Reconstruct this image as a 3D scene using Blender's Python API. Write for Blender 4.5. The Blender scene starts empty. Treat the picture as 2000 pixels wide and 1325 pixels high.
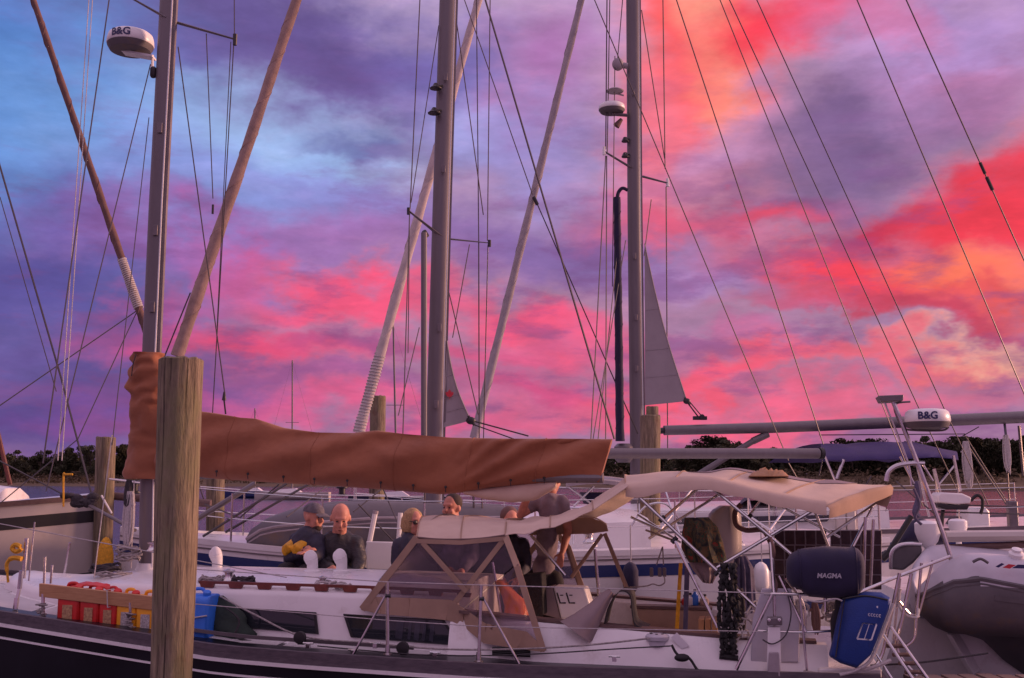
import bpy, bmesh, math, random
from mathutils import Vector, Matrix, noise
random.seed(7)
R = math.radians
scene = bpy.context.scene
# ------------------------------------------------------------------ camera
F_PX = 2100.0; CAM_H = 2.45; HORIZON = 936.0
PITCH = math.atan((HORIZON - 662.5) / F_PX)
cd = bpy.data.cameras.new('camera'); cam = bpy.data.objects.new('camera', cd)
scene.collection.objects.link(cam); scene.camera = cam
cd.sensor_width = 36; cd.lens = 36 * F_PX / 2000; cd.clip_end = 6000; cd.clip_start = 0.1
cam.location = (0, 0, CAM_H); cam.rotation_euler = (R(90) + PITCH, 0, 0)
scene.view_settings.view_transform = 'Standard'; scene.view_settings.look = 'None'
scene.view_settings.gamma = 1; scene.view_settings.exposure = 0.0
scene.cycles.max_bounces = 6; scene.cycles.diffuse_bounces = 3; scene.cycles.transparent_max_bounces = 12
scene.render.resolution_x = 1024; scene.render.resolution_y = 678
def ray(u, v):
    dx = (u - 1000) / F_PX; dy = (662.5 - v) / F_PX
    return Vector((dx, math.cos(PITCH) - dy * math.sin(PITCH), math.sin(PITCH) + dy * math.cos(PITCH)))
def s2l(c):
    return tuple(((x / 255) / 12.92 if x / 255 <= .04045 else ((x / 255 + .055) / 1.055) ** 2.4) for x in c)
# ------------------------------------------------------------------ sky: sunset cloud deck over a clear dusk sky
SUN_AZ, SUN_EL = R(78), R(10)
w = bpy.data.worlds.new('World'); scene.world = w; w.use_nodes = True
nt = w.node_tree; nt.nodes.clear()
def N(t, **k):
    n = nt.nodes.new(t)
    for a, b in k.items(): setattr(n, a, b)
    return n
def L(a, b): nt.links.new(a, b)
def vm(op, a, b=None):
    n = N('ShaderNodeVectorMath', operation=op)
    for i, x in enumerate((a, b)):
        if x is None: continue
        if hasattr(x, 'is_linked'): L(x, n.inputs[i])
        else: n.inputs[i].default_value = x
    return n
def mth(op, a, b=0.0, clamp=False):
    n = N('ShaderNodeMath', operation=op, use_clamp=clamp)
    for i, x in enumerate((a, b)):
        if hasattr(x, 'is_linked'): L(x, n.inputs[i])
        else: n.inputs[i].default_value = x
    return n.outputs[0]
def mixc(f, a, b):
    n = N('ShaderNodeMix', data_type='RGBA')
    for s, x in ((n.inputs[0], f), (n.inputs[6], a), (n.inputs[7], b)):
        if hasattr(x, 'is_linked'): L(x, s)
        else: s.default_value = x if not isinstance(x, tuple) else (*x[:3], 1)
    return n.outputs[2]
tc = N('ShaderNodeTexCoord')
dn = vm('NORMALIZE', tc.outputs['Generated']).outputs[0]
sx = N('ShaderNodeSeparateXYZ'); L(dn, sx.inputs[0])
az = mth('ARCTAN2', sx.outputs[0], sx.outputs[1]); el = mth('ARCSINE', sx.outputs[2])
def nz(scale, detail, rough, mul=(1, 1, 1), off=(0, 0, 0), rot=0.0):
    m = N('ShaderNodeMapping'); m.inputs[1].default_value = off; m.inputs[2].default_value = (0, rot, 0); m.inputs[3].default_value = mul
    L(dn, m.inputs[0])
    n = N('ShaderNodeTexNoise'); n.inputs['Scale'].default_value = scale; n.inputs['Detail'].default_value = detail
    n.inputs['Roughness'].default_value = rough; L(m.outputs[0], n.inputs['Vector'])
    return n
n1 = nz(3.2, 3, .55, (1, 1, 1.7), (3.1, .2, 1.7), .35)
n2 = nz(8.5, 5, .58, (1, 1, 1.7), (7.3, 4.2, .9), -.4)
n3 = nz(17, 5, .62, (1, 1, 2.6), (1.3, 8.2, 5.9), -.45)
w1 = vm('SCALE', vm('SUBTRACT', n1.outputs['Color'], (.5, .5, .5)).outputs[0]); w1.inputs[3].default_value = .09
w2 = vm('SCALE', vm('SUBTRACT', n2.outputs['Color'], (.5, .5, .5)).outputs[0]); w2.inputs[3].default_value = .15
cb = N('ShaderNodeCombineXYZ'); L(az, cb.inputs[0]); L(el, cb.inputs[1])
wp = vm('MULTIPLY', vm('ADD', vm('ADD', cb.outputs[0], w1.outputs[0]).outputs[0], w2.outputs[0]).outputs[0], (1, 1, 0)).outputs[0]
# the whole dome: lavender-blue gaps and mauve cloud, brightened overhead and darkened to the horizon for top light, all round
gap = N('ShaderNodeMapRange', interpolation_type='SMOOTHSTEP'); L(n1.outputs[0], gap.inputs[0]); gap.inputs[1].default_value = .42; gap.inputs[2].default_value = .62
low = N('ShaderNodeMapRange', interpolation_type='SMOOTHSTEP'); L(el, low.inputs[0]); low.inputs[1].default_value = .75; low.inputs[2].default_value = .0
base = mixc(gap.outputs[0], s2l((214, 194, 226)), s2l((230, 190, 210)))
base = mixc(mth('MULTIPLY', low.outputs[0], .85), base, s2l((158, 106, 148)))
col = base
def blob(col, u, v, ru, rv, ang, c, k=1.0, soft=1.0):
    d = ray(u, v).normalized(); a, e = math.atan2(d.x, d.y), math.asin(d.z)
    m = N('ShaderNodeMapping', vector_type='TEXTURE')
    m.inputs[1].default_value = (a, e, 0); m.inputs[2].default_value = (0, 0, R(-ang)); m.inputs[3].default_value = (ru / F_PX, rv / F_PX, 1)
    L(wp, m.inputs[0])
    ln = vm('LENGTH', m.outputs[0]).outputs['Value']
    mr = N('ShaderNodeMapRange', interpolation_type='SMOOTHSTEP'); L(ln, mr.inputs[0])
    mr.inputs[1].default_value = 1 + .5 * soft; mr.inputs[2].default_value = max(0.0, 1 - .95 * soft); mr.inputs[3].default_value = 0; mr.inputs[4].default_value = k
    return mixc(mr.outputs[0], col, s2l(c))
# u, v centre; radii; tilt (degrees, positive = right end down); colour; weight; softness
CLOUDS = [
 (-100, 150, 700, 560, 0, (86, 130, 200), 1.0, 1.0),      # clear blue gap, upper left
 (180, 300, 300, 200, 20, (124, 164, 222), .9, 1.0),
 (560, 60, 440, 150, 20, (114, 98, 158), 1.0, .9),        # dark cloud bank
 (760, 170, 330, 95, 24, (118, 96, 156), .95, .9),
 (330, 70, 130, 60, 10, (98, 98, 166), .6, 1.0),
 (560, 310, 310, 115, 12, (166, 192, 236), 1.0, .9),
 (440, 400, 330, 120, 8, (150, 164, 226), .9, 1.0),
 (680, 285, 110, 34, 8, (112, 110, 170), .75, .9),
 (700, 420, 250, 60, 5, (146, 138, 206), .7, 1.0),
 (940, 255, 200, 80, 20, (176, 174, 230), .9, .9),
 (860, 90, 150, 110, 0, (124, 112, 182), .8, 1.0),
 (1060, 120, 140, 180, 0, (178, 118, 180), .85, 1.0),
 (1080, 330, 180, 130, 0, (158, 146, 206), .7, 1.0),
 (60, 560, 350, 170, 0, (102, 90, 160), 1.0, 1.0),
 (60, 790, 480, 130, 0, (102, 80, 150), 1.0, 1.0),
 (420, 520, 300, 60, 6, (176, 112, 184), .7, 1.0),
 (700, 500, 300, 60, 0, (168, 116, 182), .8, 1.0),
 (1100, 490, 320, 80, 6, (142, 112, 172), .95, .9),
 (500, 560, 140, 34, 20, (220, 96, 148), .65, 1.0),
 (730, 600, 220, 46, -6, (246, 96, 136), .95, .8),
 (260, 655, 120, 46, -16, (220, 86, 142), .8, 1.0),
 (520, 690, 230, 44, 3, (232, 84, 128), .9, .8),
 (430, 600, 120, 26, 4, (190, 92, 150), .6, .9),
 (1060, 640, 200, 52, 12, (242, 96, 136), .95, .8),
 (960, 690, 260, 30, 4, (226, 84, 134), .7, .9),
 (700, 690, 120, 24, 0, (158, 82, 144), .6, .9),
 (620, 760, 260, 34, 2, (168, 84, 146), .7, .9),
 (1080, 765, 240, 44, 4, (214, 82, 136), .85, .9),
 (330, 800, 320, 40, 0, (130, 82, 156), .7, .9),
 (760, 825, 440, 40, 0, (230, 100, 148), .85, 1.0),
 (1370, 60, 170, 300, -14, (255, 108, 112), 1.0, .7),     # fire-lit fan at the top
 (1400, 70, 70, 220, -16, (255, 166, 146), .9, .9),
 (1570, 60, 210, 90, -12, (246, 74, 92), 1.0, .8),
 (1290, 300, 90, 150, 8, (244, 122, 142), .85, .9),
 (1450, 275, 160, 60, -22, (206, 160, 206), .8, 1.0),
 (1690, 265, 270, 120, -18, (128, 100, 148), .92, 1.1),     # slate cloud
 (1880, 90, 260, 120, 14, (186, 152, 208), .95, .9),
 (1760, 60, 100, 40, 22, (214, 118, 160), .6, .9),
 (1930, 190, 150, 60, 10, (176, 112, 156), .6, .9),
 (1330, 440, 170, 46, 2, (232, 96, 130), .8, .9),
 (1560, 400, 180, 44, -4, (150, 90, 140), .8, .9),
 (1420, 560, 180, 60, 8, (176, 138, 192), .9, .9),
 (1500, 420, 90, 30, 0, (230, 84, 110), .8, .9),
 (1780, 430, 260, 60, -16, (196, 62, 98), 1.0, .8),
 (1960, 430, 170, 130, -20, (236, 68, 88), 1.0, .8),
 (1700, 570, 290, 80, 14, (242, 76, 98), 1.0, .7),
 (1910, 570, 150, 60, 4, (255, 128, 104), 1.0, .9),
 (1780, 660, 270, 34, 14, (206, 70, 98), .9, .8),
 (1960, 640, 130, 30, 8, (232, 92, 92), .8, .9),
 (1560, 640, 150, 24, 8, (210, 96, 134), .7, .9),
 (1905, 730, 150, 22, 2, (255, 190, 160), .75, 1.1),
 (1660, 740, 320, 28, 4, (240, 106, 124), .75, .8),
 (1420, 700, 250, 30, 6, (198, 112, 160), .7, .9),
 (1400, 765, 260, 30, -4, (244, 96, 126), .9, .8),
 (1800, 800, 360, 36, 0, (196, 116, 150), .8, .9),
 (1400, 825, 420, 36, 0, (242, 104, 140), .9, 1.0),
]
for c in CLOUDS: col = blob(col, *c)
# broken undersides: dusky mauve shreds, denser towards the horizon, all round
n4 = nz(9.5, 6, .62, (1, 1, 3.4), (2.7, 5.1, 3.3), -.30)
sh = N('ShaderNodeMapRange', interpolation_type='SMOOTHSTEP'); L(n4.outputs[0], sh.inputs[0]); sh.inputs[1].default_value = .50; sh.inputs[2].default_value = .66; sh.inputs[4].default_value = .52
sb = N('ShaderNodeMapRange', interpolation_type='SMOOTHSTEP'); L(el, sb.inputs[0]); sb.inputs[1].default_value = .46; sb.inputs[2].default_value = .12; sb.inputs[3].default_value = .10
col = mixc(mth('MULTIPLY', sh.outputs[0], sb.outputs[0]), col, s2l((136, 84, 142)))
# bright lit shreds
hl = N('ShaderNodeMapRange', interpolation_type='SMOOTHSTEP'); L(n4.outputs[0], hl.inputs[0]); hl.inputs[1].default_value = .47; hl.inputs[2].default_value = .32; hl.inputs[4].default_value = .26
bc = N('ShaderNodeVectorMath', operation='MULTIPLY'); L(col, bc.inputs[0]); bc.inputs[1].default_value = (1.55, 1.30, 1.22)
col = mixc(hl.outputs[0], col, bc.outputs[0])
# fine wisps: brightness only
wisp = N('ShaderNodeMapRange'); L(n3.outputs[0], wisp.inputs[0]); wisp.inputs[1].default_value = .3; wisp.inputs[2].default_value = .7; wisp.inputs[3].default_value = .86; wisp.inputs[4].default_value = 1.15
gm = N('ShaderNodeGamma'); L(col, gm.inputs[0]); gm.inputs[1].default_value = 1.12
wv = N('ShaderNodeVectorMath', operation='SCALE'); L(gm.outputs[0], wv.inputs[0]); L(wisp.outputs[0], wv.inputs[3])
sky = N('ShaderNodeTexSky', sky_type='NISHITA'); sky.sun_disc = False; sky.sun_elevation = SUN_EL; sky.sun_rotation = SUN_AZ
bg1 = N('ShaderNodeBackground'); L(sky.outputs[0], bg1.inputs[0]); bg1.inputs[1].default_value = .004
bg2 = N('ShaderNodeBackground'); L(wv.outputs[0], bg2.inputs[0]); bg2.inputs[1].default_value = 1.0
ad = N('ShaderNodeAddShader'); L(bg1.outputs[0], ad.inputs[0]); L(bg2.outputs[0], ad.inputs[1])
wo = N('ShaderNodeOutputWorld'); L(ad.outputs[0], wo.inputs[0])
w.cycles.sampling_method = 'MANUAL'; w.cycles.sample_map_resolution = 512
sl = bpy.data.lights.new('sun', 'SUN'); so = bpy.data.objects.new('sun', sl); scene.collection.objects.link(so)
sl.energy = 4.0; sl.angle = R(12); sl.color = (1.0, .52, .36)
sd = Vector((math.sin(SUN_AZ) * math.cos(SUN_EL), math.cos(SUN_AZ) * math.cos(SUN_EL), math.sin(SUN_EL)))
so.rotation_euler = (-sd).to_track_quat('-Z', 'Y').to_euler()
# ------------------------------------------------------------------ mesh toolkit
col_main = scene.collection
V = Vector
class MB:
    def __init__(s): s.v = []; s.f = []; s.m = []; s.mi = 0
    def add(s, vs, fs):
        o = len(s.v); s.v += [tuple(x) for x in vs]; s.f += [tuple(i + o for i in f) for f in fs]; s.m += [s.mi] * len(fs); return s
    def rings(s, rings, closed=True, caps=True):
        n = len(rings[0]); vs = [p for r in rings for p in r]; fs = []
        for i in range(len(rings) - 1):
            for j in range(n if closed else n - 1):
                k = (j + 1) % n
                fs.append((i * n + j, i * n + k, (i + 1) * n + k, (i + 1) * n + j))
        if caps and closed:
            fs.append(tuple(range(n - 1, -1, -1))); fs.append(tuple(range((len(rings) - 1) * n, len(rings) * n)))
        return s.add(vs, fs)
    def tube(s, pts, r, n=8, flat=1.0):
        pts = [V(p) for p in pts]; m = len(pts)
        rr = r if isinstance(r, (list, tuple)) else [r] * m
        t0 = (pts[1] - pts[0]).normalized()
        up = V((0, 0, 1)) if abs(t0.z) < .9 else V((1, 0, 0))
        a = t0.cross(up).normalized(); rs = []
        for i in range(m):
            t = (pts[min(i + 1, m - 1)] - pts[max(i - 1, 0)])
            t = t.normalized() if t.length > 1e-9 else t0
            a = a - t * a.dot(t)
            a = a.normalized() if a.length > 1e-6 else t.orthogonal().normalized()
            b = t.cross(a)
            rs.append([pts[i] + a * (rr[i] * math.cos(2 * math.pi * j / n)) + b * (rr[i] * flat * math.sin(2 * math.pi * j / n)) for j in range(n)])
        return s.rings(rs)
    def box(s, c, size, mat=None):
        hx, hy, hz = size[0] / 2, size[1] / 2, size[2] / 2
        q = [V((x, y, z)) for x in (-hx, hx) for y in (-hy, hy) for z in (-hz, hz)]
        if mat is not None: q = [mat @ p for p in q]
        q = [V(c) + p for p in q]
        return s.add(q, [(0, 1, 3, 2), (4, 6, 7, 5), (0, 4, 5, 1), (2, 3, 7, 6), (0, 2, 6, 4), (1, 5, 7, 3)])
    def prism(s, poly, d):
        poly = [V(p) for p in poly]; d = V(d); n = len(poly)
        vs = poly + [p + d for p in poly]
        fs = [tuple(range(n - 1, -1, -1)), tuple(range(n, 2 * n))] + [(i, (i + 1) % n, n + (i + 1) % n, n + i) for i in range(n)]
        return s.add(vs, fs)
    def lathe(s, base, axis, prof, n=16):
        axis = V(axis).normalized(); a = axis.orthogonal().normalized(); b = axis.cross(a); base = V(base)
        return s.rings([[base + axis * h + (a * math.cos(2 * math.pi * j / n) + b * math.sin(2 * math.pi * j / n)) * max(r, 1e-4) for j in range(n)] for r, h in prof])
    def ell(s, c, rad, n=12, m=8, mat=None):
        rs = []
        for i in range(m + 1):
            th = math.pi * i / m
            ring = [V((rad[0] * max(math.sin(th), .02) * math.cos(2 * math.pi * j / n), rad[1] * max(math.sin(th), .02) * math.sin(2 * math.pi * j / n), -rad[2] * math.cos(th))) for j in range(n)]
            rs.append([V(c) + (mat @ p if mat is not None else p) for p in ring])
        return s.rings(rs)
    def sheet(s, g, d):
        """2-D grid of points with thickness vector d (or function of point)"""
        nr, nc = len(g), len(g[0]); d = V(d)
        top = [V(p) for r in g for p in r]; bot = [p + d for p in top]; k = nr * nc; fs = []
        for i in range(nr - 1):
            for j in range(nc - 1):
                a = i * nc + j; fs.append((a, a + 1, a + nc + 1, a + nc)); fs.append((k + a, k + a + nc, k + a + nc + 1, k + a + 1))
        for j in range(nc - 1):
            fs.append((j, k + j, k + j + 1, j + 1)); q = (nr - 1) * nc + j; fs.append((q, q + 1, k + q + 1, k + q))
        for i in range(nr - 1):
            a = i * nc; fs.append((a, a + nc, k + a + nc, k + a)); a += nc - 1; fs.append((a, k + a, k + a + nc, a + nc))
        return s.add(top + bot, fs)
def mesh_of(name, mb, mats, smooth=True, ang=38):
    me = bpy.data.meshes.new(name); me.from_pydata(mb.v, [], mb.f)
    for m in (mats if isinstance(mats, (list, tuple)) else [mats]): me.materials.append(m)
    bm = bmesh.new(); bm.from_mesh(me)
    for f, i in zip(bm.faces, mb.m): f.material_index = i; f.smooth = smooth
    bmesh.ops.recalc_face_normals(bm, faces=bm.faces); bm.to_mesh(me); bm.free()
    if smooth: me.set_sharp_from_angle(angle=R(ang))
    return me
def link(o, parent=None):
    col_main.objects.link(o)
    if parent is not None:
        o.parent = parent
        root = parent
        while root.parent: root = root.parent
        if parent.parent is None: o.matrix_parent_inverse = Matrix.Translation(-V(root.location))
    return o
def obj(name, mb, mat, parent=None, bevel=0, label=None, sub=0, smooth=True, ang=38):
    o = bpy.data.objects.new(name, mesh_of(name, mb, mat, smooth, ang)); link(o, parent)
    if bevel:
        m = o.modifiers.new('bevel', 'BEVEL'); m.width = bevel; m.segments = 2; m.limit_method = 'ANGLE'; m.angle_limit = R(40)
    if sub:
        m = o.modifiers.new('subdivision', 'SUBSURF'); m.levels = sub; m.render_levels = sub
    if label: o['label'] = label
    return o
def tag(o, label, cat, group=None):
    o['label'] = label; o['category'] = cat
    if group: o['group'] = group
    return o
def thing(name, label, cat, loc, group=None):
    o = bpy.data.objects.new(name, None); o.empty_display_size = .1; o.location = loc; col_main.objects.link(o)
    return tag(o, label, cat, group)
def structure(o): o['kind'] = 'structure'; return o
# ---- boat frames: s runs aft, t to the far side; pixel rays are met with the vertical plane t
class Frame:
    def __init__(f, u, Y, ang):
        f.a = R(ang); f.ax = V((math.cos(f.a), -math.sin(f.a), 0)); f.at = V((math.sin(f.a), math.cos(f.a), 0))
        f.M = V(((u - 1000) / F_PX * Y, Y, 0))
        f.rot = Matrix((( f.ax.x, f.at.x, 0), (f.ax.y, f.at.y, 0), (0, 0, 1)))
    def w(f, s, t, z): return f.M + f.ax * s + f.at * t + V((0, 0, z))
    def p(f, u, v, t=0.0, dt=0.0):
        d = ray(u, v); c = V((0, 0, CAM_H))
        k = (t - (c - f.M).dot(f.at)) / d.dot(f.at)
        return c + d * k + f.at * dt
    def st(f, P): q = P - f.M; return q.dot(f.ax), q.dot(f.at), P.z
    def px(f, n, t=0.0):   # metres for n photo pixels around that plane at picture centre line
        return n / F_PX * (f.M.y + t * math.cos(f.a))
def atY(u, v, Y): d = ray(u, v); return V((0, 0, CAM_H)) + d * (Y / d.y)
def pix(P):
    q = V(P) - V((0, 0, CAM_H)); fy = q.y * math.cos(PITCH) + q.z * math.sin(PITCH); uz = -q.y * math.sin(PITCH) + q.z * math.cos(PITCH)
    return 1000 + F_PX * q.x / fy, 662.5 - F_PX * uz / fy
def lerp(tab, x):
    if x <= tab[0][0]: return tab[0][1]
    for (a, b), (c, d) in zip(tab, tab[1:]):
        if x <= c: return b + (d - b) * (x - a) / (c - a)
    return tab[-1][1]
def smooth_path(pts, n=6):
    pts = [V(p) for p in pts]; out = []
    for i in range(len(pts) - 1):
        p0, p1, p2, p3 = pts[max(i - 1, 0)], pts[i], pts[i + 1], pts[min(i + 2, len(pts) - 1)]
        for k in range(n):
            t = k / n
            out.append(.5 * ((2 * p1) + (p2 - p0) * t + (2 * p0 - 5 * p1 + 4 * p2 - p3) * t * t + (3 * p1 - p0 - 3 * p2 + p3) * t ** 3))
    return out + [pts[-1]]
# ---- materials
def material(name, color, rough=.5, metal=0.0, var=.0, vscale=6.0, bump=.0, bscale=40.0, color2=None, stretch=(1, 1, 1), spec=.5, trans=0.0, alpha=1.0, detail=5, coords='Object', sheen=0.0, wear=None):
    m = bpy.data.materials.new(name); m.use_nodes = True; t = m.node_tree; b = t.nodes['Principled BSDF']
    b.inputs['Base Color'].default_value = (*color, 1); b.inputs['Roughness'].default_value = rough; b.inputs['Metallic'].default_value = metal
    b.inputs['Specular IOR Level'].default_value = spec
    if trans: b.inputs['Transmission Weight'].default_value = trans
    if alpha < 1: b.inputs['Alpha'].default_value = alpha
    if sheen: b.inputs['Sheen Weight'].default_value = sheen
    if var or bump or color2 or wear:
        c = t.nodes.new('ShaderNodeTexCoord'); mp = t.nodes.new('ShaderNodeMapping'); mp.inputs[3].default_value = stretch
        t.links.new(c.outputs[coords], mp.inputs[0])
    if var or color2:
        n = t.nodes.new('ShaderNodeTexNoise'); n.inputs['Scale'].default_value = vscale; n.inputs['Detail'].default_value = detail; n.inputs['Roughness'].default_value = .62
        t.links.new(mp.outputs[0], n.inputs['Vector'])
        r = t.nodes.new('ShaderNodeValToRGB'); r.color_ramp.elements[0].position = .32; r.color_ramp.elements[1].position = .68
        c2 = color2 or tuple(min(1, x * (1 + var)) for x in color)
        c1 = color if color2 else tuple(x * (1 - var) for x in color)
        r.color_ramp.elements[0].color = (*c1, 1); r.color_ramp.elements[1].color = (*c2, 1)
        t.links.new(n.outputs[0], r.inputs[0]); last = r.outputs[0]
        if wear:
            n4 = t.nodes.new('ShaderNodeTexNoise'); n4.inputs['Scale'].default_value = wear[1]; n4.inputs['Detail'].default_value = 7; n4.inputs['Roughness'].default_value = .7
            t.links.new(mp.outputs[0], n4.inputs['Vector'])
            r4 = t.nodes.new('ShaderNodeMapRange'); r4.inputs[1].default_value = wear[2]; r4.inputs[2].default_value = wear[2] + .12; r4.inputs[4].default_value = wear[3]
            t.links.new(n4.outputs[0], r4.inputs[0])
            x = t.nodes.new('ShaderNodeMix'); x.data_type = 'RGBA'; t.links.new(r4.outputs[0], x.inputs[0]); t.links.new(last, x.inputs[6]); x.inputs[7].default_value = (*wear[0], 1); last = x.outputs[2]
        t.links.new(last, b.inputs['Base Color'])
        rr = t.nodes.new('ShaderNodeMapRange'); t.links.new(n.outputs[0], rr.inputs[0]); rr.inputs[3].default_value = max(0, rough - .08); rr.inputs[4].default_value = min(1, rough + .1)
        t.links.new(rr.outputs[0], b.inputs['Roughness'])
    if bump:
        n2_ = t.nodes.new('ShaderNodeTexNoise'); n2_.inputs['Scale'].default_value = bscale; n2_.inputs['Detail'].default_value = 4
        t.links.new(mp.outputs[0], n2_.inputs['Vector'])
        bp = t.nodes.new('ShaderNodeBump'); bp.inputs['Strength'].default_value = bump; bp.inputs['Distance'].default_value = .01
        t.links.new(n2_.outputs[0], bp.inputs['Height']); t.links.new(bp.outputs[0], b.inputs['Normal'])
    return m
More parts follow.
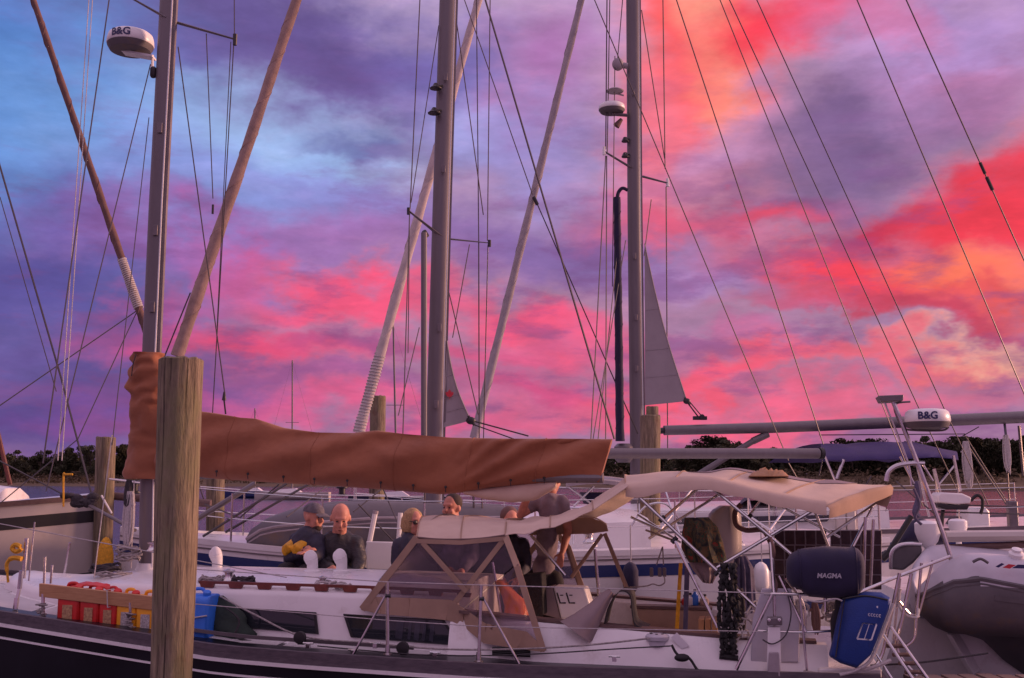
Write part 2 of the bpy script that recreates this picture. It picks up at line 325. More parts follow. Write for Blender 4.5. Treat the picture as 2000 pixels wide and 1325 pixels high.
MAT = dict(
 white=material('white gelcoat', (.76, .75, .74), .28, var=.05, vscale=2.5, wear=((.46, .41, .36), 2.6, .58, .5)),
 nonskid=material('grey non-skid paint', (.56, .54, .54), .75, var=.08, vscale=6, bump=.5, bscale=220, wear=((.40, .36, .33), 2.0, .58, .4)),
 white2=material('white paint', (.80, .80, .79), .35, var=.04, vscale=5),
 cream=material('cream gelcoat', (.50, .46, .42), .35, var=.06, vscale=2, wear=((.30, .26, .2), 2.5, .6, .4)),
 black=material('black hull paint', (.008, .008, .013), .30, var=.3, vscale=2, spec=.25),
 blackp=material('black plastic', (.02, .02, .022), .45),
 rubber=material('black rubber', (.018, .018, .02), .7, bump=.2, bscale=60),
 blue=material('navy stripe paint', (.02, .035, .14), .25),
 teak=material('weathered teak', (.105, .062, .058), .65, color2=(.17, .105, .09), vscale=9, stretch=(1, 6, 6), bump=.3, bscale=60),
 varnish=material('varnished rail', (.17, .045, .03), .35, var=.3, vscale=12),
 toerail=material('silvered toe rail', (.065, .052, .066), .7, color2=(.115, .094, .11), vscale=8, stretch=(1, 5, 5), bump=.3, bscale=50),
 plank=material('lumber plank', (.42, .215, .10), .7, color2=(.55, .31, .155), vscale=7, stretch=(1.2, 1, 14), bump=.35, bscale=60),
 alu=material('painted mast alloy', (.165, .148, .158), .42, metal=.25, var=.08, vscale=3, stretch=(4, 4, .5), bump=.05, bscale=80),
 alu_dark=material('dark alloy', (.17, .15, .16), .42, metal=.4, var=.15, vscale=5),
 steel=material('stainless tube', (.62, .60, .60), .22, metal=1.0, var=.12, vscale=12),
 wire=material('rigging wire', (.10, .09, .095), .45, metal=.6),
 wire_l=material('pale rope', (.50, .47, .46), .85, var=.2, vscale=60, bump=.5, bscale=160),
 rope=material('grey rope', (.34, .31, .30), .9, var=.35, vscale=50, bump=.6, bscale=140),
 rope_d=material('dark rope', (.05, .045, .05), .9, var=.4, vscale=60, bump=.6, bscale=140),
 rope_y=material('yellow rope', (.70, .36, .03), .85, var=.25, vscale=40, bump=.4, bscale=120),
 cover=material('rust canvas', (.255, .086, .038), .9, color2=(.345, .128, .060), vscale=2.2, bump=.55, bscale=16, sheen=.15, wear=((.21, .055, .032), 1.3, .58, .6)),
 furl_br=material('brown sailcloth', (.15, .085, .075), .85, var=.2, vscale=8, bump=.2),
 furl_t=material('beige sail cover cloth', (.34, .235, .20), .85, var=.2, vscale=8, bump=.3),
 furl_w=material('white sailcloth', (.52, .45, .43), .8, var=.15, vscale=6, bump=.2),
 furl_g=material('grey sailcloth', (.35, .31, .33), .8, var=.15, vscale=6, bump=.2),
 navy=material('navy canvas', (.016, .013, .045), .85, var=.2, vscale=6, bump=.3, bscale=200, sheen=.1),
 navy2=material('blue awning cloth', (.035, .024, .12), .8, var=.15, vscale=5, bump=.3, bscale=120),
 beige=material('beige canvas', (.52, .39, .30), .9, color2=(.62, .48, .38), vscale=3, bump=.22, bscale=200, sheen=.1, wear=((.42, .32, .27), 2.2, .58, .5)),
 tan=material('tan canvas', (.38, .26, .185), .9, var=.14, vscale=4, bump=.25, bscale=200),
 taupe=material('taupe vinyl', (.25, .19, .19), .6, var=.12, vscale=5),
 sail=material('dacron', (.33, .295, .315), .75, var=.06, vscale=4, bump=.1),
 vinyl=material('clear vinyl window', (.50, .45, .50), .06, alpha=.20, spec=.6),
 glass=material('smoked window', (.022, .026, .034), .04, spec=1.0),
 curtain=material('curtain behind glass', (.045, .047, .065), .12, var=.2, vscale=20, spec=.8),
 hyp=material('grey hypalon', (.135, .125, .14), .55, var=.12, vscale=4, bump=.1),
 hyp_d=material('dark grey hypalon', (.11, .10, .11), .6, var=.2, vscale=4, wear=((.16, .11, .06), 4, .55, .6)),
 hyp_l=material('light grey hypalon', (.52, .51, .56), .5, var=.08, vscale=4),
 red=material('red plastic', (.58, .025, .02), .42, var=.15, vscale=10),
 yellow=material('yellow plastic', (.88, .40, .02), .42, var=.1, vscale=10),
 bluep=material('blue plastic', (.035, .19, .72), .38, var=.1, vscale=10),
 green=material('dark green cloth', (.022, .038, .030), .85, var=.3, vscale=8, bump=.4),
 label_y=material('faded sticker', (.60, .42, .20), .7, color2=(.30, .13, .08), vscale=55),
 label_w=material('white sticker', (.62, .60, .58), .7, color2=(.22, .2, .2), vscale=70),
 bag=material('blue bag cloth', (.006, .036, .20), .55, var=.15, vscale=5, bump=.2, bscale=90),
 print_w=material('white print', (.72, .72, .74), .6),
 print_g=material('worn white print', (.50, .50, .53), .7, color2=(.30, .30, .36), vscale=60),
 print_n=material('navy print', (.02, .02, .10), .5),
 print_r=material('red print', (.55, .03, .05), .5),
 piling=None, skin=material('skin', (.55, .25, .18), .55, var=.12, vscale=20, spec=.4),
 hair=material('fair hair', (.40, .26, .13), .8, var=.3, vscale=60, bump=.6, bscale=150),
 hair_d=material('dark hair', (.05, .035, .03), .8, var=.3, vscale=60),
 jacket=material('black quilted jacket', (.020, .019, .024), .5, var=.3, vscale=10, bump=.6, bscale=26, stretch=(1, 1, 2.5)),
 jacket2=material('navy jacket', (.03, .03, .055), .7, var=.3, vscale=10, bump=.3, bscale=40),
 lifevest=material('yellow vest', (.72, .36, .01), .6, var=.25, vscale=14, bump=.4, bscale=40),
 trousers=material('dark trousers', (.018, .016, .02), .85, var=.3, vscale=8, bump=.3),
 stubble=material('stubble', (.20, .11, .085), .8, var=.25, vscale=60),
 cap=material('grey cap', (.12, .11, .13), .85, var=.3, vscale=30),
 shirt=material('dusty mauve shirt', (.22, .175, .20), .9, var=.2, vscale=8, bump=.4, bscale=30),
 olive=material('olive vest', (.055, .055, .045), .9, var=.4, vscale=12, bump=.3),
 camo=None, orange=material('orange cloth', (.80, .20, .02), .75, color2=(.58, .10, .01), vscale=14, bump=.5, bscale=30),
 denim=material('faded navy cloth', (.11, .10, .165), .9, var=.2, vscale=9, bump=.4, bscale=40),
 panel=material('solar cell', (.035, .016, .016), .18, var=.3, vscale=10),
 bark=material('bark', (.05, .035, .028), .9, var=.3, vscale=3),
 leaf=material('dark foliage', (.020, .026, .012), .95, color2=(.075, .070, .030), vscale=.35, coords='Object'),
 shore=material('marsh grass', (.085, .055, .026), .95, color2=(.16, .10, .05), vscale=.09, stretch=(.3, 1, 1)),
 grille=material('dark net', (.02, .02, .02), .8, var=.5, vscale=30, bump=.8, bscale=60),
 woodbox=material('oiled wood', (.30, .15, .06), .6, color2=(.40, .21, .09), vscale=9, stretch=(6, 6, 1)),
 dock2=material('pale dock board', (.30, .21, .18), .8, color2=(.38, .28, .24), vscale=5, stretch=(1, 8, 1), bump=.4),
 dock3=material('dark dock board', (.15, .10, .09), .8, color2=(.22, .15, .13), vscale=5, stretch=(1, 8, 1), bump=.4),
 dock=material('dock boards', (.22, .15, .13), .8, color2=(.31, .22, .19), vscale=5, stretch=(1, 8, 1), bump=.4),
)
# patterned jacket
def camo():
    m = bpy.data.materials.new('patterned cloth'); m.use_nodes = True; t = m.node_tree; b = t.nodes['Principled BSDF']; b.inputs['Roughness'].default_value = .9
    c = t.nodes.new('ShaderNodeTexCoord'); n = t.nodes.new('ShaderNodeTexNoise'); n.inputs['Scale'].default_value = 13; n.inputs['Detail'].default_value = 3; n.inputs['Distortion'].default_value = 1.2
    t.links.new(c.outputs['Object'], n.inputs[0]); r = t.nodes.new('ShaderNodeValToRGB'); r.color_ramp.interpolation = 'CONSTANT'
    e = r.color_ramp.elements; e[0].color = (.012, .012, .012, 1); e[1].position = .62; e[1].color = (.20, .03, .015, 1)
    for p, q in ((.40, (.035, .035, .018, 1)), (.48, (.09, .05, .02, 1)), (.55, (.03, .05, .025, 1))): x = e.new(p); x.color = q
    t.links.new(n.outputs[0], r.inputs[0]); t.links.new(r.outputs[0], b.inputs[0]); return m
MAT['camo'] = camo()
def vinyl_mat():
    m = bpy.data.materials.new('clear vinyl window'); m.use_nodes = True; t = m.node_tree; t.nodes.clear()
    o = t.nodes.new('ShaderNodeOutputMaterial'); tr = t.nodes.new('ShaderNodeBsdfTransparent'); tr.inputs[0].default_value = (.86, .80, .84, 1); gl = t.nodes.new('ShaderNodeBsdfGlossy'); gl.inputs['Roughness'].default_value = .07; df = t.nodes.new('ShaderNodeBsdfDiffuse'); df.inputs[0].default_value = (.45, .40, .42, 1)
    c = t.nodes.new('ShaderNodeTexCoord'); n = t.nodes.new('ShaderNodeTexNoise'); n.inputs['Scale'].default_value = 7; t.links.new(c.outputs['Object'], n.inputs[0]); bp = t.nodes.new('ShaderNodeBump'); bp.inputs['Strength'].default_value = .35; bp.inputs['Distance'].default_value = .02; t.links.new(n.outputs[0], bp.inputs['Height']); t.links.new(bp.outputs[0], gl.inputs['Normal'])
    lw = t.nodes.new('ShaderNodeFresnel'); lw.inputs[0].default_value = 1.6; a = t.nodes.new('ShaderNodeMixShader'); t.links.new(lw.outputs[0], a.inputs[0]); t.links.new(tr.outputs[0], a.inputs[1]); t.links.new(gl.outputs[0], a.inputs[2])
    b = t.nodes.new('ShaderNodeMixShader'); b.inputs[0].default_value = .06; t.links.new(a.outputs[0], b.inputs[1]); t.links.new(df.outputs[0], b.inputs[2]); t.links.new(b.outputs[0], o.inputs[0]); return m
MAT['vinyl'] = vinyl_mat()
def piling_mat():
    m = bpy.data.materials.new('weathered piling wood'); m.use_nodes = True; t = m.node_tree; b = t.nodes['Principled BSDF']; b.inputs['Roughness'].default_value = .85
    c = t.nodes.new('ShaderNodeTexCoord')
    def nn(sc, st, d=6):
        mp = t.nodes.new('ShaderNodeMapping'); mp.inputs[3].default_value = st; t.links.new(c.outputs['Object'], mp.inputs[0])
        n = t.nodes.new('ShaderNodeTexNoise'); n.inputs['Scale'].default_value = sc; n.inputs['Detail'].default_value = d; n.inputs['Roughness'].default_value = .65; t.links.new(mp.outputs[0], n.inputs[0]); return n
    a = nn(13, (2.4, 2.4, .30)); g = nn(2.6, (1.6, 1.6, .8)); cr = nn(17, (3, 3, .035)); st_ = nn(3.5, (1.5, 1.5, .9))
    r = t.nodes.new('ShaderNodeValToRGB'); e = r.color_ramp.elements; e[0].position = .28; e[0].color = (.085, .066, .048, 1); e[1].position = .72; e[1].color = (.34, .275, .185, 1)
    x = e.new(.5); x.color = (.20, .155, .105, 1); t.links.new(a.outputs[0], r.inputs[0])
    mr = t.nodes.new('ShaderNodeMapRange'); mr.inputs[1].default_value = .48; mr.inputs[2].default_value = .66; mr.inputs[4].default_value = .8; t.links.new(g.outputs[0], mr.inputs[0])
    mx = t.nodes.new('ShaderNodeMix'); mx.data_type = 'RGBA'; t.links.new(mr.outputs[0], mx.inputs[0]); t.links.new(r.outputs[0], mx.inputs[6]); mx.inputs[7].default_value = (.19, .175, .085, 1)
    ck = t.nodes.new('ShaderNodeMapRange'); ck.inputs[1].default_value = .60; ck.inputs[2].default_value = .66; ck.inputs[4].default_value = .85; t.links.new(cr.outputs[0], ck.inputs[0])
    m2 = t.nodes.new('ShaderNodeMix'); m2.data_type = 'RGBA'; t.links.new(ck.outputs[0], m2.inputs[0]); t.links.new(mx.outputs[2], m2.inputs[6]); m2.inputs[7].default_value = (.03, .02, .015, 1)
    sr = t.nodes.new('ShaderNodeMapRange'); sr.inputs[1].default_value = .60; sr.inputs[2].default_value = .72; sr.inputs[4].default_value = .6; t.links.new(st_.outputs[0], sr.inputs[0])
    m3_ = t.nodes.new('ShaderNodeMix'); m3_.data_type = 'RGBA'; t.links.new(sr.outputs[0], m3_.inputs[0]); t.links.new(m2.outputs[2], m3_.inputs[6]); m3_.inputs[7].default_value = (.13, .045, .025, 1)
    t.links.new(m3_.outputs[2], b.inputs[0])
    bp = t.nodes.new('ShaderNodeBump'); bp.inputs['Strength'].default_value = 1.0; bp.inputs['Distance'].default_value = .022
    ad_ = t.nodes.new('ShaderNodeMath'); ad_.operation = 'SUBTRACT'; t.links.new(a.outputs[0], ad_.inputs[0]); t.links.new(ck.outputs[0], ad_.inputs[1]); t.links.new(ad_.outputs[0], bp.inputs['Height']); t.links.new(bp.outputs[0], b.inputs['Normal']); return m
MAT['piling'] = piling_mat()
def cover_folds(m):
    t = m.node_tree; b = t.nodes['Principled BSDF']; c = t.nodes.new('ShaderNodeTexCoord'); prev = b.inputs['Normal'].links[0].from_socket
    for sc, st, rot, k in ((1.5, (1, 1, 3.2), .5, .035), (3.6, (1, 1, 2.6), -.6, .016), (9, (1.4, 1, 1.4), .9, .006)):
        mp = t.nodes.new('ShaderNodeMapping'); mp.inputs[2].default_value = (0, rot, 0); mp.inputs[3].default_value = st; t.links.new(c.outputs['Object'], mp.inputs[0])
        n = t.nodes.new('ShaderNodeTexNoise'); n.noise_type = 'RIDGED_MULTIFRACTAL'; n.inputs['Scale'].default_value = sc; n.inputs['Detail'].default_value = 2; n.inputs['Distortion'].default_value = .4; t.links.new(mp.outputs[0], n.inputs['Vector'])
        bp = t.nodes.new('ShaderNodeBump'); bp.inputs['Strength'].default_value = .55; bp.inputs['Distance'].default_value = k; t.links.new(n.outputs[0], bp.inputs['Height']); t.links.new(prev, bp.inputs['Normal']); prev = bp.outputs[0]
    t.links.new(prev, b.inputs['Normal'])
cover_folds(MAT['cover'])
def text(body, mat, name, parent, P, right, up, width, depth=.003, bend=None, bold=0.0, shear=0.0):
    """flat lettering: built from the font outlines, scaled to width, laid on the plane (right, up) at centre P"""
    c = bpy.data.curves.new('lettering', 'FONT'); c.body = body; c.extrude = 0; c.offset = bold; c.shear = shear; c.align_x = 'CENTER'; c.align_y = 'CENTER'; c.resolution_u = 3
    o = bpy.data.objects.new('lettering', c); col_main.objects.link(o); dg = bpy.context.evaluated_depsgraph_get()
    me = bpy.data.meshes.new_from_object(o.evaluated_get(dg)); bpy.data.objects.remove(o); bpy.data.curves.remove(c)
    xs = [v.co.x for v in me.vertices]; k = width / (max(xs) - min(xs)); right = V(right).normalized(); up = V(up).normalized(); nrm = right.cross(up)
    if bend:
        bm = bmesh.new(); bm.from_mesh(me); bmesh.ops.subdivide_edges(bm, edges=[e for e in bm.edges if e.calc_length() > .3], cuts=2); bmesh.ops.triangulate(bm, faces=bm.faces); bm.to_mesh(me); bm.free()
    for v in me.vertices:
        x, y = v.co.x * k, v.co.y * k
        if bend: a = x / bend; q = right * (bend * math.sin(a)) + nrm * (bend * math.cos(a) - bend) + up * y
        else: q = right * x + up * y
        v.co = V(P) + q + nrm * depth
    me.materials.clear(); me.materials.append(mat)
    o = bpy.data.objects.new(name, me); link(o, parent); return o
def line(mb, f, u0, v0, u1, v1, wpx, t0=0.0, t1=None, sag=0.0, n=5):
    a = f.p(u0, v0, t0); b = f.p(u1, v1, t0 if t1 is None else t1)
    r = wpx / 2 / F_PX * (a.y + b.y) / 2
    if sag: pts = [a.lerp(b, i / 8) + V((0, 0, -sag * 4 * (i / 8) * (1 - i / 8))) for i in range(9)]
    else: pts = [a, b]
    mb.tube(pts, r, n); return mb
# ------------------------------------------------------------------ setting
def water_mat():
    m = bpy.data.materials.new('harbour water'); m.use_nodes = True; t = m.node_tree; b = t.nodes['Principled BSDF']
    b.inputs['Base Color'].default_value = (.07, .06, .09, 1); b.inputs['Roughness'].default_value = .06; b.inputs['IOR'].default_value = 2.2
    c = t.nodes.new('ShaderNodeTexCoord'); h = None
    for sc, st, k in ((.9, (1, 2.2, 1), .55), (3.1, (1, 1.8, 1), .3), (11, (1, 1.5, 1), .12)):
        mp = t.nodes.new('ShaderNodeMapping'); mp.inputs[3].default_value = st; mp.inputs[2].default_value = (0, 0, .2); t.links.new(c.outputs['Object'], mp.inputs[0])
        n = t.nodes.new('ShaderNodeTexNoise'); n.inputs['Scale'].default_value = sc; n.inputs['Detail'].default_value = 4; t.links.new(mp.outputs[0], n.inputs[0])
        q = t.nodes.new('ShaderNodeMath'); q.operation = 'MULTIPLY'; q.inputs[1].default_value = k; t.links.new(n.outputs[0], q.inputs[0])
        if h is None: h = q.outputs[0]
        else:
            a = t.nodes.new('ShaderNodeMath'); t.links.new(h, a.inputs[0]); t.links.new(q.outputs[0], a.inputs[1]); h = a.outputs[0]
    bp = t.nodes.new('ShaderNodeBump'); bp.inputs['Strength'].default_value = .6; bp.inputs['Distance'].default_value = .22; t.links.new(h, bp.inputs['Height']); t.links.new(bp.outputs[0], b.inputs['Normal'])
    return m
mb = MB(); mb.add([(-2500, -60, 0), (2500, -60, 0), (2500, 4000, 0), (-2500, 4000, 0)], [(0, 1, 2, 3)])
structure(obj('water', mb, water_mat()))
def shore_D(x): return lerp([(-400, 470), (-190, 400), (0, 330), (115, 235), (260, 190), (600, 160)], x)
def land_z(d): return lerp([(-6, -.6), (0, 0), (3, .5), (14, 1.3), (30, 3.0), (60, 3.8), (400, 5)], d)
rnd = random.Random(3); rows = []
for d in (-6, 0, 1.5, 3, 6, 10, 14, 20, 26, 32, 40, 60, 120, 400):
    r_ = []
    for i in range(-90, 91):
        x = i * 5.0; D = shore_D(x)
        r_.append((x, D + d + 1.6 * noise.noise((x * .05, d, 0)), land_z(d) + .35 * noise.noise((x * .11, d * .2, 4)) * (1 if d > 2 else 0)))
    rows.append(r_)
mb = MB(); nc = len(rows[0])
mb.add([p for r_ in rows for p in r_], [(i * nc + j, i * nc + j + 1, (i + 1) * nc + j + 1, (i + 1) * nc + j) for i in range(len(rows) - 1) for j in range(nc - 1)])
structure(obj('shore', mb, MAT['shore']))
def leaf_quads(mb, c, rad, n, sz, rnd):
    for _ in range(n):
        d = V((rnd.gauss(0, 1), rnd.gauss(0, 1), rnd.gauss(0, 1))).normalized() * (rnd.random() ** .4)
        p = V(c) + V((d.x * rad[0], d.y * rad[1], d.z * rad[2])); a = V((rnd.gauss(0, 1), rnd.gauss(0, 1), rnd.gauss(0, 1))).normalized(); b = a.orthogonal().normalized(); s = sz * rnd.uniform(.6, 1.4)
        mb.add([p - a * s, p + b * s * .5, p + a * s, p - b * s * .5], [(0, 1, 2, 3)])
# scrub on the marsh bank: nobody could count it
mb = MB(); mb2 = MB()
for i in range(1700):
    x = rnd.uniform(-330, 330); d = rnd.uniform(6, 42); D = shore_D(x) + d; h = rnd.uniform(.6, 1.7) * (1 + d / 40)
    leaf_quads(mb, (x, D, land_z(d) + h * .4), (h * 1.5, h, h * .7), 18, .36 * h ** .5, rnd)
o = obj('marsh_scrub', mb, material('dry scrub', (.05, .034, .018), .95, color2=(.10, .068, .032), vscale=.12), smooth=False); o['kind'] = 'stuff'; o['label'] = 'brown scrub and marsh grass along the far bank'
# trees of the far wood
tree_types = []
for k in range(5):
    r2 = random.Random(40 + k); cm = MB(); tm = MB(); H = 1.0
    tm.tube([(0, 0, -.03), (.01, 0, .3), (-.01, .01, .62), (.01, 0, .9)], [.028, .022, .014, .005], 6)
    lobes = []
    if k < 3:
        for i in range(13):
            a = r2.uniform(0, 6.28); z = r2.uniform(.14, .86); rr = .30 * (1 - abs(z - .52) * 1.1)
            lobes.append(((math.cos(a) * rr, math.sin(a) * rr, z), r2.uniform(.12, .20)))
    else:
        for i in range(9):
            a = r2.uniform(0, 6.28); z = .2 + .72 * i / 9; rr = .20 * (1.08 - z)
            lobes.append(((math.cos(a) * rr, math.sin(a) * rr, z), r2.uniform(.10, .15) * (1.25 - .6 * z)))
    lobes.append(((0, 0, .88), .10))
    for c, rr in lobes:
        tm.tube([(0, 0, c[2] * .6), (c[0] * .6, c[1] * .6, c[2] * .85), c], [.010, .007, .002], 4)
        leaf_quads(cm, c, (rr * 1.15, rr * 1.15, rr * .72), 150, .034, r2)
    tree_types.append((mesh_of('crown', cm, MAT['leaf'], False), mesh_of('trunk', tm, MAT['bark'])))
TOPS = [(-400, 882), (0, 882), (40, 878), (110, 876), (160, 868), (250, 866), (300, 876), (800, 880), (1290, 874), (1340, 864), (1385, 846), (1412, 850), (1432, 872), (1480, 872), (1560, 876), (1615, 872), (1650, 848), (1700, 850), (1735, 868), (1765, 858), (1800, 850), (1840, 858), (1885, 846), (1930, 852), (1975, 846), (2020, 852), (2500, 850)]
ntree = 0; mass = MB(); r3 = random.Random(11)
for i in range(150):
    u = -140 + i * 15.3 + r3.uniform(-6, 6)
    d = r3.uniform(34, 46); D0 = shore_D((u - 1000) / F_PX * 300); x = (u - 1000) / F_PX * (D0 + d); D = shore_D(x) + d
    x = (u - 1000) / F_PX * D; top = atY(u, lerp(TOPS, u) + r3.uniform(-4, 14), D).z; h = top - land_z(d) + .4
    cr, tr = tree_types[i % 5 if r3.random() < .7 else (i * 7) % 3]
    e = thing('shore_tree', 'dark tree in the wood along the far shore', 'tree', (x, D, land_z(d) - .4), 'trees of the far shore wood')
    e.scale = (h * r3.uniform(.95, 1.25),) * 2 + (h,); e.rotation_euler.z = r3.uniform(0, 6.28)
    for nm, me in (('crown', cr), ('trunk', tr)):
        c = bpy.data.objects.new(nm, me); col_main.objects.link(c); c.parent = e
for i in range(420):   # the closed wood behind the front row
    u = r3.uniform(-200, 2200); d = r3.uniform(44, 75); D0 = shore_D((u - 1000) / F_PX * 300) + d; x = (u - 1000) / F_PX * D0; D = shore_D(x) + d
    h = (atY(u, lerp(TOPS, u) + 14, D).z - 3)
    leaf_quads(mass, (x, D, 3 + h * .48), (3.6, 3, h * .55), 70, .9, r3)
o = obj('far_wood', mass, MAT['leaf'], smooth=False); o['kind'] = 'stuff'; o['label'] = 'dense dark wood closing the far shore behind the front trees'
# ------------------------------------------------------------------ mooring pilings
def piling(label, pts, r0, r1, zbot=-1.0, seed=0):
    """pts: top and lower point (world); continues down to below the water"""
    top, lo = V(pts[0]), V(pts[1]); d = (lo - top).normalized(); k = (top.z - zbot) / -d.z; bot = top + d * k; mb = MB(); n = 28; rs = []
    a = V((1, 0, 0)); b = V((0, 1, 0)); steps = 40
    for i in range(steps + 1):
        c = top.lerp(bot, i / steps); r = r0 + (r1 - r0) * i / steps
        rs.append([c + (a * math.cos(2 * math.pi * j / n) + b * math.sin(2 * math.pi * j / n)) * (r * (1 + .035 * noise.noise((math.cos(2 * math.pi * j / n) * 2.2, math.sin(2 * math.pi * j / n) * 2.2, i * .12 + seed)) + .012 * noise.noise((j * 1.3, i * .35, seed))))
                   + V((0, 0, .022 * noise.noise((j * .9, seed, 9)) if i == 0 else 0)) for j in range(n)])
    rs.insert(0, [p.lerp(top, .12) + V((0, 0, .012)) for p in rs[0]]); rs.insert(0, [p.lerp(top, .6) + V((0, 0, .004)) for p in rs[0]])
    mb.rings(rs); o = obj('mooring_piling', mb, MAT['piling'], ang=50); return tag(o, label, 'piling', 'mooring pilings')
def pil(label, u0, v0, u1, v1, Y, w0, w1, seed): return piling(label, (atY(u0, v0, Y), atY(u1, v1, Y)), w0 / 2 / F_PX * Y, w1 / 2 / F_PX * Y * .9, seed=seed)
pil('thick weathered piling in the foreground, in front of the rust sail cover', 354, 704, 334, 1325, 7.0, 86, 72, 1)
pil('piling with a flat top beside the cream bow, left of the rust mast wrap', 207, 856, 200, 1080, 13.3, 37, 36, 5)
pil('piling standing under the sail cover just right of the thick foreground piling', 421, 900, 420, 1050, 14.5, 35, 35, 9)
pil('piling whose top rises above the sail cover beside the lashed furled sail', 738, 775, 737, 870, 18.5, 31, 31, 13)
pil('short wide piling behind the rightmost mast, crossed by a boom', 1270, 813, 1270, 930, 15.0, 40, 41, 17)
pil('taller pale-topped piling peeking out behind the piling by the rightmost mast', 1274, 796, 1274, 930, 15.6, 24, 26, 21)
# ------------------------------------------------------------------ the near boat (black hull)
B1 = Frame(283, 10.0, 12.0)
boat1 = thing('sailboat', 'near black hulled sailboat with white deck, rust sail cover and beige dodger', 'sailboat', B1.w(0, 0, 0))
SHEER = [(-200, 1165), (0, 1190), (70, 1205), (300, 1241), (380, 1257), (700, 1282), (1000, 1300), (1200, 1306), (1500, 1313), (1700, 1318), (2000, 1322)]
def hb(s): return lerp([(-3.75, .02), (-3.4, .25), (-2.8, .58), (-1.8, .98), (-.6, 1.28), (.8, 1.47), (2.2, 1.55), (3.6, 1.54), (5.0, 1.42), (6.0, 1.24), (6.35, 1.15)], s)
_zc = {}
def zs(s):
    """sheer height from the photographed rail"""
    P = B1.w(max(s, -1.1), -hb(max(s, -1.1)), 0); z = 1.2
    for _ in range(6):
        u, v = pix((P.x, P.y, z)); d = ray(u, lerp(SHEER, u)); z = CAM_H + d.z / d.y * P.y
    return z if s > -1.1 else z + (-1.1 - s) * .085
ST = [-3.75, -3.55, -3.2, -2.7, -2.1, -1.5, -.8, 0, .8, 1.6, 2.4, 3.2, 4.0, 4.8, 5.5, 6.0, 6.35]
ZS = {s: zs(s) for s in ST}
def sheer(s): return lerp([(k, ZS[k]) for k in ST], s)
def hull_ring(s, top=0.0):
    b = hb(s); z = sheer(s) + top; fl = [(1, 0), (1.0, -.12), (.99, -.26), (.97, -.45), (.93, -.7), (.84, -.95), (.66, -1.2), (.3, -1.45)]
    k = 1.0; near = [B1.w(s + (0 if s > -3 else .10 * -dz), -b * f, z + dz) for f, dz in fl]; far = [B1.w(s + (0 if s > -3 else .10 * -dz), b * f, z + dz) for f, dz in reversed(fl)]
    return near + far
mb = MB(); mb.rings([hull_ring(s, -.03) for s in ST], closed=True); obj('hull', mb, MAT['black'], boat1, ang=60)
# pinstripe and rub rail following the hull
def side_strip(name, dz0, dz1, out, mat, s0=-3.7, s1=6.3, sides=(-1, 1)):
    for sg in sides:
        mb = MB(); rs = []; n = 44
        for i in range(n + 1):
            s = s0 + (s1 - s0) * i / n; b = hb(s); z = sheer(s)
            rs.append([B1.w(s, sg * (b + out), z + dz1), B1.w(s, sg * (b + out), z + dz0), B1.w(s, sg * (b - .03), z + dz0), B1.w(s, sg * (b - .03), z + dz1)])
        mb.rings(rs); obj(name, mb, mat, boat1, ang=50)
side_strip('toe_rail', -.045, .002, .012, MAT['toerail'])
side_strip('rub_rail', -.114, -.088, .03, MAT['white'])
side_strip('sheer_board', -.0875, -.0455, .016, MAT['toerail'])
side_strip('pinstripe', -.212, -.197, .006, MAT['white2'])
# deck
mb = MB(); g = []
for i in range(61):
    s = -3.7 + 10.0 * i / 60; b = hb(s) - .012; z = sheer(s) - .055
    g.append([B1.w(s, b * k, z + .05 * (1 - k * k)) for k in (-1, -.8, -.6, -.4, -.2, 0, .2, .4, .6, .8, 1)])
mb.sheet(g, (0, 0, -.03)); obj('deck', mb, MAT['white'], boat1, ang=60)
def TC(s): return lerp([(-1.25, .18), (-1.0, .36), (-.7, .52), (-.2, .68), (.4, .80), (1.2, .90), (2.2, .95), (4.2, .95)], s)
# non-skid panels, seams between them
def nonskid(s0, s1, tf0, tf1, sg, n=14):
    mb = MB(); mb.sheet([[B1.w(s, sg * (tf0(s) + (tf1(s) - tf0(s)) * k), sheer(s) - .055 + .05 * (1 - ((tf0(s) + (tf1(s) - tf0(s)) * k) / max(.05, hb(s) - .012)) ** 2) + .005) for k in (0, .25, .5, .75, 1)] for s in [s0 + (s1 - s0) * i / n for i in range(n + 1)]], (0, 0, -.004)); obj('nonskid_panel', mb, MAT['nonskid'], boat1, ang=60)
for sg in (-1, 1):
    for s0, s1 in ((-2.9, -1.6), (-1.55, -.35), (-.3, .75), (.8, 1.9), (1.95, 3.1)): nonskid(s0, s1, lambda s: (TC(s) + .06) if s > -1.1 else .05, lambda s: hb(s) - .10, sg)
# trunk cabin: side wall at t = -TC(s)
EDGE = [(150, 1150), (260, 1138), (380, 1148), (700, 1158), (1000, 1172), (1100, 1180)]
def cab_edge_z(s):
    P = B1.w(s, -TC(s), 0); z = 1.6
    for _ in range(5):
        u, v = pix((P.x, P.y, z)); d = ray(u, lerp(EDGE, u)); z = CAM_H + d.z / d.y * P.y
    return z
CS = [-1.25, -1.15, -1.0, -.7, -.3, .2, .8, 1.4, 2.0, 2.6, 3.0, 3.25]
rs = []
for i, s in enumerate(CS):
    w_ = TC(s); ze = cab_edge_z(s) if s > -.9 else lerp([(-1.25, sheer(-1.25) + .03), (-1.1, sheer(-1) + .15), (-.9, cab_edge_z(-.9))], s); zd = sheer(s) - .09; cr = .075 if s > -.8 else .04
    prof = [(-w_ - .01, zd), (-w_, zd + .05), (-w_, ze - .05), (-w_ + .025, ze - .012), (-w_ + .07, ze + .012), (-w_ * .5, ze + cr * .75), (0, ze + cr), (w_ * .5, ze + cr * .75), (w_ - .07, ze + .012), (w_, ze - .05), (w_ + .01, zd)]
    rs.append([B1.w(s, t, z) for t, z in prof])
mb = MB(); mb.rings(rs); obj('cabin', mb, MAT['white'], boat1, ang=45)
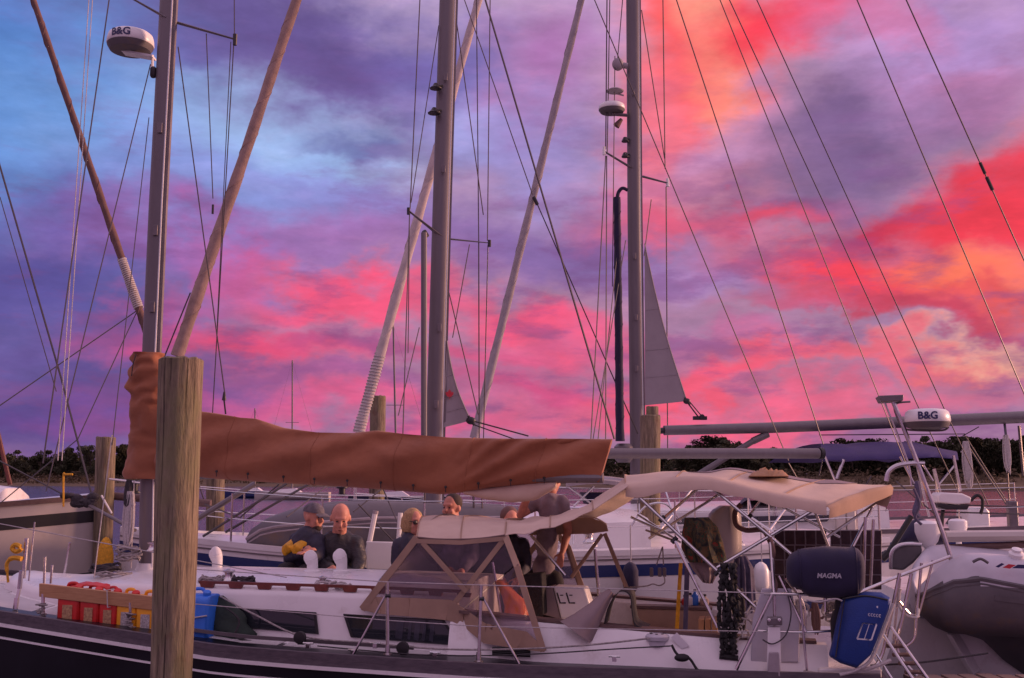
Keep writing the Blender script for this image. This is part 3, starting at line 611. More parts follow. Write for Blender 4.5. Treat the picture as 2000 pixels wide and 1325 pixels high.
# cockpit coamings, seats and sole
def slab(name, pts_st, z0, z1, mat, parent, bevel=.01, fr=B1):
    mb = MB(); mb.prism([fr.w(s, t, z0) for s, t in pts_st], (0, 0, z1 - z0)); return obj(name, mb, mat, parent, bevel)
for sg in (-1, 1):
    mb = MB(); g = []
    for i in range(13):
        s = 3.22 + 2.75 * i / 12; b = min(1.02, hb(s) - .28); zt = lerp([(3.2, sheer(3.2) + .27), (4.0, sheer(4) + .23), (5.2, sheer(5.2) + .17), (6, sheer(6) + .15)], s); zd = sheer(s) - .03
        zd -= .05; fo = lerp([(3.22, -.10), (3.9, 0), (9, 0)], s); b0 = b; b = b + fo
        g.append([B1.w(s, sg * (b + .16), zd), B1.w(s, sg * (b + .05), zt - .03), B1.w(s, sg * (b + .02), zt), B1.w(s, sg * (b - .12), zt), B1.w(s, sg * (b - .15), zt - .03), B1.w(s, sg * (b - .17), zd - .3)])
    mb.rings(g); obj('coaming', mb, MAT['white'], boat1, ang=40)
    mb = MB(); mb.rings([[B1.w(s, sg * (min(1.02, hb(s) - .28) + o_), lerp([(3.2, sheer(3.2) + .27), (4.0, sheer(4) + .23), (5.2, sheer(5.2) + .17), (6, sheer(6) + .15)], s) + h_) for o_, h_ in ((.012, .003), (.012, .024), (-.115, .024), (-.115, .003))] for s in [3.3 + .13 * i for i in range(21)]])
    obj('coaming_cap', mb, MAT['teak'], boat1)
slab('bridge_deck', [(3.25, -.86), (6.1, -.8), (6.1, .8), (3.25, .86)], .55, .62, MAT['white'], boat1)
for sg in (-1, 1): slab('seat', [(3.3, sg * .86), (5.9, sg * .78), (5.9, sg * .4), (3.3, sg * .4)], .62, .98, MAT['cream'], boat1, .02)
# transom stern deck
slab('stern_deck', [(5.9, -1.15), (6.32, -1.08), (6.32, 1.08), (5.9, 1.15)], sheer(6.2) - .04, sheer(6.2) + .02, MAT['white'], boat1)
# varnished hand rail with scalloped feet on the cabin edge
def cab_pt(u, v, dt=0.0):
    """point on the curved cabin side seen at that pixel"""
    t = .9
    for _ in range(8):
        P = B1.p(u, v, -t); t = TC(B1.st(P)[0])
    return P - B1.at * dt
hr = MB(); n = 60
def hrail(u, dv): s_, t_, z_ = B1.st(cab_pt(u, lerp(EDGE, u))); return B1.w(s_, -TC(s_) + .045, cab_edge_z(s_) + dv)
us = [384 + (905 - 384) * i / n for i in range(n + 1)]
hr.rings([[hrail(u, .052) + B1.at * -.012, hrail(u, .052) + B1.at * .012, hrail(u, .030) + B1.at * .012, hrail(u, .030) + B1.at * -.012] for u in us])
for u in range(400, 905, 56): hr.rings([[hrail(u + q * k, h_) + B1.at * o_ for q, h_ in ((-1, .03), (1, .03), (.8, .0), (-.8, .0))] for k, o_ in ((14, -.013), (14, .013))])
obj('handrail', hr, MAT['varnish'], boat1)
# side windows: frame and pane proud of the cabin side
def window(poly, lab):
    q = [cab_pt(u, v) for u, v in poly]; c = sum(q, V()) / len(q); fr = MB(); n = len(q)
    inner = [p.lerp(c, .0) + (c - p).normalized() * .022 for p in q]
    for i in range(n):
        j = (i + 1) % n; fr.prism([q[i], q[j], inner[j], inner[i]], -B1.at * .014)
    wn = obj('window', fr, MAT['blackp'], boat1, .003, lab)
    pm = MB(); pm.prism([p - B1.at * .003 for p in inner], -B1.at * .004); obj('pane', pm, MAT['glass'], wn)
    return wn
window([(452, 1186), (618, 1196), (623, 1239), (470, 1226), (452, 1212)], 'long dark forward cabin window')
w2_ = window([(671, 1199), (868, 1211), (891, 1246), (880, 1260), (686, 1245)], 'long dark aft cabin window with a pointed end')
for u0, u1 in ((776, 790), (800, 806), (812, 822), (828, 834), (842, 850)):
    mb = MB(); mb.prism([cab_pt(u, v) - B1.at * .0085 for u, v in ((u0, 1212 + (u0 - 776) * .06), (u1, 1213 + (u1 - 776) * .06), (u1 - 4, 1248 + (u1 - 776) * .08), (u0 - 4, 1246 + (u0 - 776) * .08))], -B1.at * .0015); obj('curtain_fold', mb, MAT['curtain'], w2_)
# mast: oval section with the dark luff track aft
MAXIS = [(288, 1110), (294, 690), (307, 400), (328, 0), (372, -840), (412, -1600)]
def oval(P, fr, a, b, n=16, off=0.0): return [P + fr.ax * (a * math.cos(2 * math.pi * j / n) + off) + fr.at * (b * math.sin(2 * math.pi * j / n)) for j in range(n)]
def mast(name, fr, axis, wpx, parent, mat, t=0.0, zlow=None, ratio=.62, dark=True):
    pts = [fr.p(u, v, t) for u, v in axis]
    if zlow is not None:
        d = (pts[0] - pts[1]).normalized(); pts.insert(0, pts[0] + d * ((pts[0].z - zlow) / -d.z))
    a = wpx / 2 / F_PX * fr.M.y; mb = MB(); mb.rings([oval(P, fr, a, a * ratio) for P in pts]); m = obj(name, mb, mat, parent, ang=50)
    if dark:
        tk = MB(); tk.rings([[P + fr.ax * (a + o_) + fr.at * q for o_, q in ((-.012, -.016), (.02, -.016), (.02, .016), (-.012, .016))] for P in pts[1:] ]); obj('luff_track', tk, MAT['alu_dark'], m)
        tk = MB(); tk.rings([[P + fr.ax * (a * .80 + o_) - fr.at * (a * ratio * .60 + q) for o_, q in ((-.006, -.004), (.006, -.004), (.006, .006), (-.006, .006))] for P in pts[1:]]); obj('sail_slot', tk, MAT['white2'], m)
    return m, pts, a
m1, m1p, m1a = mast('mast', B1, MAXIS, 35, boat1, MAT['alu'], zlow=1.2)
mb = MB(); mb.rings([oval(B1.p(286, v, 0), B1, m1a * k, m1a * .75 * k) for v, k in ((1128, 1.5), (1118, 1.5), (1108, 1.12), (1100, 1.05))]); obj('mast_collar', mb, MAT['white2'], m1)
# spreaders, radar, shrouds
def bar(name, parent, mat, pts, r, n=8, flat=1.0, bev=0): mb = MB(); mb.tube(pts, r, n, flat); return obj(name, mb, mat, parent)
sp0 = B1.p(328, 38, 0)
for (u, v, t) in ((252, -6, -1.0), (459, 77, 1.0)):
    tip = B1.p(u, v, 0)  # swept spreader, tip found on the picture ray at its side
    tip = B1.p(u, v, t * .12)
    s_ = bar('spreader', boat1, MAT['alu_dark'], [sp0 + B1.at * (t * .03), tip], [.028, .017], 8, .5)
    if t > 0: mb = MB(); mb.tube([tip + V((0, 0, .05)), tip - V((0, 0, .06))], [.022, .02], 8); obj('tip_cup', mb, MAT['blackp'], s_)
def radar(parent, fr, u, vtop, vbot, wpx, t, txt_du, name='radar_dome', letters='B&G', tilt=0.0, textang=0.0):
    c0 = fr.p(u, vbot, t); c1 = fr.p(u, vtop, t); R_ = wpx / 2 / F_PX * c0.y; h = (c1 - c0).length
    mb = MB(); mb.lathe(c0, (tilt, 0, 1), [(R_ * .55, h * .02), (R_ * .86, h * .10), (R_ * .97, h * .30), (R_ * .985, h * .36)], 32); base_prof = mb
    top = MB(); top.lathe(c0, (tilt, 0, 1), [(R_ * .97, h * .37), (R_, h * .42), (R_ * .985, h * .62), (R_ * .93, h * .84), (R_ * .80, h * .95), (R_ * .5, h * .995), (0.001, h)], 32)
    d = obj(name, top, MAT['white2'], parent, ang=50); obj('base', base_prof, MAT['hyp_d'], d)
    if letters:
        view = V((-c0.x, -c0.y, 0)).normalized(); nrm = Matrix.Rotation(textang, 3, 'Z') @ view; right = V((-nrm.y, nrm.x, 0))
        P = c0 + V((0, 0, h * .63)) + nrm * (R_ * .985)
        text(letters, MAT['print_n'], 'lettering', d, P, right, V((0, 0, 1)) - nrm * .06, min(R_ * .85, h * 1.05), .006, bend=R_ * .985, bold=.03)
    return d, c0, R_, h
rd, rc, rR, rh = radar(boat1, B1, 254, 64, 104, 93, 0.05, 0, textang=R(-26))
rd['label'] = 'white radar dome on the near mast'
mb = MB(); mb.prism([rc + V((-rR * .3, -.05, .02)), rc + V((rR * 1.05, -.05, -.035)), rc + V((rR * 1.05, .07, -.035)), rc + V((-rR * .3, .07, .02))], (0, 0, -.02)); mb.tube([rc + V((rR * 1.0, 0, -.16)), rc + V((rR * 1.0, 0, -.03)), rc + V((rR * .2, 0, .0))], .015, 6); obj('bracket', mb, MAT['white2'], rd)
mb = MB(); mb.lathe(B1.p(299, 152, -.02), (0, 0, 1), [(.02, 0), (.032, .02), (.032, .09), (.015, .11)], 10); obj('steaming_light', mb, MAT['blackp'], boat1)
def wires(parent, fr, L_, mat, name='shroud'):
    for (u0, v0, u1, v1, w_, t0, t1) in L_:
        mb = MB(); line(mb, fr, u0, v0, u1, v1, w_, t0, t1); obj(name, mb, mat, parent)
W1 = [(456, -300, 458, 72, 2.2, .12, .12), (457, 80, 411, 880, 2.2, .12, 1.2), (451, 82, 424, 640, 1.8, .12, 1.2), (348, 92, 440, 775, 2.6, .05, .3), (403, 66, 416, 388, 2.2, .1, .1),
      (294, 126, 90, 960, 2.4, -.05, -1.0), (291, 230, 219, 870, 2.0, -.05, -.6), (216, -20, 84, 905, 3.0, -.1, -1.05)]
wires(boat1, B1, W1, MAT['wire'])
wires(boat1, B1, [(175, -20, 113, 900, 2.0, 0, -1.0), (182, -20, 121, 900, 2.0, .1, -1.0), (219, 850, 184, 1128, 2.4, -.6, -.6)], MAT['wire_l'], 'halyard')
mb = MB(); P = B1.p(416, 400, .1); mb.tube([P, P - V((0, 0, .09))], .011, 6); obj('toggle_fitting', mb, MAT['blackp'], boat1); mb = MB(); P = B1.p(438, 772, .3); mb.tube([P + V((0, 0, .03)), P - V((0, 0, .05))], [.01, .022], 8); mb.tube([P - V((0, 0, .05)), P - V((-.02, 0, .18))], .008, 6); obj('shackle', mb, MAT['blackp'], boat1)
# boom inside the cover
mb = MB(); mb.tube([B1.p(300, 925, 0), B1.p(1178, 934, 0)], .06, 12, .75); obj('boom', mb, MAT['alu'], boat1)
# sail cover (a thing of its own): mast wrap and the long part laid over the flaked sail
cov = thing('sail_cover', 'rust red canvas sail cover wrapped over the boom of the near boat', 'sail cover', B1.p(700, 950, 0))
TOP = [(318, 790), (360, 797), (395, 804), (425, 808), (470, 816), (500, 818), (555, 836), (620, 845), (690, 846), (735, 841), (790, 848), (880, 855), (1000, 857), (1100, 857), (1196, 858)]
BOT = [(318, 934), (395, 934), (500, 941), (620, 948), (700, 953), (780, 959), (862, 966), (910, 962), (960, 953), (1040, 946), (1100, 943), (1172, 944)]
rs = []; NU = 150; NR = 44
for i in range(NU + 1):
    f = i / NU; u0 = 318 + (1196 - 318) * f; u1 = 318 + (1171 - 318) * f; a = B1.p(u0, lerp(TOP, u0), 0); b = B1.p(u1, lerp(BOT, u1), 0)
    th = lerp([(0, .17), (.25, .20), (.6, .165), (1, .085)], f); ring = []
    for j in range(NR):
        q = 2 * math.pi * j / NR; h = .5 - .5 * math.cos(q)            # 0 at ridge, 1 at bottom
        wd = math.sin(q) * (0.35 + .65 * h ** .8) * th * 1.12
        P = a.lerp(b, h)
        uu = u0 + (u1 - u0) * h; vv = lerp(TOP, u0) + (lerp(BOT, u1) - lerp(TOP, u0)) * h
        # stress folds: fan towards the clew, drag lines from the reef ties, soft drape
        an = math.atan2(vv - 985, uu - 830); fan = max(0, min(1, (uu - 880) / 120)) * math.sin(an * 34 + 2 * noise.noise((uu * .004, vv * .01, 2))) * .034
        drag = .026 * math.sin((uu * .55 + vv * 1.5) * .05 + 3 * noise.noise((uu * .004, vv * .006, 0))) * (1 - max(0, min(1, (uu - 860) / 100)))
        soft = .030 * noise.noise((uu * .012, vv * .022, 1)) + .010 * noise.noise((uu * .05, vv * .03, 5))
        ht = max(0, 1 - abs(uu - 745) / 70) * max(0, 1 - abs(h - .25) / .5) * .014 * math.sin((vv - abs(uu - 735) * .5) * .16)
        side = 1 if wd >= 0 else -1
        P = P + B1.at * (wd + side * (fan + drag + soft + ht) * min(1, abs(math.sin(q)) * 2))
        ring.append(P)
    rs.append(ring)
mb = MB(); mb.rings(rs); obj('boom_cover', mb, MAT['cover'], cov, ang=80)
for i in (24, 52, 80, 104, 128):
    mb = MB(); c_ = sum(rs[i], V()) / NR; mb.tube([p_ + (p_ - c_).normalized() * .002 for p_ in rs[i]] + [rs[i][0]], .0045, 5); obj('cover_seam', mb, MAT['cover'], cov)
for i in range(10, 148, 11):
    P_ = rs[i][NR * 5 // 8] if rs[i][NR // 4].y > rs[i][3 * NR // 4].y else rs[i][NR * 3 // 8]; mb = MB(); mb.ell(P_ - B1.at * .008, (.012, .008, .012), 8, 6); mb.tube([P_ - B1.at * .01, P_ - B1.at * .004 - V((0, 0, .045))], .004, 5); obj('toggle', mb, MAT['blackp'], cov)
WR = [(690, 264, 314), (700, 262, 316), (722, 256, 322), (742, 252, 330), (757, 250, 330), (768, 256, 326), (800, 257, 330), (840, 256, 340), (870, 254, 350), (900, 247, 358), (925, 243, 362), (936, 244, 362)]
rs = []; seq = []
for i in range(len(WR) - 1):
    for k in range(6): f = k / 6; seq.append([WR[i][j] + (WR[i + 1][j] - WR[i][j]) * f for j in range(3)])
seq.append(list(WR[-1]))
for v, ul, ur in seq:
    A = B1.p(ul, v, 0); Bp = B1.p(ur, v, 0); c = (A + Bp) / 2; a = (Bp - A).length / 2; ring = []
    for j in range(36):
        q = 2 * math.pi * j / 36; fold = .014 * math.sin(v * .21 + 2.6 * math.sin(q + v * .01) + 5 * noise.noise((math.cos(q), math.sin(q), v * .02))) * (1 if v < 790 else .45) + .030 * noise.noise((math.cos(q) * 1.5, math.sin(q) * 1.5, v * .04)) + .008 * math.sin(v * .11 + q * 2)
        ring.append(c + B1.ax * (math.cos(q) * (a + fold)) + B1.at * (math.sin(q) * (min(a, .13) + fold)))
    rs.append(ring)
mb = MB(); mb.rings(rs); obj('mast_wrap', mb, MAT['cover'], cov, ang=80)
mb = MB(); mb.tube(smooth_path([B1.p(266, 692, -.13), B1.p(260, 712, -.15), B1.p(257, 735, -.14)]), .005, 5); obj('lacing', mb, MAT['rope_d'], cov)
# loose sail bunt hanging below the aft end of the cover
mb = MB(); rs = []
for i in range(25):
    f = i / 24; u = 908 + 178 * f; vt = lerp([(908, 958), (1000, 948), (1090, 940)], u); vb = lerp([(908, 966), (950, 976), (1000, 982), (1045, 978), (1090, 952)], u)
    a, b = B1.p(u, vt, 0), B1.p(u, vb, 0); c = (a + b) / 2; h = (a - b).length / 2
    rs.append([c + V((0, 0, h * math.cos(q))) + B1.at * ((.05 + .01 * math.sin(u * .12)) * math.sin(q)) for q in [2 * math.pi * j / 14 for j in range(14)]])
mb.rings(rs); tag(obj('sail_bunt', mb, MAT['beige'], None, ang=70), 'pale folded sailcloth hanging below the aft end of the rust cover', 'sail')
# ------------------------------------------------------------------ dodger (spray hood) of the near boat
def resample(pts, n):
    pts = smooth_path(pts, 6); L_ = [0]
    for a, b in zip(pts, pts[1:]): L_.append(L_[-1] + (b - a).length)
    out = []
    for i in range(n + 1):
        x = L_[-1] * i / n; k = 0
        while k < len(L_) - 2 and L_[k + 1] < x: k += 1
        f = (x - L_[k]) / max(1e-9, L_[k + 1] - L_[k]); out.append(pts[k].lerp(pts[k + 1], min(1, max(0, f))))
    return out
def canvas(near, crown, far, n=30, m=14, ripple=.008, seed=0, power=2.0):
    """cloth stretched over bows: near edge, crown and far edge polylines"""
    A, C, D = resample(near, n), resample(crown, n), resample(far, n); g = []
    for i in range(n + 1):
        row = []
        for j in range(m + 1):
            f = j / m; x = abs(2 * f - 1); P = (A[i].lerp(C[i], f * 2) if f < .5 else C[i].lerp(D[i], f * 2 - 1))
            base = A[i].z if f < .5 else D[i].z
            P.z = C[i].z + (base - C[i].z) * x ** power
            P.z += ripple * noise.noise((i * .35 + seed, j * .5, seed)) + ripple * .7 * math.sin(i * .9 + j * .7 + seed) * (1 - x)
            row.append(P)
        g.append(row)
    return g
dod = thing('dodger', 'beige canvas spray dodger with clear vinyl side windows on the near boat', 'dodger', B1.p(880, 1200, -.6))
TN = -.975
def up_(P, z): return V((P.x, P.y, P.z + z))
nearE = [B1.p(u, v, TN) for u, v in ((814, 1050), (860, 1054), (930, 1053), (986, 1046), (1040, 1038), (1100, 1022), (1150, 1000), (1190, 975), (1226, 950))]
crownE = [B1.p(u, v, 0) for u, v in ((824, 1010), (870, 1007), (930, 1012), (990, 1016), (1040, 1013), (1096, 1003), (1140, 988), (1178, 964), (1220, 934))]
farE = [B1.w(B1.st(a)[0], -TN, a.z - .02) for a in nearE]
g = canvas(nearE[:4], crownE[:4], farE[:4], 16, 14, .006, 1, 2.6)
mb = MB(); mb.sheet(g, (0, 0, -.006)); obj('top', mb, MAT['beige'], dod, ang=70)
g = canvas(nearE[3:], crownE[3:], farE[3:], 26, 14, .016, 4, 2.0)
mb = MB(); mb.sheet(g, (0, 0, -.005)); cp = obj('connector', mb, MAT['beige'], dod, ang=70, label='sagging pale canvas joining the dodger to the bimini')
mb = MB(); mb.tube(resample(nearE[:4], 20), .009, 6); obj('piping', mb, MAT['teak'], dod)
g0 = canvas(nearE[:4], crownE[:4], farE[:4], 16, 14, .006, 1, 2.6); g1 = canvas(nearE[3:], crownE[3:], farE[3:], 26, 14, .016, 4, 2.0)
for row in (g0[0], g0[8], g0[16], g1[9], g1[18]):
    mb = MB(); mb.tube([P + V((0, 0, .003)) for P in row], .006, 5); obj('seam', mb, MAT['tan'], dod)
def strip(mb, px, t, wpx, tk=.008, fr=B1):
    P = [fr.p(u, v, t) for u, v in px]
    for a, b in zip(P, P[1:]):
        d = (b - a).normalized(); n_ = d.cross(fr.at).normalized(); w_ = wpx / 2 / F_PX * a.y
        mb.prism([a + n_ * w_, b + n_ * w_, b - n_ * w_, a - n_ * w_], -fr.at * tk)
for sg, t in ((1, TN), (-1, .975)):
    sh = (lambda P: P) if sg == 1 else (lambda P: B1.w(B1.st(P)[0], .975, P.z))
    def pj(u, v, tt=TN):
        tt = lerp([(0, TN), (905, TN), (960, -1.16), (1070, -1.20)], u) if v > 1100 else TN
        q_ = B1.p(u, v, tt); return q_ if sg == 1 else B1.w(B1.st(q_)[0], -tt, q_.z)
    q = [pj(*c) for c in ((714, 1188), (816, 1054), (900, 1056), (988, 1048), (1052, 1262), (960, 1230), (900, 1190), (880, 1172), (740, 1168))]
    mb = MB(); mb.prism([q[0], q[1], q[2], q[3], pj(1010, 1100), pj(905, 1188), q[7], q[8]], -B1.at * .003 * sg); obj('vinyl_window', mb, MAT['vinyl'], dod)
    mb = MB(); mb.prism([pj(1012, 1101), q[4], q[5], pj(907, 1190)], -B1.at * .003 * sg); obj('vinyl_window', mb, MAT['vinyl'], dod)
    def stp(px, wpx, tk=.012):
        mb = MB(); P = [pj(u, v) for u, v in px]
        for a, b in zip(P, P[1:]):
            d = (b - a).normalized(); n_ = d.cross(B1.at).normalized(); w_ = wpx / 2 / F_PX * a.y; mb.prism([a + n_ * w_ - B1.at * .004, b + n_ * w_ - B1.at * .004, b - n_ * w_ - B1.at * .004, a - n_ * w_ - B1.at * .004], -B1.at * tk * sg)
        obj('window_strap', mb, MAT['tan'], dod)
    stp([(708, 1190), (815, 1050)], 13); stp([(826, 1060), (912, 1156)], 9, .014); stp([(983, 1056), (884, 1184)], 10, .010); stp([(988, 1048), (1012, 1110)], 12); stp([(1010, 1106), (1062, 1272)], 12); stp([(815, 1057), (900, 1060), (988, 1052)], 8, .016)
    sk = [pj(*c) for c in ((706, 1190), (736, 1166), (800, 1168), (882, 1172), (908, 1192), (950, 1222), (1030, 1236), (1066, 1270), (1010, 1266), (955, 1262), (930, 1232), (872, 1210), (800, 1203), (720, 1197))]
    mb = MB(); top_ = [(706, 1188), (736, 1166), (800, 1168), (882, 1172), (908, 1190), (950, 1218), (1030, 1234), (1066, 1268)]; bot_ = [(708, 1192), (745, 1199), (800, 1204), (872, 1211), (905, 1222), (945, 1256), (1010, 1267), (1064, 1273)]
    mb.sheet([[pj(a[0] + (b[0] - a[0]) * k, a[1] + (b[1] - a[1]) * k) - B1.at * (.008 + .006 * math.sin(i * 2.1 + k * 3)) * sg for k in (0, .33, .67, 1)] for i, (a, b) in enumerate((tuple(top_[j][m] + (top_[j + 1][m] - top_[j][m]) * f for m in (0, 1)), tuple(bot_[j][m] + (bot_[j + 1][m] - bot_[j][m]) * f for m in (0, 1))) for j in range(7) for f in (0, .34, .67, 1))], -B1.at * .008 * sg); obj('skirt', mb, MAT['tan'], dod, ang=70)
mb = MB(); mb.prism([B1.p(u, v, .86) for u, v in ((800, 1066), (830, 1058), (990, 1054), (1010, 1100), (1015, 1150), (800, 1150))], B1.at * .01); obj('dark_backing', mb, MAT['navy'], dod)  # navy sheet added to darken the dodger's interior
# front window band between the two sides
mb = MB(); a0, a1 = B1.st(B1.p(708, 1188, TN)), B1.st(B1.p(812, 1052, TN)); g = []
for i in range(9):
    f = i / 8; g.append([B1.w(a0[0] + (a1[0] - a0[0]) * f - .22 * (1 - k * k) * (1 - f * .8), k * .9, a0[2] + (a1[2] - a0[2]) * f + (.06 + .10 * f) * (1 - k * k)) for k in [-1 + j / 6 for j in range(13)]])
mb.sheet(g, (.003, 0, 0)); obj('front_window', mb, MAT['vinyl'], dod)
# bows and struts of the dodger (tan-sleeved stainless)
def tubes(parent, name, mat, L_, fr=B1):
    for pts, wpx in L_:
        P = [fr.p(u, v, t) for u, v, t in pts]; P = smooth_path(P, 5) if len(P) > 2 else P
        mb = MB(); mb.tube(P, wpx / 2 / F_PX * P[0].y, 8); obj(name, mb, mat, parent)
tubes(dod, 'bow', MAT['tan'], [([(1176, 1044, .2), (1116, 1128, .2)], 7), ([(1181, 1042, .2), (1228, 1158, .2)], 8)])
tubes(dod, 'strut', MAT['steel'], [([(1037, 1046, -.2), (1104, 1124, -.2)], 6), ([(1162, 1073, .5), (1170, 1172, .5)], 6)])
mb = MB(); mb.prism([B1.p(u, v, .45) for u, v in ((1030, 1046), (1060, 1030), (1110, 1014), (1150, 1010), (1184, 1022), (1188, 1038), (1150, 1043))], B1.at * .01); obj('visor_flap', mb, MAT['tan'], dod)
mb = MB(); mb.tube(smooth_path([B1.p(u, v, .42) for u, v in ((1118, 1012), (1140, 1009), (1165, 1013), (1184, 1024))]), .007, 6); obj('flap_piping', mb, MAT['beige'], dod)
# ------------------------------------------------------------------ bimini
bim = thing('bimini', 'pale beige bimini awning on steel bows over the stern cockpit of the near boat', 'bimini', B1.p(1450, 1250, 0))
nB = [B1.p(u, v, -.9) for u, v in ((1222, 956), (1265, 955), (1320, 945), (1385, 944), (1440, 955), (1500, 970), (1560, 982), (1614, 990))]
cB = [B1.p(u, v, -.1) for u, v in ((1220, 930), (1270, 923), (1330, 922), (1395, 921), (1446, 916), (1520, 929), (1630, 941), (1738, 950))]
fB = [B1.w(B1.st(c)[0] + .05, .75, a.z + .03) for a, c in zip(nB, cB)]
g = canvas(nB, cB, fB, 34, 16, .010, 9, 1.7)
mb = MB(); mb.sheet(g, (0, 0, -.006)); obj('top', mb, MAT['beige'], bim, ang=70)
rs = []
A = resample(nB, 34)
mb = MB(); mb.sheet([[P + V((0, 0, .05)) + B1.at * .05, P + V((0, 0, .01)) - B1.at * .006, P - V((0, 0, .055 + .008 * math.sin(i * .8))) - B1.at * .012] for i, P in enumerate(A)], (0, .004, 0)); obj('valance', mb, MAT['beige'], bim, ang=70)
E = g[-1]
for i in (0, 8, 17, 26):
    mb = MB(); mb.tube([P + V((0, 0, .002)) for P in g[i]], .007, 5); obj('seam', mb, MAT['tan'], bim)
gz = [[P + V((0, 0, .006)) for P in r_[6:12]] for r_ in g[9:31]]; mb = MB(); mb.sheet(gz, (0, 0, -.003)); obj('dark_panel', mb, MAT['taupe'], bim, ang=70)
mb = MB(); mb.sheet([[P + V((.004, 0, .006)), P + V((.02, -.01, -.02)), P + V((.01, -.01, -.085 - .03 * math.sin(i * .45)))] for i, P in enumerate(E)], (.004, 0, 0)); obj('aft_valance', mb, MAT['tan'], bim, ang=70)
mb = MB(); mb.prism([B1.p(u, v, .3) for u, v in ((1700, 958), (1736, 952), (1742, 968), (1733, 990), (1712, 986))], B1.at * .02); obj('corner_flap', mb, MAT['tan'], bim)
tubes(bim, 'frame_tube', MAT['steel'], [
 ([(1234, 958, -.88), (1480, 1190, -1.05)], 7), ([(1371, 948, -.88), (1292, 1016, -.5)], 6), ([(1405, 966, -.5), (1268, 1052, -.1)], 5.5), ([(1394, 956, -.85), (1545, 1082, -1.0)], 6.5),
 ([(1317, 1055, -.9), (1402, 1226, -1.05)], 6.5), ([(1400, 1109, -1.0), (1606, 986, -.88)], 7), ([(1494, 966, -.6), (1460, 1012, -.3)], 5), ([(1612, 1052, .2), (1716, 980, .5)], 6), ([(1664, 1070, .2), (1704, 992, .4)], 6),
 ([(1592, 1000, -.7), (1618, 1068, -.6)], 5.5), ([(1500, 975, .7), (1640, 1050, .8)], 5), ([(1232, 1010, .6), (1300, 1040, .6)], 5), ([(1245, 1005, .8), (1330, 1060, .8)], 4.5), ([(1316, 1056, -.9), (1262, 1036, -.5)], 4.5)])
# clips on the tubes
for u, v, t in ((1401, 1118, -1.0), (1463, 1010, -.4), (1317, 1055, -.9), (1293, 1014, -.85)):
    mb = MB(); P = B1.p(u, v, t); mb.tube([P - V((.02, 0, .02)), P + V((.02, 0, .02))], .017, 8); obj('tube_clip', mb, MAT['blackp'], bim)
# crumpled cloth lying on the bimini
mb = MB(); g = []
for i in range(15):
    row = []
    for j in range(11):
        u = 1462 + 78 * i / 14; b = B1.p(u, 926, -.3 + .05 * (j - 5)); e = max(0, math.sin(math.pi * i / 14)) * max(0, math.sin(math.pi * j / 10)); row.append(b + V((0, 0, -.015 + .045 * e ** .5 * (.45 + 1.9 * abs(noise.noise((i * .55, j * .75, 2)))))))
    g.append(row)
mb.sheet(g, (0, 0, -.005)); tag(obj('cloth', mb, MAT['woodbox'], None, ang=60), 'crumpled brown cloth lying on top of the bimini', 'cloth')
# ------------------------------------------------------------------ fittings of the near boat
def stanchion(u0, v0, u1, v1, br, t=None):
    P1 = B1.p(u1, v1, -1.46); P0 = B1.p(u0, v0, -1.46); mb = MB(); mb.tube([P1, P0], .0125, 8); o = obj('stanchion', mb, MAT['steel'], boat1)
    mb = MB(); mb.lathe(P1, (0, 0, 1), [(.035, 0), (.035, .01), (.018, .014), (.018, .07)], 10); obj('base', mb, MAT['steel'], o)
    if br:
        mb = MB(); mb.tube([B1.p(br[0], br[1], -1.46), B1.p(br[2], br[3], -1.44)], .009, 8); obj('brace', mb, MAT['steel'], o)
    mb = MB(); P = B1.p(u0 + 1, v0 + 27, -1.46); mb.tube([P - V((.018, 0, 0)), P + V((.018, 0, 0))], .016, 8); obj('clamp', mb, MAT['blackp'], o)
stanchion(757, 1137, 757, 1280, (752, 1165, 690, 1279)); stanchion(940, 1143, 935, 1294, (945, 1170, 1014, 1297))
wires(boat1, B1, [(-60, 1012, 560, 1128, 2, -1.0, -1.46), (380, 1112, 757, 1137, 2.0, -1.40, -1.46), (757, 1137, 940, 1143, 2.0, -1.46, -1.46), (940, 1143, 1505, 1159, 2.0, -1.46, -1.3),
      (380, 1180, 757, 1212, 1.8, -1.40, -1.46), (757, 1212, 940, 1224, 1.8, -1.46, -1.46), (940, 1224, 1490, 1234, 1.8, -1.46, -1.3)], MAT['wire_l'], 'lifeline')
# jib sheet, car and blocks along the side deck
mb = MB(); mb.tube(smooth_path([B1.p(u, v, t) for u, v, t in ((430, 1165, -1.0), (500, 1202, -1.15), (590, 1243, -1.25), (720, 1256, -1.27), (860, 1268, -1.27), (1010, 1268, -1.27), (1150, 1260, -1.22), (1270, 1247, -1.15))], 6), .007, 6); tag(obj('jib_sheet', mb, MAT['rope'], None), 'grey rope running along the side deck of the near boat', 'rope')
mb = MB(); mb.tube(smooth_path([B1.p(u, v, t) for u, v, t in ((620, 1262, -1.35), (800, 1278, -1.36), (935, 1281, -1.35), (1060, 1277, -1.3), (1200, 1268, -1.25), (1310, 1262, -1.22))], 6), .005, 6); tag(obj('furling_line', mb, MAT['rope_d'], None), 'thin dark line led aft along the toe rail', 'rope')
for u, v in ((590, 1244), (790, 1264)):
    P = B1.p(u, v, -1.26); mb = MB(); mb.lathe(P - B1.at * .02, -B1.at, [(.018, 0), (.045, .004), (.045, .012), (.03, .022), (.045, .032), (.045, .04), (.015, .044)], 16); mb.box(P + V((0, 0, -.04)), (.05, .05, .03), B1.rot); obj('sheet_block', mb, MAT['blackp'], boat1)
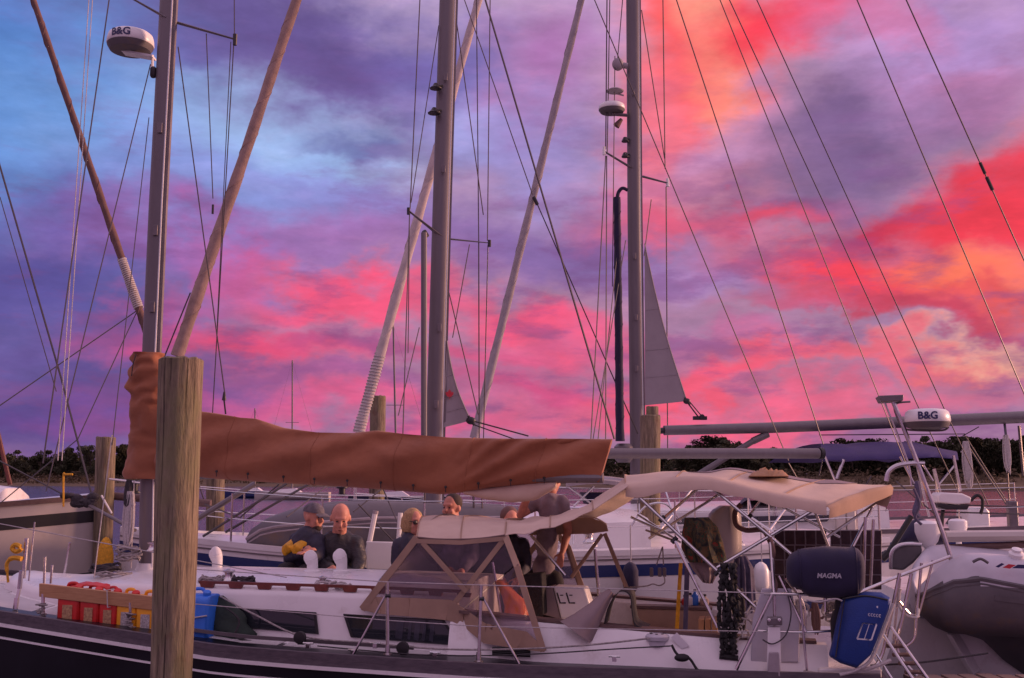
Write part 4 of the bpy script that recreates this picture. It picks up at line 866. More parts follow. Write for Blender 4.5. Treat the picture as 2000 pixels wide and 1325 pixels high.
for u, v in ((733, 1262), (602, 1262), (690, 1275), (850, 1280), (1200, 1288)):
    P = B1.p(u, v, -1.36); mb = MB(); mb.tube([P - B1.ax * .04 + V((0, 0, .02)), P + B1.ax * .04 + V((0, 0, .02))], [.008, .008], 6); mb.box(P, (.03, .03, .03), B1.rot); obj('cleat', mb, MAT['steel'], boat1)
for s0, s1, t in ((.9, 3.0, -1.2),):
    mb = MB(); mb.rings([[B1.w(s, t - .014, sheer(s) + .01), B1.w(s, t - .014, sheer(s) + .035), B1.w(s, t + .014, sheer(s) + .035), B1.w(s, t + .014, sheer(s) + .01)] for s in [s0 + (s1 - s0) * i / 8 for i in range(9)]]); obj('genoa_track', mb, MAT['alu_dark'], boat1)
# black louvred vent
mb = MB(); q = [B1.p(u, v, -1.17) for u, v in ((962, 1263), (1036, 1266), (1036, 1284), (962, 1280))]; mb.prism(q, -B1.at * .01); vt = obj('louvre_vent', mb, MAT['blackp'], boat1, .002)
for k in range(4):
    mb = MB(); a = q[0].lerp(q[3], .15 + .22 * k) - B1.at * .014; b = q[1].lerp(q[2], .15 + .22 * k) - B1.at * .014; mb.tube([a, b], .006, 5); obj('slat', mb, MAT['rubber'], vt)
# cowl ventilators
def cowl(u, vtop, vbot, t, lab):
    b = B1.p(u, vbot, t); h = B1.p(u, vtop, t).z - b.z; e = thing('cowl_vent', lab, 'ventilator', b, 'white cowl ventilators on the cabin top')
    mb = MB(); mb.lathe(b - V((0, 0, .02)), (0, 0, 1), [(.075, 0), (.075, .03), (.05, .04), (.048, .05)], 18); obj('base', mb, MAT['white2'], e)
    mb = MB(); r = .048; pts = [b + V((0, 0, .02)), b + V((0, 0, h * .3)), b + V((-.004, 0, h * .5)) - B1.at * .0, b + V((-.015, -.01, h * .66)) ]
    mb.tube(pts, [r, r, r * 1.08, r * 1.25], 16)
    c = b + V((-.012, -.01, h * .62)); mb.ell(c, (.058, .05, h * .40), 18, 12, Matrix.Rotation(R(-8), 3, 'Y')); obj('cowl', mb, MAT['white2'], e)
    mb = MB(); ax_ = V((-.85, .5, .05)).normalized(); mb.lathe(c + ax_ * .010 + V((0, 0, .01)), ax_, [(.046, .0), (.052, .028), (.046, .036), (.036, .02)], 20); obj('mouth_rim', mb, MAT['white2'], e)
    mb = MB(); mb.lathe(c + ax_ * .028, ax_, [(.046, .0), (.046, .002)], 18)
cowl(424, 1068, 1112, .30, 'white cowl ventilator right of the foreground piling, by the coiled rope')
cowl(610, 1075, 1117, -.1, 'white cowl ventilator in front of the dark trousers, left one of a pair')
cowl(667, 1072, 1117, -.1, 'white cowl ventilator in front of the black jacket, right one of a pair')
# hatch and traveller bits on the cabin top
mb = MB(); mb.prism([B1.p(u, v, .05) for u, v in ((560, 1118), (700, 1124), (703, 1134), (560, 1128))], B1.at * .45); obj('hatch', mb, MAT['white2'], boat1, .01)
mb = MB(); mb.prism([B1.p(u, v, -.30) for u, v in ((300, 1131), (700, 1141), (700, 1144), (300, 1134))], B1.at * .03); obj('deck_organiser_track', mb, MAT['alu_dark'], boat1)
def winch(parent, P, k=1.0, name='winch'):
    mb = MB(); mb.lathe(P, (0, 0, 1), [(.06 * k, 0), (.062 * k, .015 * k), (.045 * k, .03 * k), (.038 * k, .06 * k), (.042 * k, .085 * k), (.055 * k, .09 * k), (.055 * k, .105 * k), (.03 * k, .112 * k), (.012 * k, .12 * k)], 20); return obj(name, mb, MAT['steel'], parent)

def cab_surf(s, t):
    w_ = TC(s); ze = cab_edge_z(s) if s > -.9 else sheer(s) + .15; cr = .075 if s > -.8 else .04
    return lerp([(0, ze + cr), (.5, ze + cr * .75), (.93, ze + .012), (1.0, ze - .03)], abs(t) / w_) if abs(t) < w_ else sheer(s) + .03
def cab_hit(u, v):
    """where that picture ray meets the cabin top"""
    t = -.94
    while t < 1.2:
        P = B1.p(u, v, t); s_, t_, z_ = B1.st(P)
        if abs(t) < TC(s_) and z_ <= cab_surf(s_, t): return V((P.x, P.y, cab_surf(s_, t)))
        t += .02
    return B1.p(u, v, -.3)
def coil(u, v, t, r, n, mat, lab, seed, h=.03, rr=.008, name='coiled_rope'):
    rnd = random.Random(seed); c = cab_hit(u, v) if 280 < u < 1000 else B1.p(u, v, t); pts = []
    for i in range(n * 14):
        a = 2 * math.pi * i / 14 + rnd.uniform(-.05, .05); q = r * (1 + .22 * math.sin(i * .37 + seed) * rnd.uniform(.5, 1)); pts.append(c + V((math.cos(a) * q * 1.2, math.sin(a) * q * .8, h * i / (n * 14) + rnd.uniform(0, .02) + .014 * math.sin(a * 2 + i * .1))))
    mb = MB(); mb.tube(pts, rr, 5); return tag(obj(name, mb, mat, None), lab, 'rope')
coil(412, 1138, -.25, .075, 6, MAT['rope'], 'grey rope coil lying behind the jerry cans, left of a winch', 1)
coil(474, 1139, -.25, .07, 6, MAT['rope_d'], 'dark rope coil lying on the cabin top, right of a winch', 2)
coil(636, 1146, -.4, .07, 4, MAT['wire_l'], 'pale rope coil lying on the cabin edge below the paired vents', 3, .02)
coil(668, 1150, -.5, .05, 4, MAT['wire_l'], 'small pale rope bundle by the handrail near the dodger', 4, .02)
coil(205, 1118, -.25, .10, 5, MAT['rope_d'], 'dark hose loop lying at the foot of the near mast', 5, .05, .012)
coil(250, 1098, -.15, .085, 9, MAT['rope'], 'heap of grey halyards at the foot of the near mast', 6, .13, .008)
coil(222, 1126, -.35, .12, 4, MAT['rope'], 'loose grey rope spread on the deck before the near mast', 8, .02, .007)
winch(boat1, cab_hit(447, 1137), .9); winch(boat1, cab_hit(630, 1146), .7)
# halyard hanks hanging on the mast
def hank(fr, u, v0, v1, t, wpx, mat, lab, seed, n=7):
    n = n * 2; wpx = wpx * .8
    rnd = random.Random(seed); mb = MB(); a = fr.p(u, v0, t); L_ = a.z - fr.p(u, v1, t).z; w_ = wpx / 2 / F_PX * a.y
    for k in range(n):
        l = L_ * rnd.uniform(.78, 1.0); o_ = rnd.uniform(-.45, .45) * w_; sc_ = rnd.uniform(.08, .8); d = rnd.uniform(-.02, .02); pts = []
        for i in range(13):
            f = i / 12; x = math.sin(f * 2 * math.pi) * w_ * sc_ * (.5 + .5 * math.sin(f * math.pi)); pts.append(a + V((x + o_, d + .012 * math.cos(f * 6.28), -l * (.5 - .5 * math.cos(f * 2 * math.pi)))))
        mb.tube(pts, .009, 5)
    mb.tube([a - V((w_, 0, L_ * .22)), a - V((-w_, 0, L_ * .24))], .014, 6)
    return tag(obj('halyard_hank', mb, mat, None), lab, 'rope')
hank(B1, 254, 960, 1070, -.16, 26, MAT['wire_l'], 'pale rope hank hanging on the left side of the near mast', 3)
hank(B1, 251, 938, 990, -.15, 14, MAT['rope_d'], 'dark rope hank hanging just under the rust mast wrap', 5, 5)
mb = MB(); mb.tube([B1.p(262, 938, -.12), B1.p(256, 1110, -.12)], .006, 5); mb.tube([B1.p(308, 938, -.1), B1.p(304, 1108, -.1)], .006, 5); obj('halyard_tail', mb, MAT['wire_l'], boat1)
winch(boat1, B1.p(297, 1078, -.12), .8)
# boat pole / bow rail uprights and gear at the left edge
tubes(boat1, 'bow_rail', MAT['steel'], [([(52, 1052, -.9), (46, 1130, -.9)], 8), ([(68, 1020, -.9), (56, 1135, -.9)], 3), ([(88, 1088, -.8), (86, 1140, -.8)], 5), ([(102, 1104, -.8), (99, 1140, -.8)], 5), ([(137, 1060, .3), (126, 1120, .3)], 5)])
tubes(boat1, 'turnbuckle', MAT['steel'], [([(42, 1115, -1.0), (38, 1150, -1.0)], 9), ([(38, 1150, -1.0), (33, 1172, -1.02)], 7), ([(33, 1168, -1.02), (30, 1190, -1.03)], 10)])
mb = MB(); P = [B1.p(u, v, -.95) for u, v in ((40, 1068), (30, 1064), (24, 1072), (33, 1078), (42, 1072))]; mb.tube(smooth_path(P, 5), .020, 6)
P = [B1.p(u, v, -.95) for u, v in ((42, 1092), (28, 1090), (18, 1094), (13, 1104), (14, 1118), (16, 1138))]; mb.tube(smooth_path(P, 5), [.022] * 10 + [.016] * 10 + [.010] * 6, 6); tag(obj('yellow_line', mb, MAT['rope_y'], None), 'yellow line hitched to the bow rail at the left edge', 'rope')
# ------------------------------------------------------------------ jerry cans, plank, bag
cans = [(108, 152, 'red', 'red jerry can farthest left behind the plank'), (152, 190, 'red', 'red jerry can, second from the left behind the plank'), (190, 226, 'red', 'red jerry can next to the yellow one'), (224, 262, 'yellow', 'yellow jerry can beside the red ones'), (262, 302, 'yellow', 'yellow jerry can right against the foreground piling')]
def jerry(u0, u1, v0, v1, t, mat, lab, stick, depth=.20, cap='red', fr=B1):
    b0, b1 = fr.p(u0, v1, t), fr.p(u1, v1, t); wd = (b1 - b0).length * .995; h = fr.p(u0, v0, t).z - b0.z; c = (b0 + b1) / 2
    e = thing('jerry_can', lab, 'jerry can', c, 'jerry cans lashed along the side deck'); mb = MB()
    rs = []
    for f, k in ((0, .9), (.03, 1), (.80, 1), (.86, .97), (.92, .86), (.955, .62)):
        rs.append([c + fr.ax * (x * wd / 2 * (1 if f < .85 else .97)) + fr.at * (depth / 2 + y * depth / 2 * k) + V((0, 0, h * f)) for x, y in ((-.86, -1), (.86, -1), (1, -.86), (1, .86), (.86, 1), (-.86, 1), (-1, .86), (-1, -.86))])
    mb.rings(rs); obj('body', mb, mat, e, .012)
    mb = MB(); p = c + fr.at * (depth * .5) + V((0, 0, h * .93)); mb.tube(smooth_path([p - fr.ax * wd * .36, p - fr.ax * wd * .3 + V((0, 0, .045)), p + V((0, 0, .05)), p + fr.ax * wd * .12 + V((0, 0, .02))], 4), .014, 8); obj('handle', mb, mat, e)
    mb = MB(); p = c + fr.ax * wd * .28 + fr.at * depth * .30 + V((0, 0, h * .92)); mb.lathe(p, fr.rot @ V((.25, -.35, .9)), [(.026, 0), (.032, .01), (.032, .04), (.026, .048)], 14); obj('cap', mb, MAT[cap], e)
    if stick:
        mb = MB(); p = c - fr.at * .002 + V((0, 0, h * .36)); mb.prism([p + fr.ax * x * wd * .22 + V((0, 0, y * h * .20)) for x, y in ((-1, -1), (1, -1), (1, 1), (-1, 1))], -fr.at * .002); obj('sticker', mb, stick, e)
for u0, u1, m_, lab in cans:
    dv = (u0 - 108) * .14; jerry(u0, u1, 1149 + dv * .75, 1224 + dv, -1.12, MAT[m_], lab, MAT['label_y'] if m_ == 'red' else MAT['label_w'])
jerry(350, 404, 1160, 1254, -1.18, MAT['bluep'], 'blue jerry can between the foreground piling and the dark green bag', None, .24, 'bluep')
mb = MB(); mb.tube([B1.p(372, 1208, -1.19), B1.p(404, 1203, -1.19)], .006, 5); tag(obj('lashing', mb, MAT['wire_l'], None), 'pale lashing cord across the blue jerry can', 'rope')
pl = MB(); pl.prism([B1.p(u, v, -1.13) for u, v in ((76, 1140), (302, 1166), (330, 1169), (330, 1196), (302, 1193), (76, 1166))], B1.at * .035); tag(obj('plank', pl, MAT['plank'], None, .004), 'brown lumber plank lashed in front of the red and yellow jerry cans', 'plank')
mb = MB(); q = [B1.p(u, v, -1.16) for u, v in ((209, 1153), (210, 1187))]; mb.tube([q[0] + B1.at * .1, q[0], q[1], q[1] + B1.at * .1], .005, 5); tag(obj('plank_lashing', mb, MAT['wire_l'], None), 'pale cord tied round the middle of the plank', 'rope')
for u in (84, 255):
    mb = MB(); P0, P1 = B1.p(u, 1160 + (u - 84) * .1, -1.12), B1.p(u, 1214 + (u - 84) * .12, -1.12); mb.tube([P0, P1], .014, 8); o = obj('plank_stanchion', mb, MAT['steel'], boat1)
    rnd = random.Random(u); mb = MB()
    pts = [P0.lerp(P1, .35 + .65 * i / 30) + V((rnd.uniform(-.04, .05), rnd.uniform(-.05, .0), 0)) for i in range(31)]; mb.tube(pts, .007, 5); obj('lashing_knot', mb, MAT['rope'], o)
# dark green bag, lumpy
mb = MB(); c = B1.p(446, 1212, -.98)
rs = []
for i in range(15):
    f = i / 14; r_ = lerp([(0, .15), (.12, .19), (.5, .15), (.8, .09), (1, .03)], f); off = lerp([(0, .05), (1, -.08)], f)
    rs.append([c + V((0, 0, -.15 + .34 * f)) + B1.ax * (off + r_ * math.cos(q) * (1 + .25 * noise.noise((math.cos(q) * 2, math.sin(q) * 2, f * 4)))) + B1.at * (r_ * .6 * math.sin(q) * (1 + .3 * noise.noise((math.cos(q) * 2, math.sin(q) * 2, f * 4 + 7)))) for q in [2 * math.pi * j / 20 for j in range(20)]])
mb.rings(rs); gb = thing('duffel_bag', 'dark green slumped bag beside the blue jerry can', 'bag', c - V((0, 0, .15))); obj('body', mb, MAT['green'], gb, ang=80)
mb = MB(); mb.tube(smooth_path([c + V((.0, -.12, .12)), c + V((.12, -.14, .02)), c + V((.1, -.16, -.1)), c + V((.22, -.14, -.14))]), .008, 5); obj('strap', mb, MAT['rope_d'], gb)
# red cloth peeking over the plank
mb = MB(); g = [[B1.p(135 + 80 * i / 12, 1150 - 7 * math.sin(math.pi * i / 12) + 3 * noise.noise((i * .5, j * .4, 1)), -1.06 + .03 * j) + V((0, 0, .03 * math.sin(math.pi * j / 6))) for j in range(7)] for i in range(13)]
mb.sheet(g, (0, 0, -.01)); tag(obj('red_cloth', mb, MAT['red'], None, ang=70), 'red cloth bunched on top of the red jerry cans', 'cloth')
# ------------------------------------------------------------------ stern gear of the near boat
tubes(boat1, 'stern_rail', MAT['steel'], [
 ([(1492, 1160, -1.22), (1560, 1161, -1.2), (1690, 1166, -1.05)], 6), ([(1480, 1232, -1.22), (1560, 1235, -1.2), (1640, 1232, -1.1)], 5), ([(1509, 1160, -1.22), (1438, 1308, -1.22)], 7), ([(1512, 1162, -1.2), (1516, 1316, -1.2)], 6),
 ([(1562, 1162, -1.2), (1576, 1310, -1.2)], 5), ([(1522, 1125, -1.1), (1574, 1235, -1.2)], 6), ([(1505, 1060, -1.1), (1512, 1160, -1.2)], 8), ([(1535, 1130, -.6), (1568, 1180, -.6), (1572, 1236, -.6)], 6),
 ([(1690, 1010, -.2), (1686, 1165, -.2)], 6), ([(1706, 1015, 0), (1700, 1150, 0)], 6), ([(1662, 1164, -1.2), (1760, 1124, -.9), (1856, 1087, -.8)], 6.5)])
tubes(boat1, 'swim_ladder', MAT['steel'], [
 ([(1757, 1120, -1.0), (1735, 1225, -1.0), (1720, 1285, -1.0), (1690, 1308, -1.05), (1580, 1318, -1.1)], 7), ([(1780, 1120, -.9), (1762, 1210, -.9), (1752, 1270, -.9), (1790, 1320, -.9)], 7), ([(1800, 1100, -.7), (1790, 1200, -.7), (1786, 1245, -.7), (1770, 1262, -.7)], 6),
 ([(1758, 1130, -.6), (1745, 1250, -.6)], 5), ([(1822, 1095, -.5), (1800, 1180, -.5), (1792, 1205, -.5)], 5), ([(1756, 1175, -.9), (1775, 1198, -.85), (1795, 1205, -.8)], 5), ([(1740, 1225, -1.0), (1815, 1330, -1.1)], 6), ([(1722, 1235, -1.05), (1785, 1330, -1.15)], 6), ([(1700, 1262, -1.05), (1745, 1330, -1.15)], 5)])
# rungs of the boarding ladder
for k in range(4):
    a, b = B1.p(1732 + 12 * k, 1262 + 17 * k, -1.05), B1.p(1768 + 12 * k, 1262 + 17 * k, -1.0); mb = MB(); mb.tube([a, b], .014, 8); obj('rung', mb, MAT['teak'], boat1)
# grey engine board and outboard bracket
mb = MB(); mb.prism([B1.p(u, v, -1.12) for u, v in ((1488, 1150), (1545, 1150), (1562, 1220), (1560, 1294), (1466, 1294), (1470, 1210))], B1.at * .025); tag(obj('engine_board', mb, MAT['hyp_l'], None, .006), 'grey plastic engine board fixed to the stern rail below the navy grill cover', 'board')
e = thing('bracket_post', 'white upright bracket in front of the grey engine board at the stern', 'bracket', B1.p(1512, 1318, -1.28))
mb = MB(); mb.prism([B1.p(u, v, -1.28) for u, v in ((1500, 1225), (1524, 1225), (1526, 1318), (1497, 1318))], B1.at * .05); obj('post', mb, MAT['white2'], e, .008)
mb = MB(); mb.prism([B1.p(u, v, -1.30) for u, v in ((1498, 1207), (1528, 1207), (1528, 1222), (1498, 1222))], B1.at * .08); obj('clamp', mb, MAT['alu_dark'], e, .006)
for u in (1502, 1522): mb = MB(); mb.lathe(B1.p(u, 1211, -1.31), -B1.at, [(.012, 0), (.012, .02), (.008, .024)], 12); obj('knob', mb, MAT['steel'], e)
mb = MB(); mb.prism([B1.p(u, v, -1.32) for u, v in ((1502, 1275), (1521, 1275), (1524, 1322), (1499, 1322))], B1.at * .03); obj('foot', mb, MAT['furl_g'], e, .005)
# covered grill
gr = thing('covered_grill', 'navy blue canvas covered grill on the stern rail with white lettering', 'grill', B1.p(1610, 1165, -1.1))
rs = []; N_ = 26
for i in range(19):
    f = i / 18; u = 1536 + 150 * f; top = lerp([(0, 1096), (.06, 1082), (.2, 1072), (.5, 1067), (.9, 1069), (.97, 1074), (1, 1084)], f); bot = lerp([(0, 1132), (.06, 1146), (.17, 1150), (.24, 1164), (.5, 1168), (.9, 1165), (.97, 1150), (1, 1140)], f)
    a, b = B1.p(u, top, -1.12), B1.p(u, bot, -1.12); c = (a + b) / 2; h = (a.z - b.z) / 2; d = lerp([(0, .10), (.1, .17), (.5, .19), (.95, .17), (1, .12)], f)
    rs.append([c + V((0, 0, h * (abs(math.cos(q)) ** .7 * (1 if math.cos(q) > 0 else -1)))) + B1.at * (d * abs(math.sin(q)) ** .7 * (1 if math.sin(q) > 0 else -1) + .012 * noise.noise((i * .4, math.cos(q) * 2, math.sin(q) * 2))) for q in [2 * math.pi * j / N_ for j in range(N_)]])
mb = MB(); mb.rings(rs); obj('cover', mb, MAT['navy'], gr, ang=70)
for i in (3, 16):
    c_ = sum(rs[i], V()) / N_; mb = MB(); mb.tube([p_ + (p_ - c_).normalized() * .002 for p_ in rs[i]] + [rs[i][0]], .005, 5); obj('piping', mb, MAT['navy'], gr)
fc = B1.p(1619, 1125, -1.12 - .195); text('MAGMA', MAT['print_g'], 'lettering', gr, fc, B1.ax, V((0, 0, 1)), .16, .012, bold=.03, shear=.15)
mb = MB(); mb.tube([B1.p(1612, 1165, -1.1), B1.p(1612, 1195, -1.1)], .014, 8); obj('mount', mb, MAT['steel'], gr)
mb = MB(); mb.tube(smooth_path([B1.p(u, v, -1.28) for u, v in ((1575, 1172), (1600, 1176), (1630, 1170), (1645, 1174))]), .006, 5); obj('drawcord', mb, MAT['wire_l'], gr)
# blue bag hung on the rail
bg_ = thing('hanging_bag', 'bright blue rescue bag with white printed window, hung under the rod at the stern', 'bag', B1.p(1668, 1303, -1.2))
poly = [(1645, 1170), (1690, 1156), (1722, 1158), (1739, 1168), (1735, 1190), (1716, 1240), (1700, 1278), (1672, 1304), (1640, 1294), (1619, 1281), (1628, 1245), (1636, 1205)]
q = [B1.p(u, v, -1.2) for u, v in poly]; c = sum(q, V()) / len(q); rs = []
for k, dt in ((.55, .075), (.93, .06), (1.0, .03), (1.0, -.03), (.93, -.065), (.6, -.085)): rs.append([c + (p - c) * k + B1.at * dt for p in q])
mb = MB(); mb.rings(rs); obj('body', mb, MAT['bag'], bg_, ang=45, bevel=.008)
mb = MB(); mb.prism([B1.p(u, v, -1.14) for u, v in ((1634, 1166), (1652, 1166), (1640, 1230), (1625, 1262), (1622, 1215))], B1.at * .05); obj('side_panel', mb, MAT['blackp'], bg_, .01)
rr_ = (B1.p(1705, 1218, -1.29) - B1.p(1690, 1250, -1.29)).normalized(); rx = (B1.p(1712, 1218, -1.29) - B1.p(1682, 1214, -1.29)).normalized()
def frame_print(pts, wd):
    mb = MB(); P = [B1.p(u, v, -1.283) for u, v in pts]
    for a, b in zip(P, P[1:] + P[:1]):
        d = (b - a).normalized(); n_ = d.cross(B1.at); mb.prism([a - n_ * wd, b - n_ * wd, b + n_ * wd, a + n_ * wd], -B1.at * .002)
    return mb
mb = frame_print([(1685, 1217), (1712, 1220), (1702, 1250), (1674, 1248)], .005); a = B1.p(1698, 1219, -1.283); b = B1.p(1688, 1249, -1.283); mb.tube([a, b], .004, 4); obj('printed_window', mb, MAT['print_w'], bg_)
mb = MB()
for k in range(5): c_ = B1.p(1698 + 5.2 * k, 1201 + .6 * k, -1.285); mb.tube([c_ + V((math.cos(q) * .007, 0, math.sin(q) * .009)) for q in [.6 + 4.8 * j / 7 for j in range(8)]], .0018, 4)
obj('worn_print', mb, MAT['print_w'], bg_)
mb = MB(); mb.prism([B1.p(u, v, -1.28) for u, v in ((1712, 1184), (1715, 1184), (1714, 1194), (1711, 1194))], -B1.at * .003); mb.prism([B1.p(u, v, -1.28) for u, v in ((1671, 1258), (1677, 1258), (1673, 1266))], -B1.at * .003); obj('printed_mark', mb, MAT['print_w'], bg_)
mb = MB(); mb.tube(smooth_path([B1.p(u, v, -1.24) for u, v in ((1745, 1180), (1722, 1240), (1700, 1290), (1670, 1310), (1640, 1318))]), .012, 6); tag(obj('stern_rope', mb, MAT['wire_l'], None), 'pale rope looping under the blue bag', 'rope')
mb = MB(); mb.tube([B1.p(1650, 1168, -1.29), B1.p(1640, 1230, -1.295), B1.p(1632, 1284, -1.28)], .012, 4, .3); obj('webbing', mb, MAT['blackp'], bg_)
mb = MB(); mb.tube(smooth_path([B1.p(u, v, -1.27) for u, v in ((1646, 1170), (1690, 1164), (1734, 1172))]), .006, 5); obj('zip', mb, MAT['blackp'], bg_)
# solar panels on the far stern rail
for k, (u0, u1) in enumerate(((1512, 1614), (1622, 1722))):
    e = thing('solar_panel', ('dark solar panel behind the grill cover, nearer the bow' if k == 0 else 'dark solar panel behind the grill cover, nearer the stern'), 'solar panel', B1.p((u0 + u1) / 2, 1150, 1.0), 'solar panels on the far stern rail')
    T = .95; c4 = [B1.p(u0, 1036, T), B1.p(u1, 1036, T), B1.p(u1, 1152, T), B1.p(u0, 1152, T)]
    mb = MB(); mb.prism([p for p in c4], B1.at * .025); obj('frame', mb, MAT['alu_dark'], e, .004)
    cw = 5; me = None
    for i in range(cw):
        for j in range(4):
            A_ = c4[0].lerp(c4[1], (i + .05) / cw).lerp(c4[3].lerp(c4[2], (i + .05) / cw), (j + .04) / 4); Bb = c4[0].lerp(c4[1], (i + .95) / cw).lerp(c4[3].lerp(c4[2], (i + .95) / cw), (j + .96) / 4)
            mb = MB(); mb.prism([A_, V((Bb.x, Bb.y, A_.z)), Bb, V((A_.x, A_.y, Bb.z))], -B1.at * .004); obj('cell', mb, MAT['panel'], e, smooth=False)
# radar pole with second dome, top plate and arm
rp = thing('radar_pole', 'raked steel pole carrying a white lettered radar dome above the stern', 'pole', B1.p(1838, 1032, .5))
tubes(rp, 'pole', MAT['steel'], [([(1744, 784, .5), (1790, 900, .5), (1838, 1032, .5), (1860, 1100, .5)], 9)])
tubes(rp, 'strut', MAT['steel'], [([(1728, 786, .5), (1772, 900, .5), (1780, 950, .5)], 4), ([(1758, 892, .5), (1785, 945, .5)], 4.5), ([(1802, 907, .5), (1822, 940, .5)], 4.5)])
tubes(rp, 'curved_arm', MAT['steel'], [([(1731, 940, .5), (1736, 922, .5), (1752, 910, .5), (1780, 905, .5), (1806, 905, .5)], 9)])
mb = MB(); mb.prism([B1.p(u, v, .4) for u, v in ((1716, 773), (1765, 771), (1764, 783), (1722, 785))], B1.at * .25); obj('top_plate', mb, MAT['alu_dark'], rp, .006)
tubes(rp, 'hook_arm', MAT['alu_dark'], [([(1758, 830, .5), (1747, 800, .5), (1752, 788, .5), (1778, 785, .5)], 4)])
d2, c2_, R2, h2 = radar(rp, B1, 1812, 799, 840, 86, .5, 0, textang=R(2)); d2['label'] = 'white lettered radar dome'
tubes(rp, 'dome_cradle', MAT['alu_dark'], [([(1757, 828, .5), (1768, 838, .5), (1790, 841, .5), (1840, 841, .5), (1853, 834, .5)], 4)])
# cockpit contents
mb = MB(); g = []
for i in range(13):
    f = i / 12; g.append([B1.p(u, v, t) for u, v, t in [(1150 + 28 * f, 1152 + 40 * f, -.55)]] and [B1.p(1062 + (1140 - 1062) * k / 8 + 16 * f, 1142 + 62 * f + 4 * k / 8, -.35) for k in range(9)])
ip = thing('instrument_pod', 'white instrument pod with two outlined displays in the cockpit', 'instrument pod', B1.p(1110, 1205, -.35))
mb = MB(); mb.prism([B1.p(u, v, -.35) for u, v in ((1080, 1146), (1142, 1149), (1156, 1192), (1150, 1204), (1096, 1210))], B1.at * .22); obj('shell', mb, MAT['white2'], ip, .015)
mb = MB(); mb.prism([B1.p(u, v, -.34) for u, v in ((1060, 1150), (1079, 1146), (1095, 1210), (1058, 1200))], B1.at * .2); obj('side', mb, MAT['taupe'], ip, .01)
for x in (1088, 1106):
    mb = MB()
    P = [B1.p(u, v, -.355) for u, v in ((x, 1158), (x + 6, 1178), (x + 17, 1178))]; mb.tube(P, .006, 4); mb.tube([B1.p(x + 6, 1163, -.355), B1.p(x + 12, 1163, -.355)], .004, 4); obj('display_outline', mb, MAT['blackp'], ip)
# taupe vinyl flap draped over the coaming, and black arch
mb = MB(); A_ = [(1094, 1214), (1120, 1200), (1150, 1180), (1175, 1158), (1190, 1150)]; Bq = [(1152, 1256), (1158, 1250), (1168, 1228), (1180, 1200), (1198, 1160)]
g = []
for i in range(17):
    f = i / 16; a = lerp([(k / 4, p[0]) for k, p in enumerate(A_)], f), lerp([(k / 4, p[1]) for k, p in enumerate(A_)], f); b = lerp([(k / 4, p[0]) for k, p in enumerate(Bq)], f), lerp([(k / 4, p[1]) for k, p in enumerate(Bq)], f)
    g.append([B1.p(a[0] + (b[0] - a[0]) * j / 8, a[1] + (b[1] - a[1]) * j / 8, -1.12 + .12 * f - .05 * math.sin(math.pi * j / 8)) for j in range(9)])
mb.sheet(g, (0, .006, 0)); tag(obj('vinyl_flap', mb, MAT['taupe'], None, ang=70), 'taupe vinyl flap hanging over the cockpit coaming', 'cover')
mb = MB(); mb.sheet([[P + B1.at * (.3 * j / 4) for j in range(5)] for P in smooth_path([B1.p(u, v, -1.0) for u, v in ((1178, 1225), (1186, 1190), (1200, 1164), (1216, 1156), (1230, 1166), (1234, 1200), (1240, 1222), (1262, 1232))], 4)], (.008, 0, .008)); tag(obj('black_arch', mb, MAT['rubber'], None, ang=70), 'black flexible cover bowed into an arch beside the taupe flap', 'cover')
# big self-tailing winch drum top with holes
e = thing('cockpit_winch', 'large grey drum winch with a perforated top on the coaming', 'winch', B1.p(1284, 1252, -1.05)); P = B1.p(1284, 1252, -1.05)
mb = MB(); mb.lathe(P, (0, 0, 1), [(.07, -.03), (.07, .0), (.085, .01), (.088, .035), (.07, .05), (.03, .055)], 26); obj('drum', mb, MAT['hyp_l'], e)
for k in range(7):
    a = 2 * math.pi * k / 7; mb = MB(); mb.lathe(P + V((math.cos(a) * .05, math.sin(a) * .05, .0515)), (0, 0, 1), [(.011, 0), (.011, .004)], 8); obj('hole_plug', mb, MAT['blackp'], e)
# chart / white card, black cable, wooden box
mb = MB(); mb.prism([B1.p(u, v, -1.1) for u, v in ((1310, 1246), (1322, 1236), (1346, 1262), (1332, 1268))], B1.at * .01); tag(obj('white_card', mb, MAT['print_w'], None), 'white card propped on the coaming right of the winch', 'card')
mb = MB(); mb.tube(smooth_path([B1.p(u, v, -1.2) for u, v in ((1312, 1260), (1320, 1275), (1330, 1283), (1346, 1286), (1360, 1306), (1364, 1310))]), .010, 6); mb.ell(B1.p(1332, 1285, -1.21), (.055, .03, .028), 12, 8); tag(obj('shore_cable', mb, MAT['rubber'], None), 'black cable with a plug lying on the coaming by the white card', 'cable')
e = thing('wooden_box', 'small oiled wooden slat box at the foot of the hanging chain', 'box', B1.p(1384, 1265, -.8))
for k in range(3): mb = MB(); mb.prism([B1.p(1364 + 13 * k, v, -.8) for v in (1210, 1266)] + [B1.p(1375 + 13 * k, v, -.8) for v in (1266, 1210)], B1.at * .2); obj('slat', mb, MAT['woodbox'], e, .004)
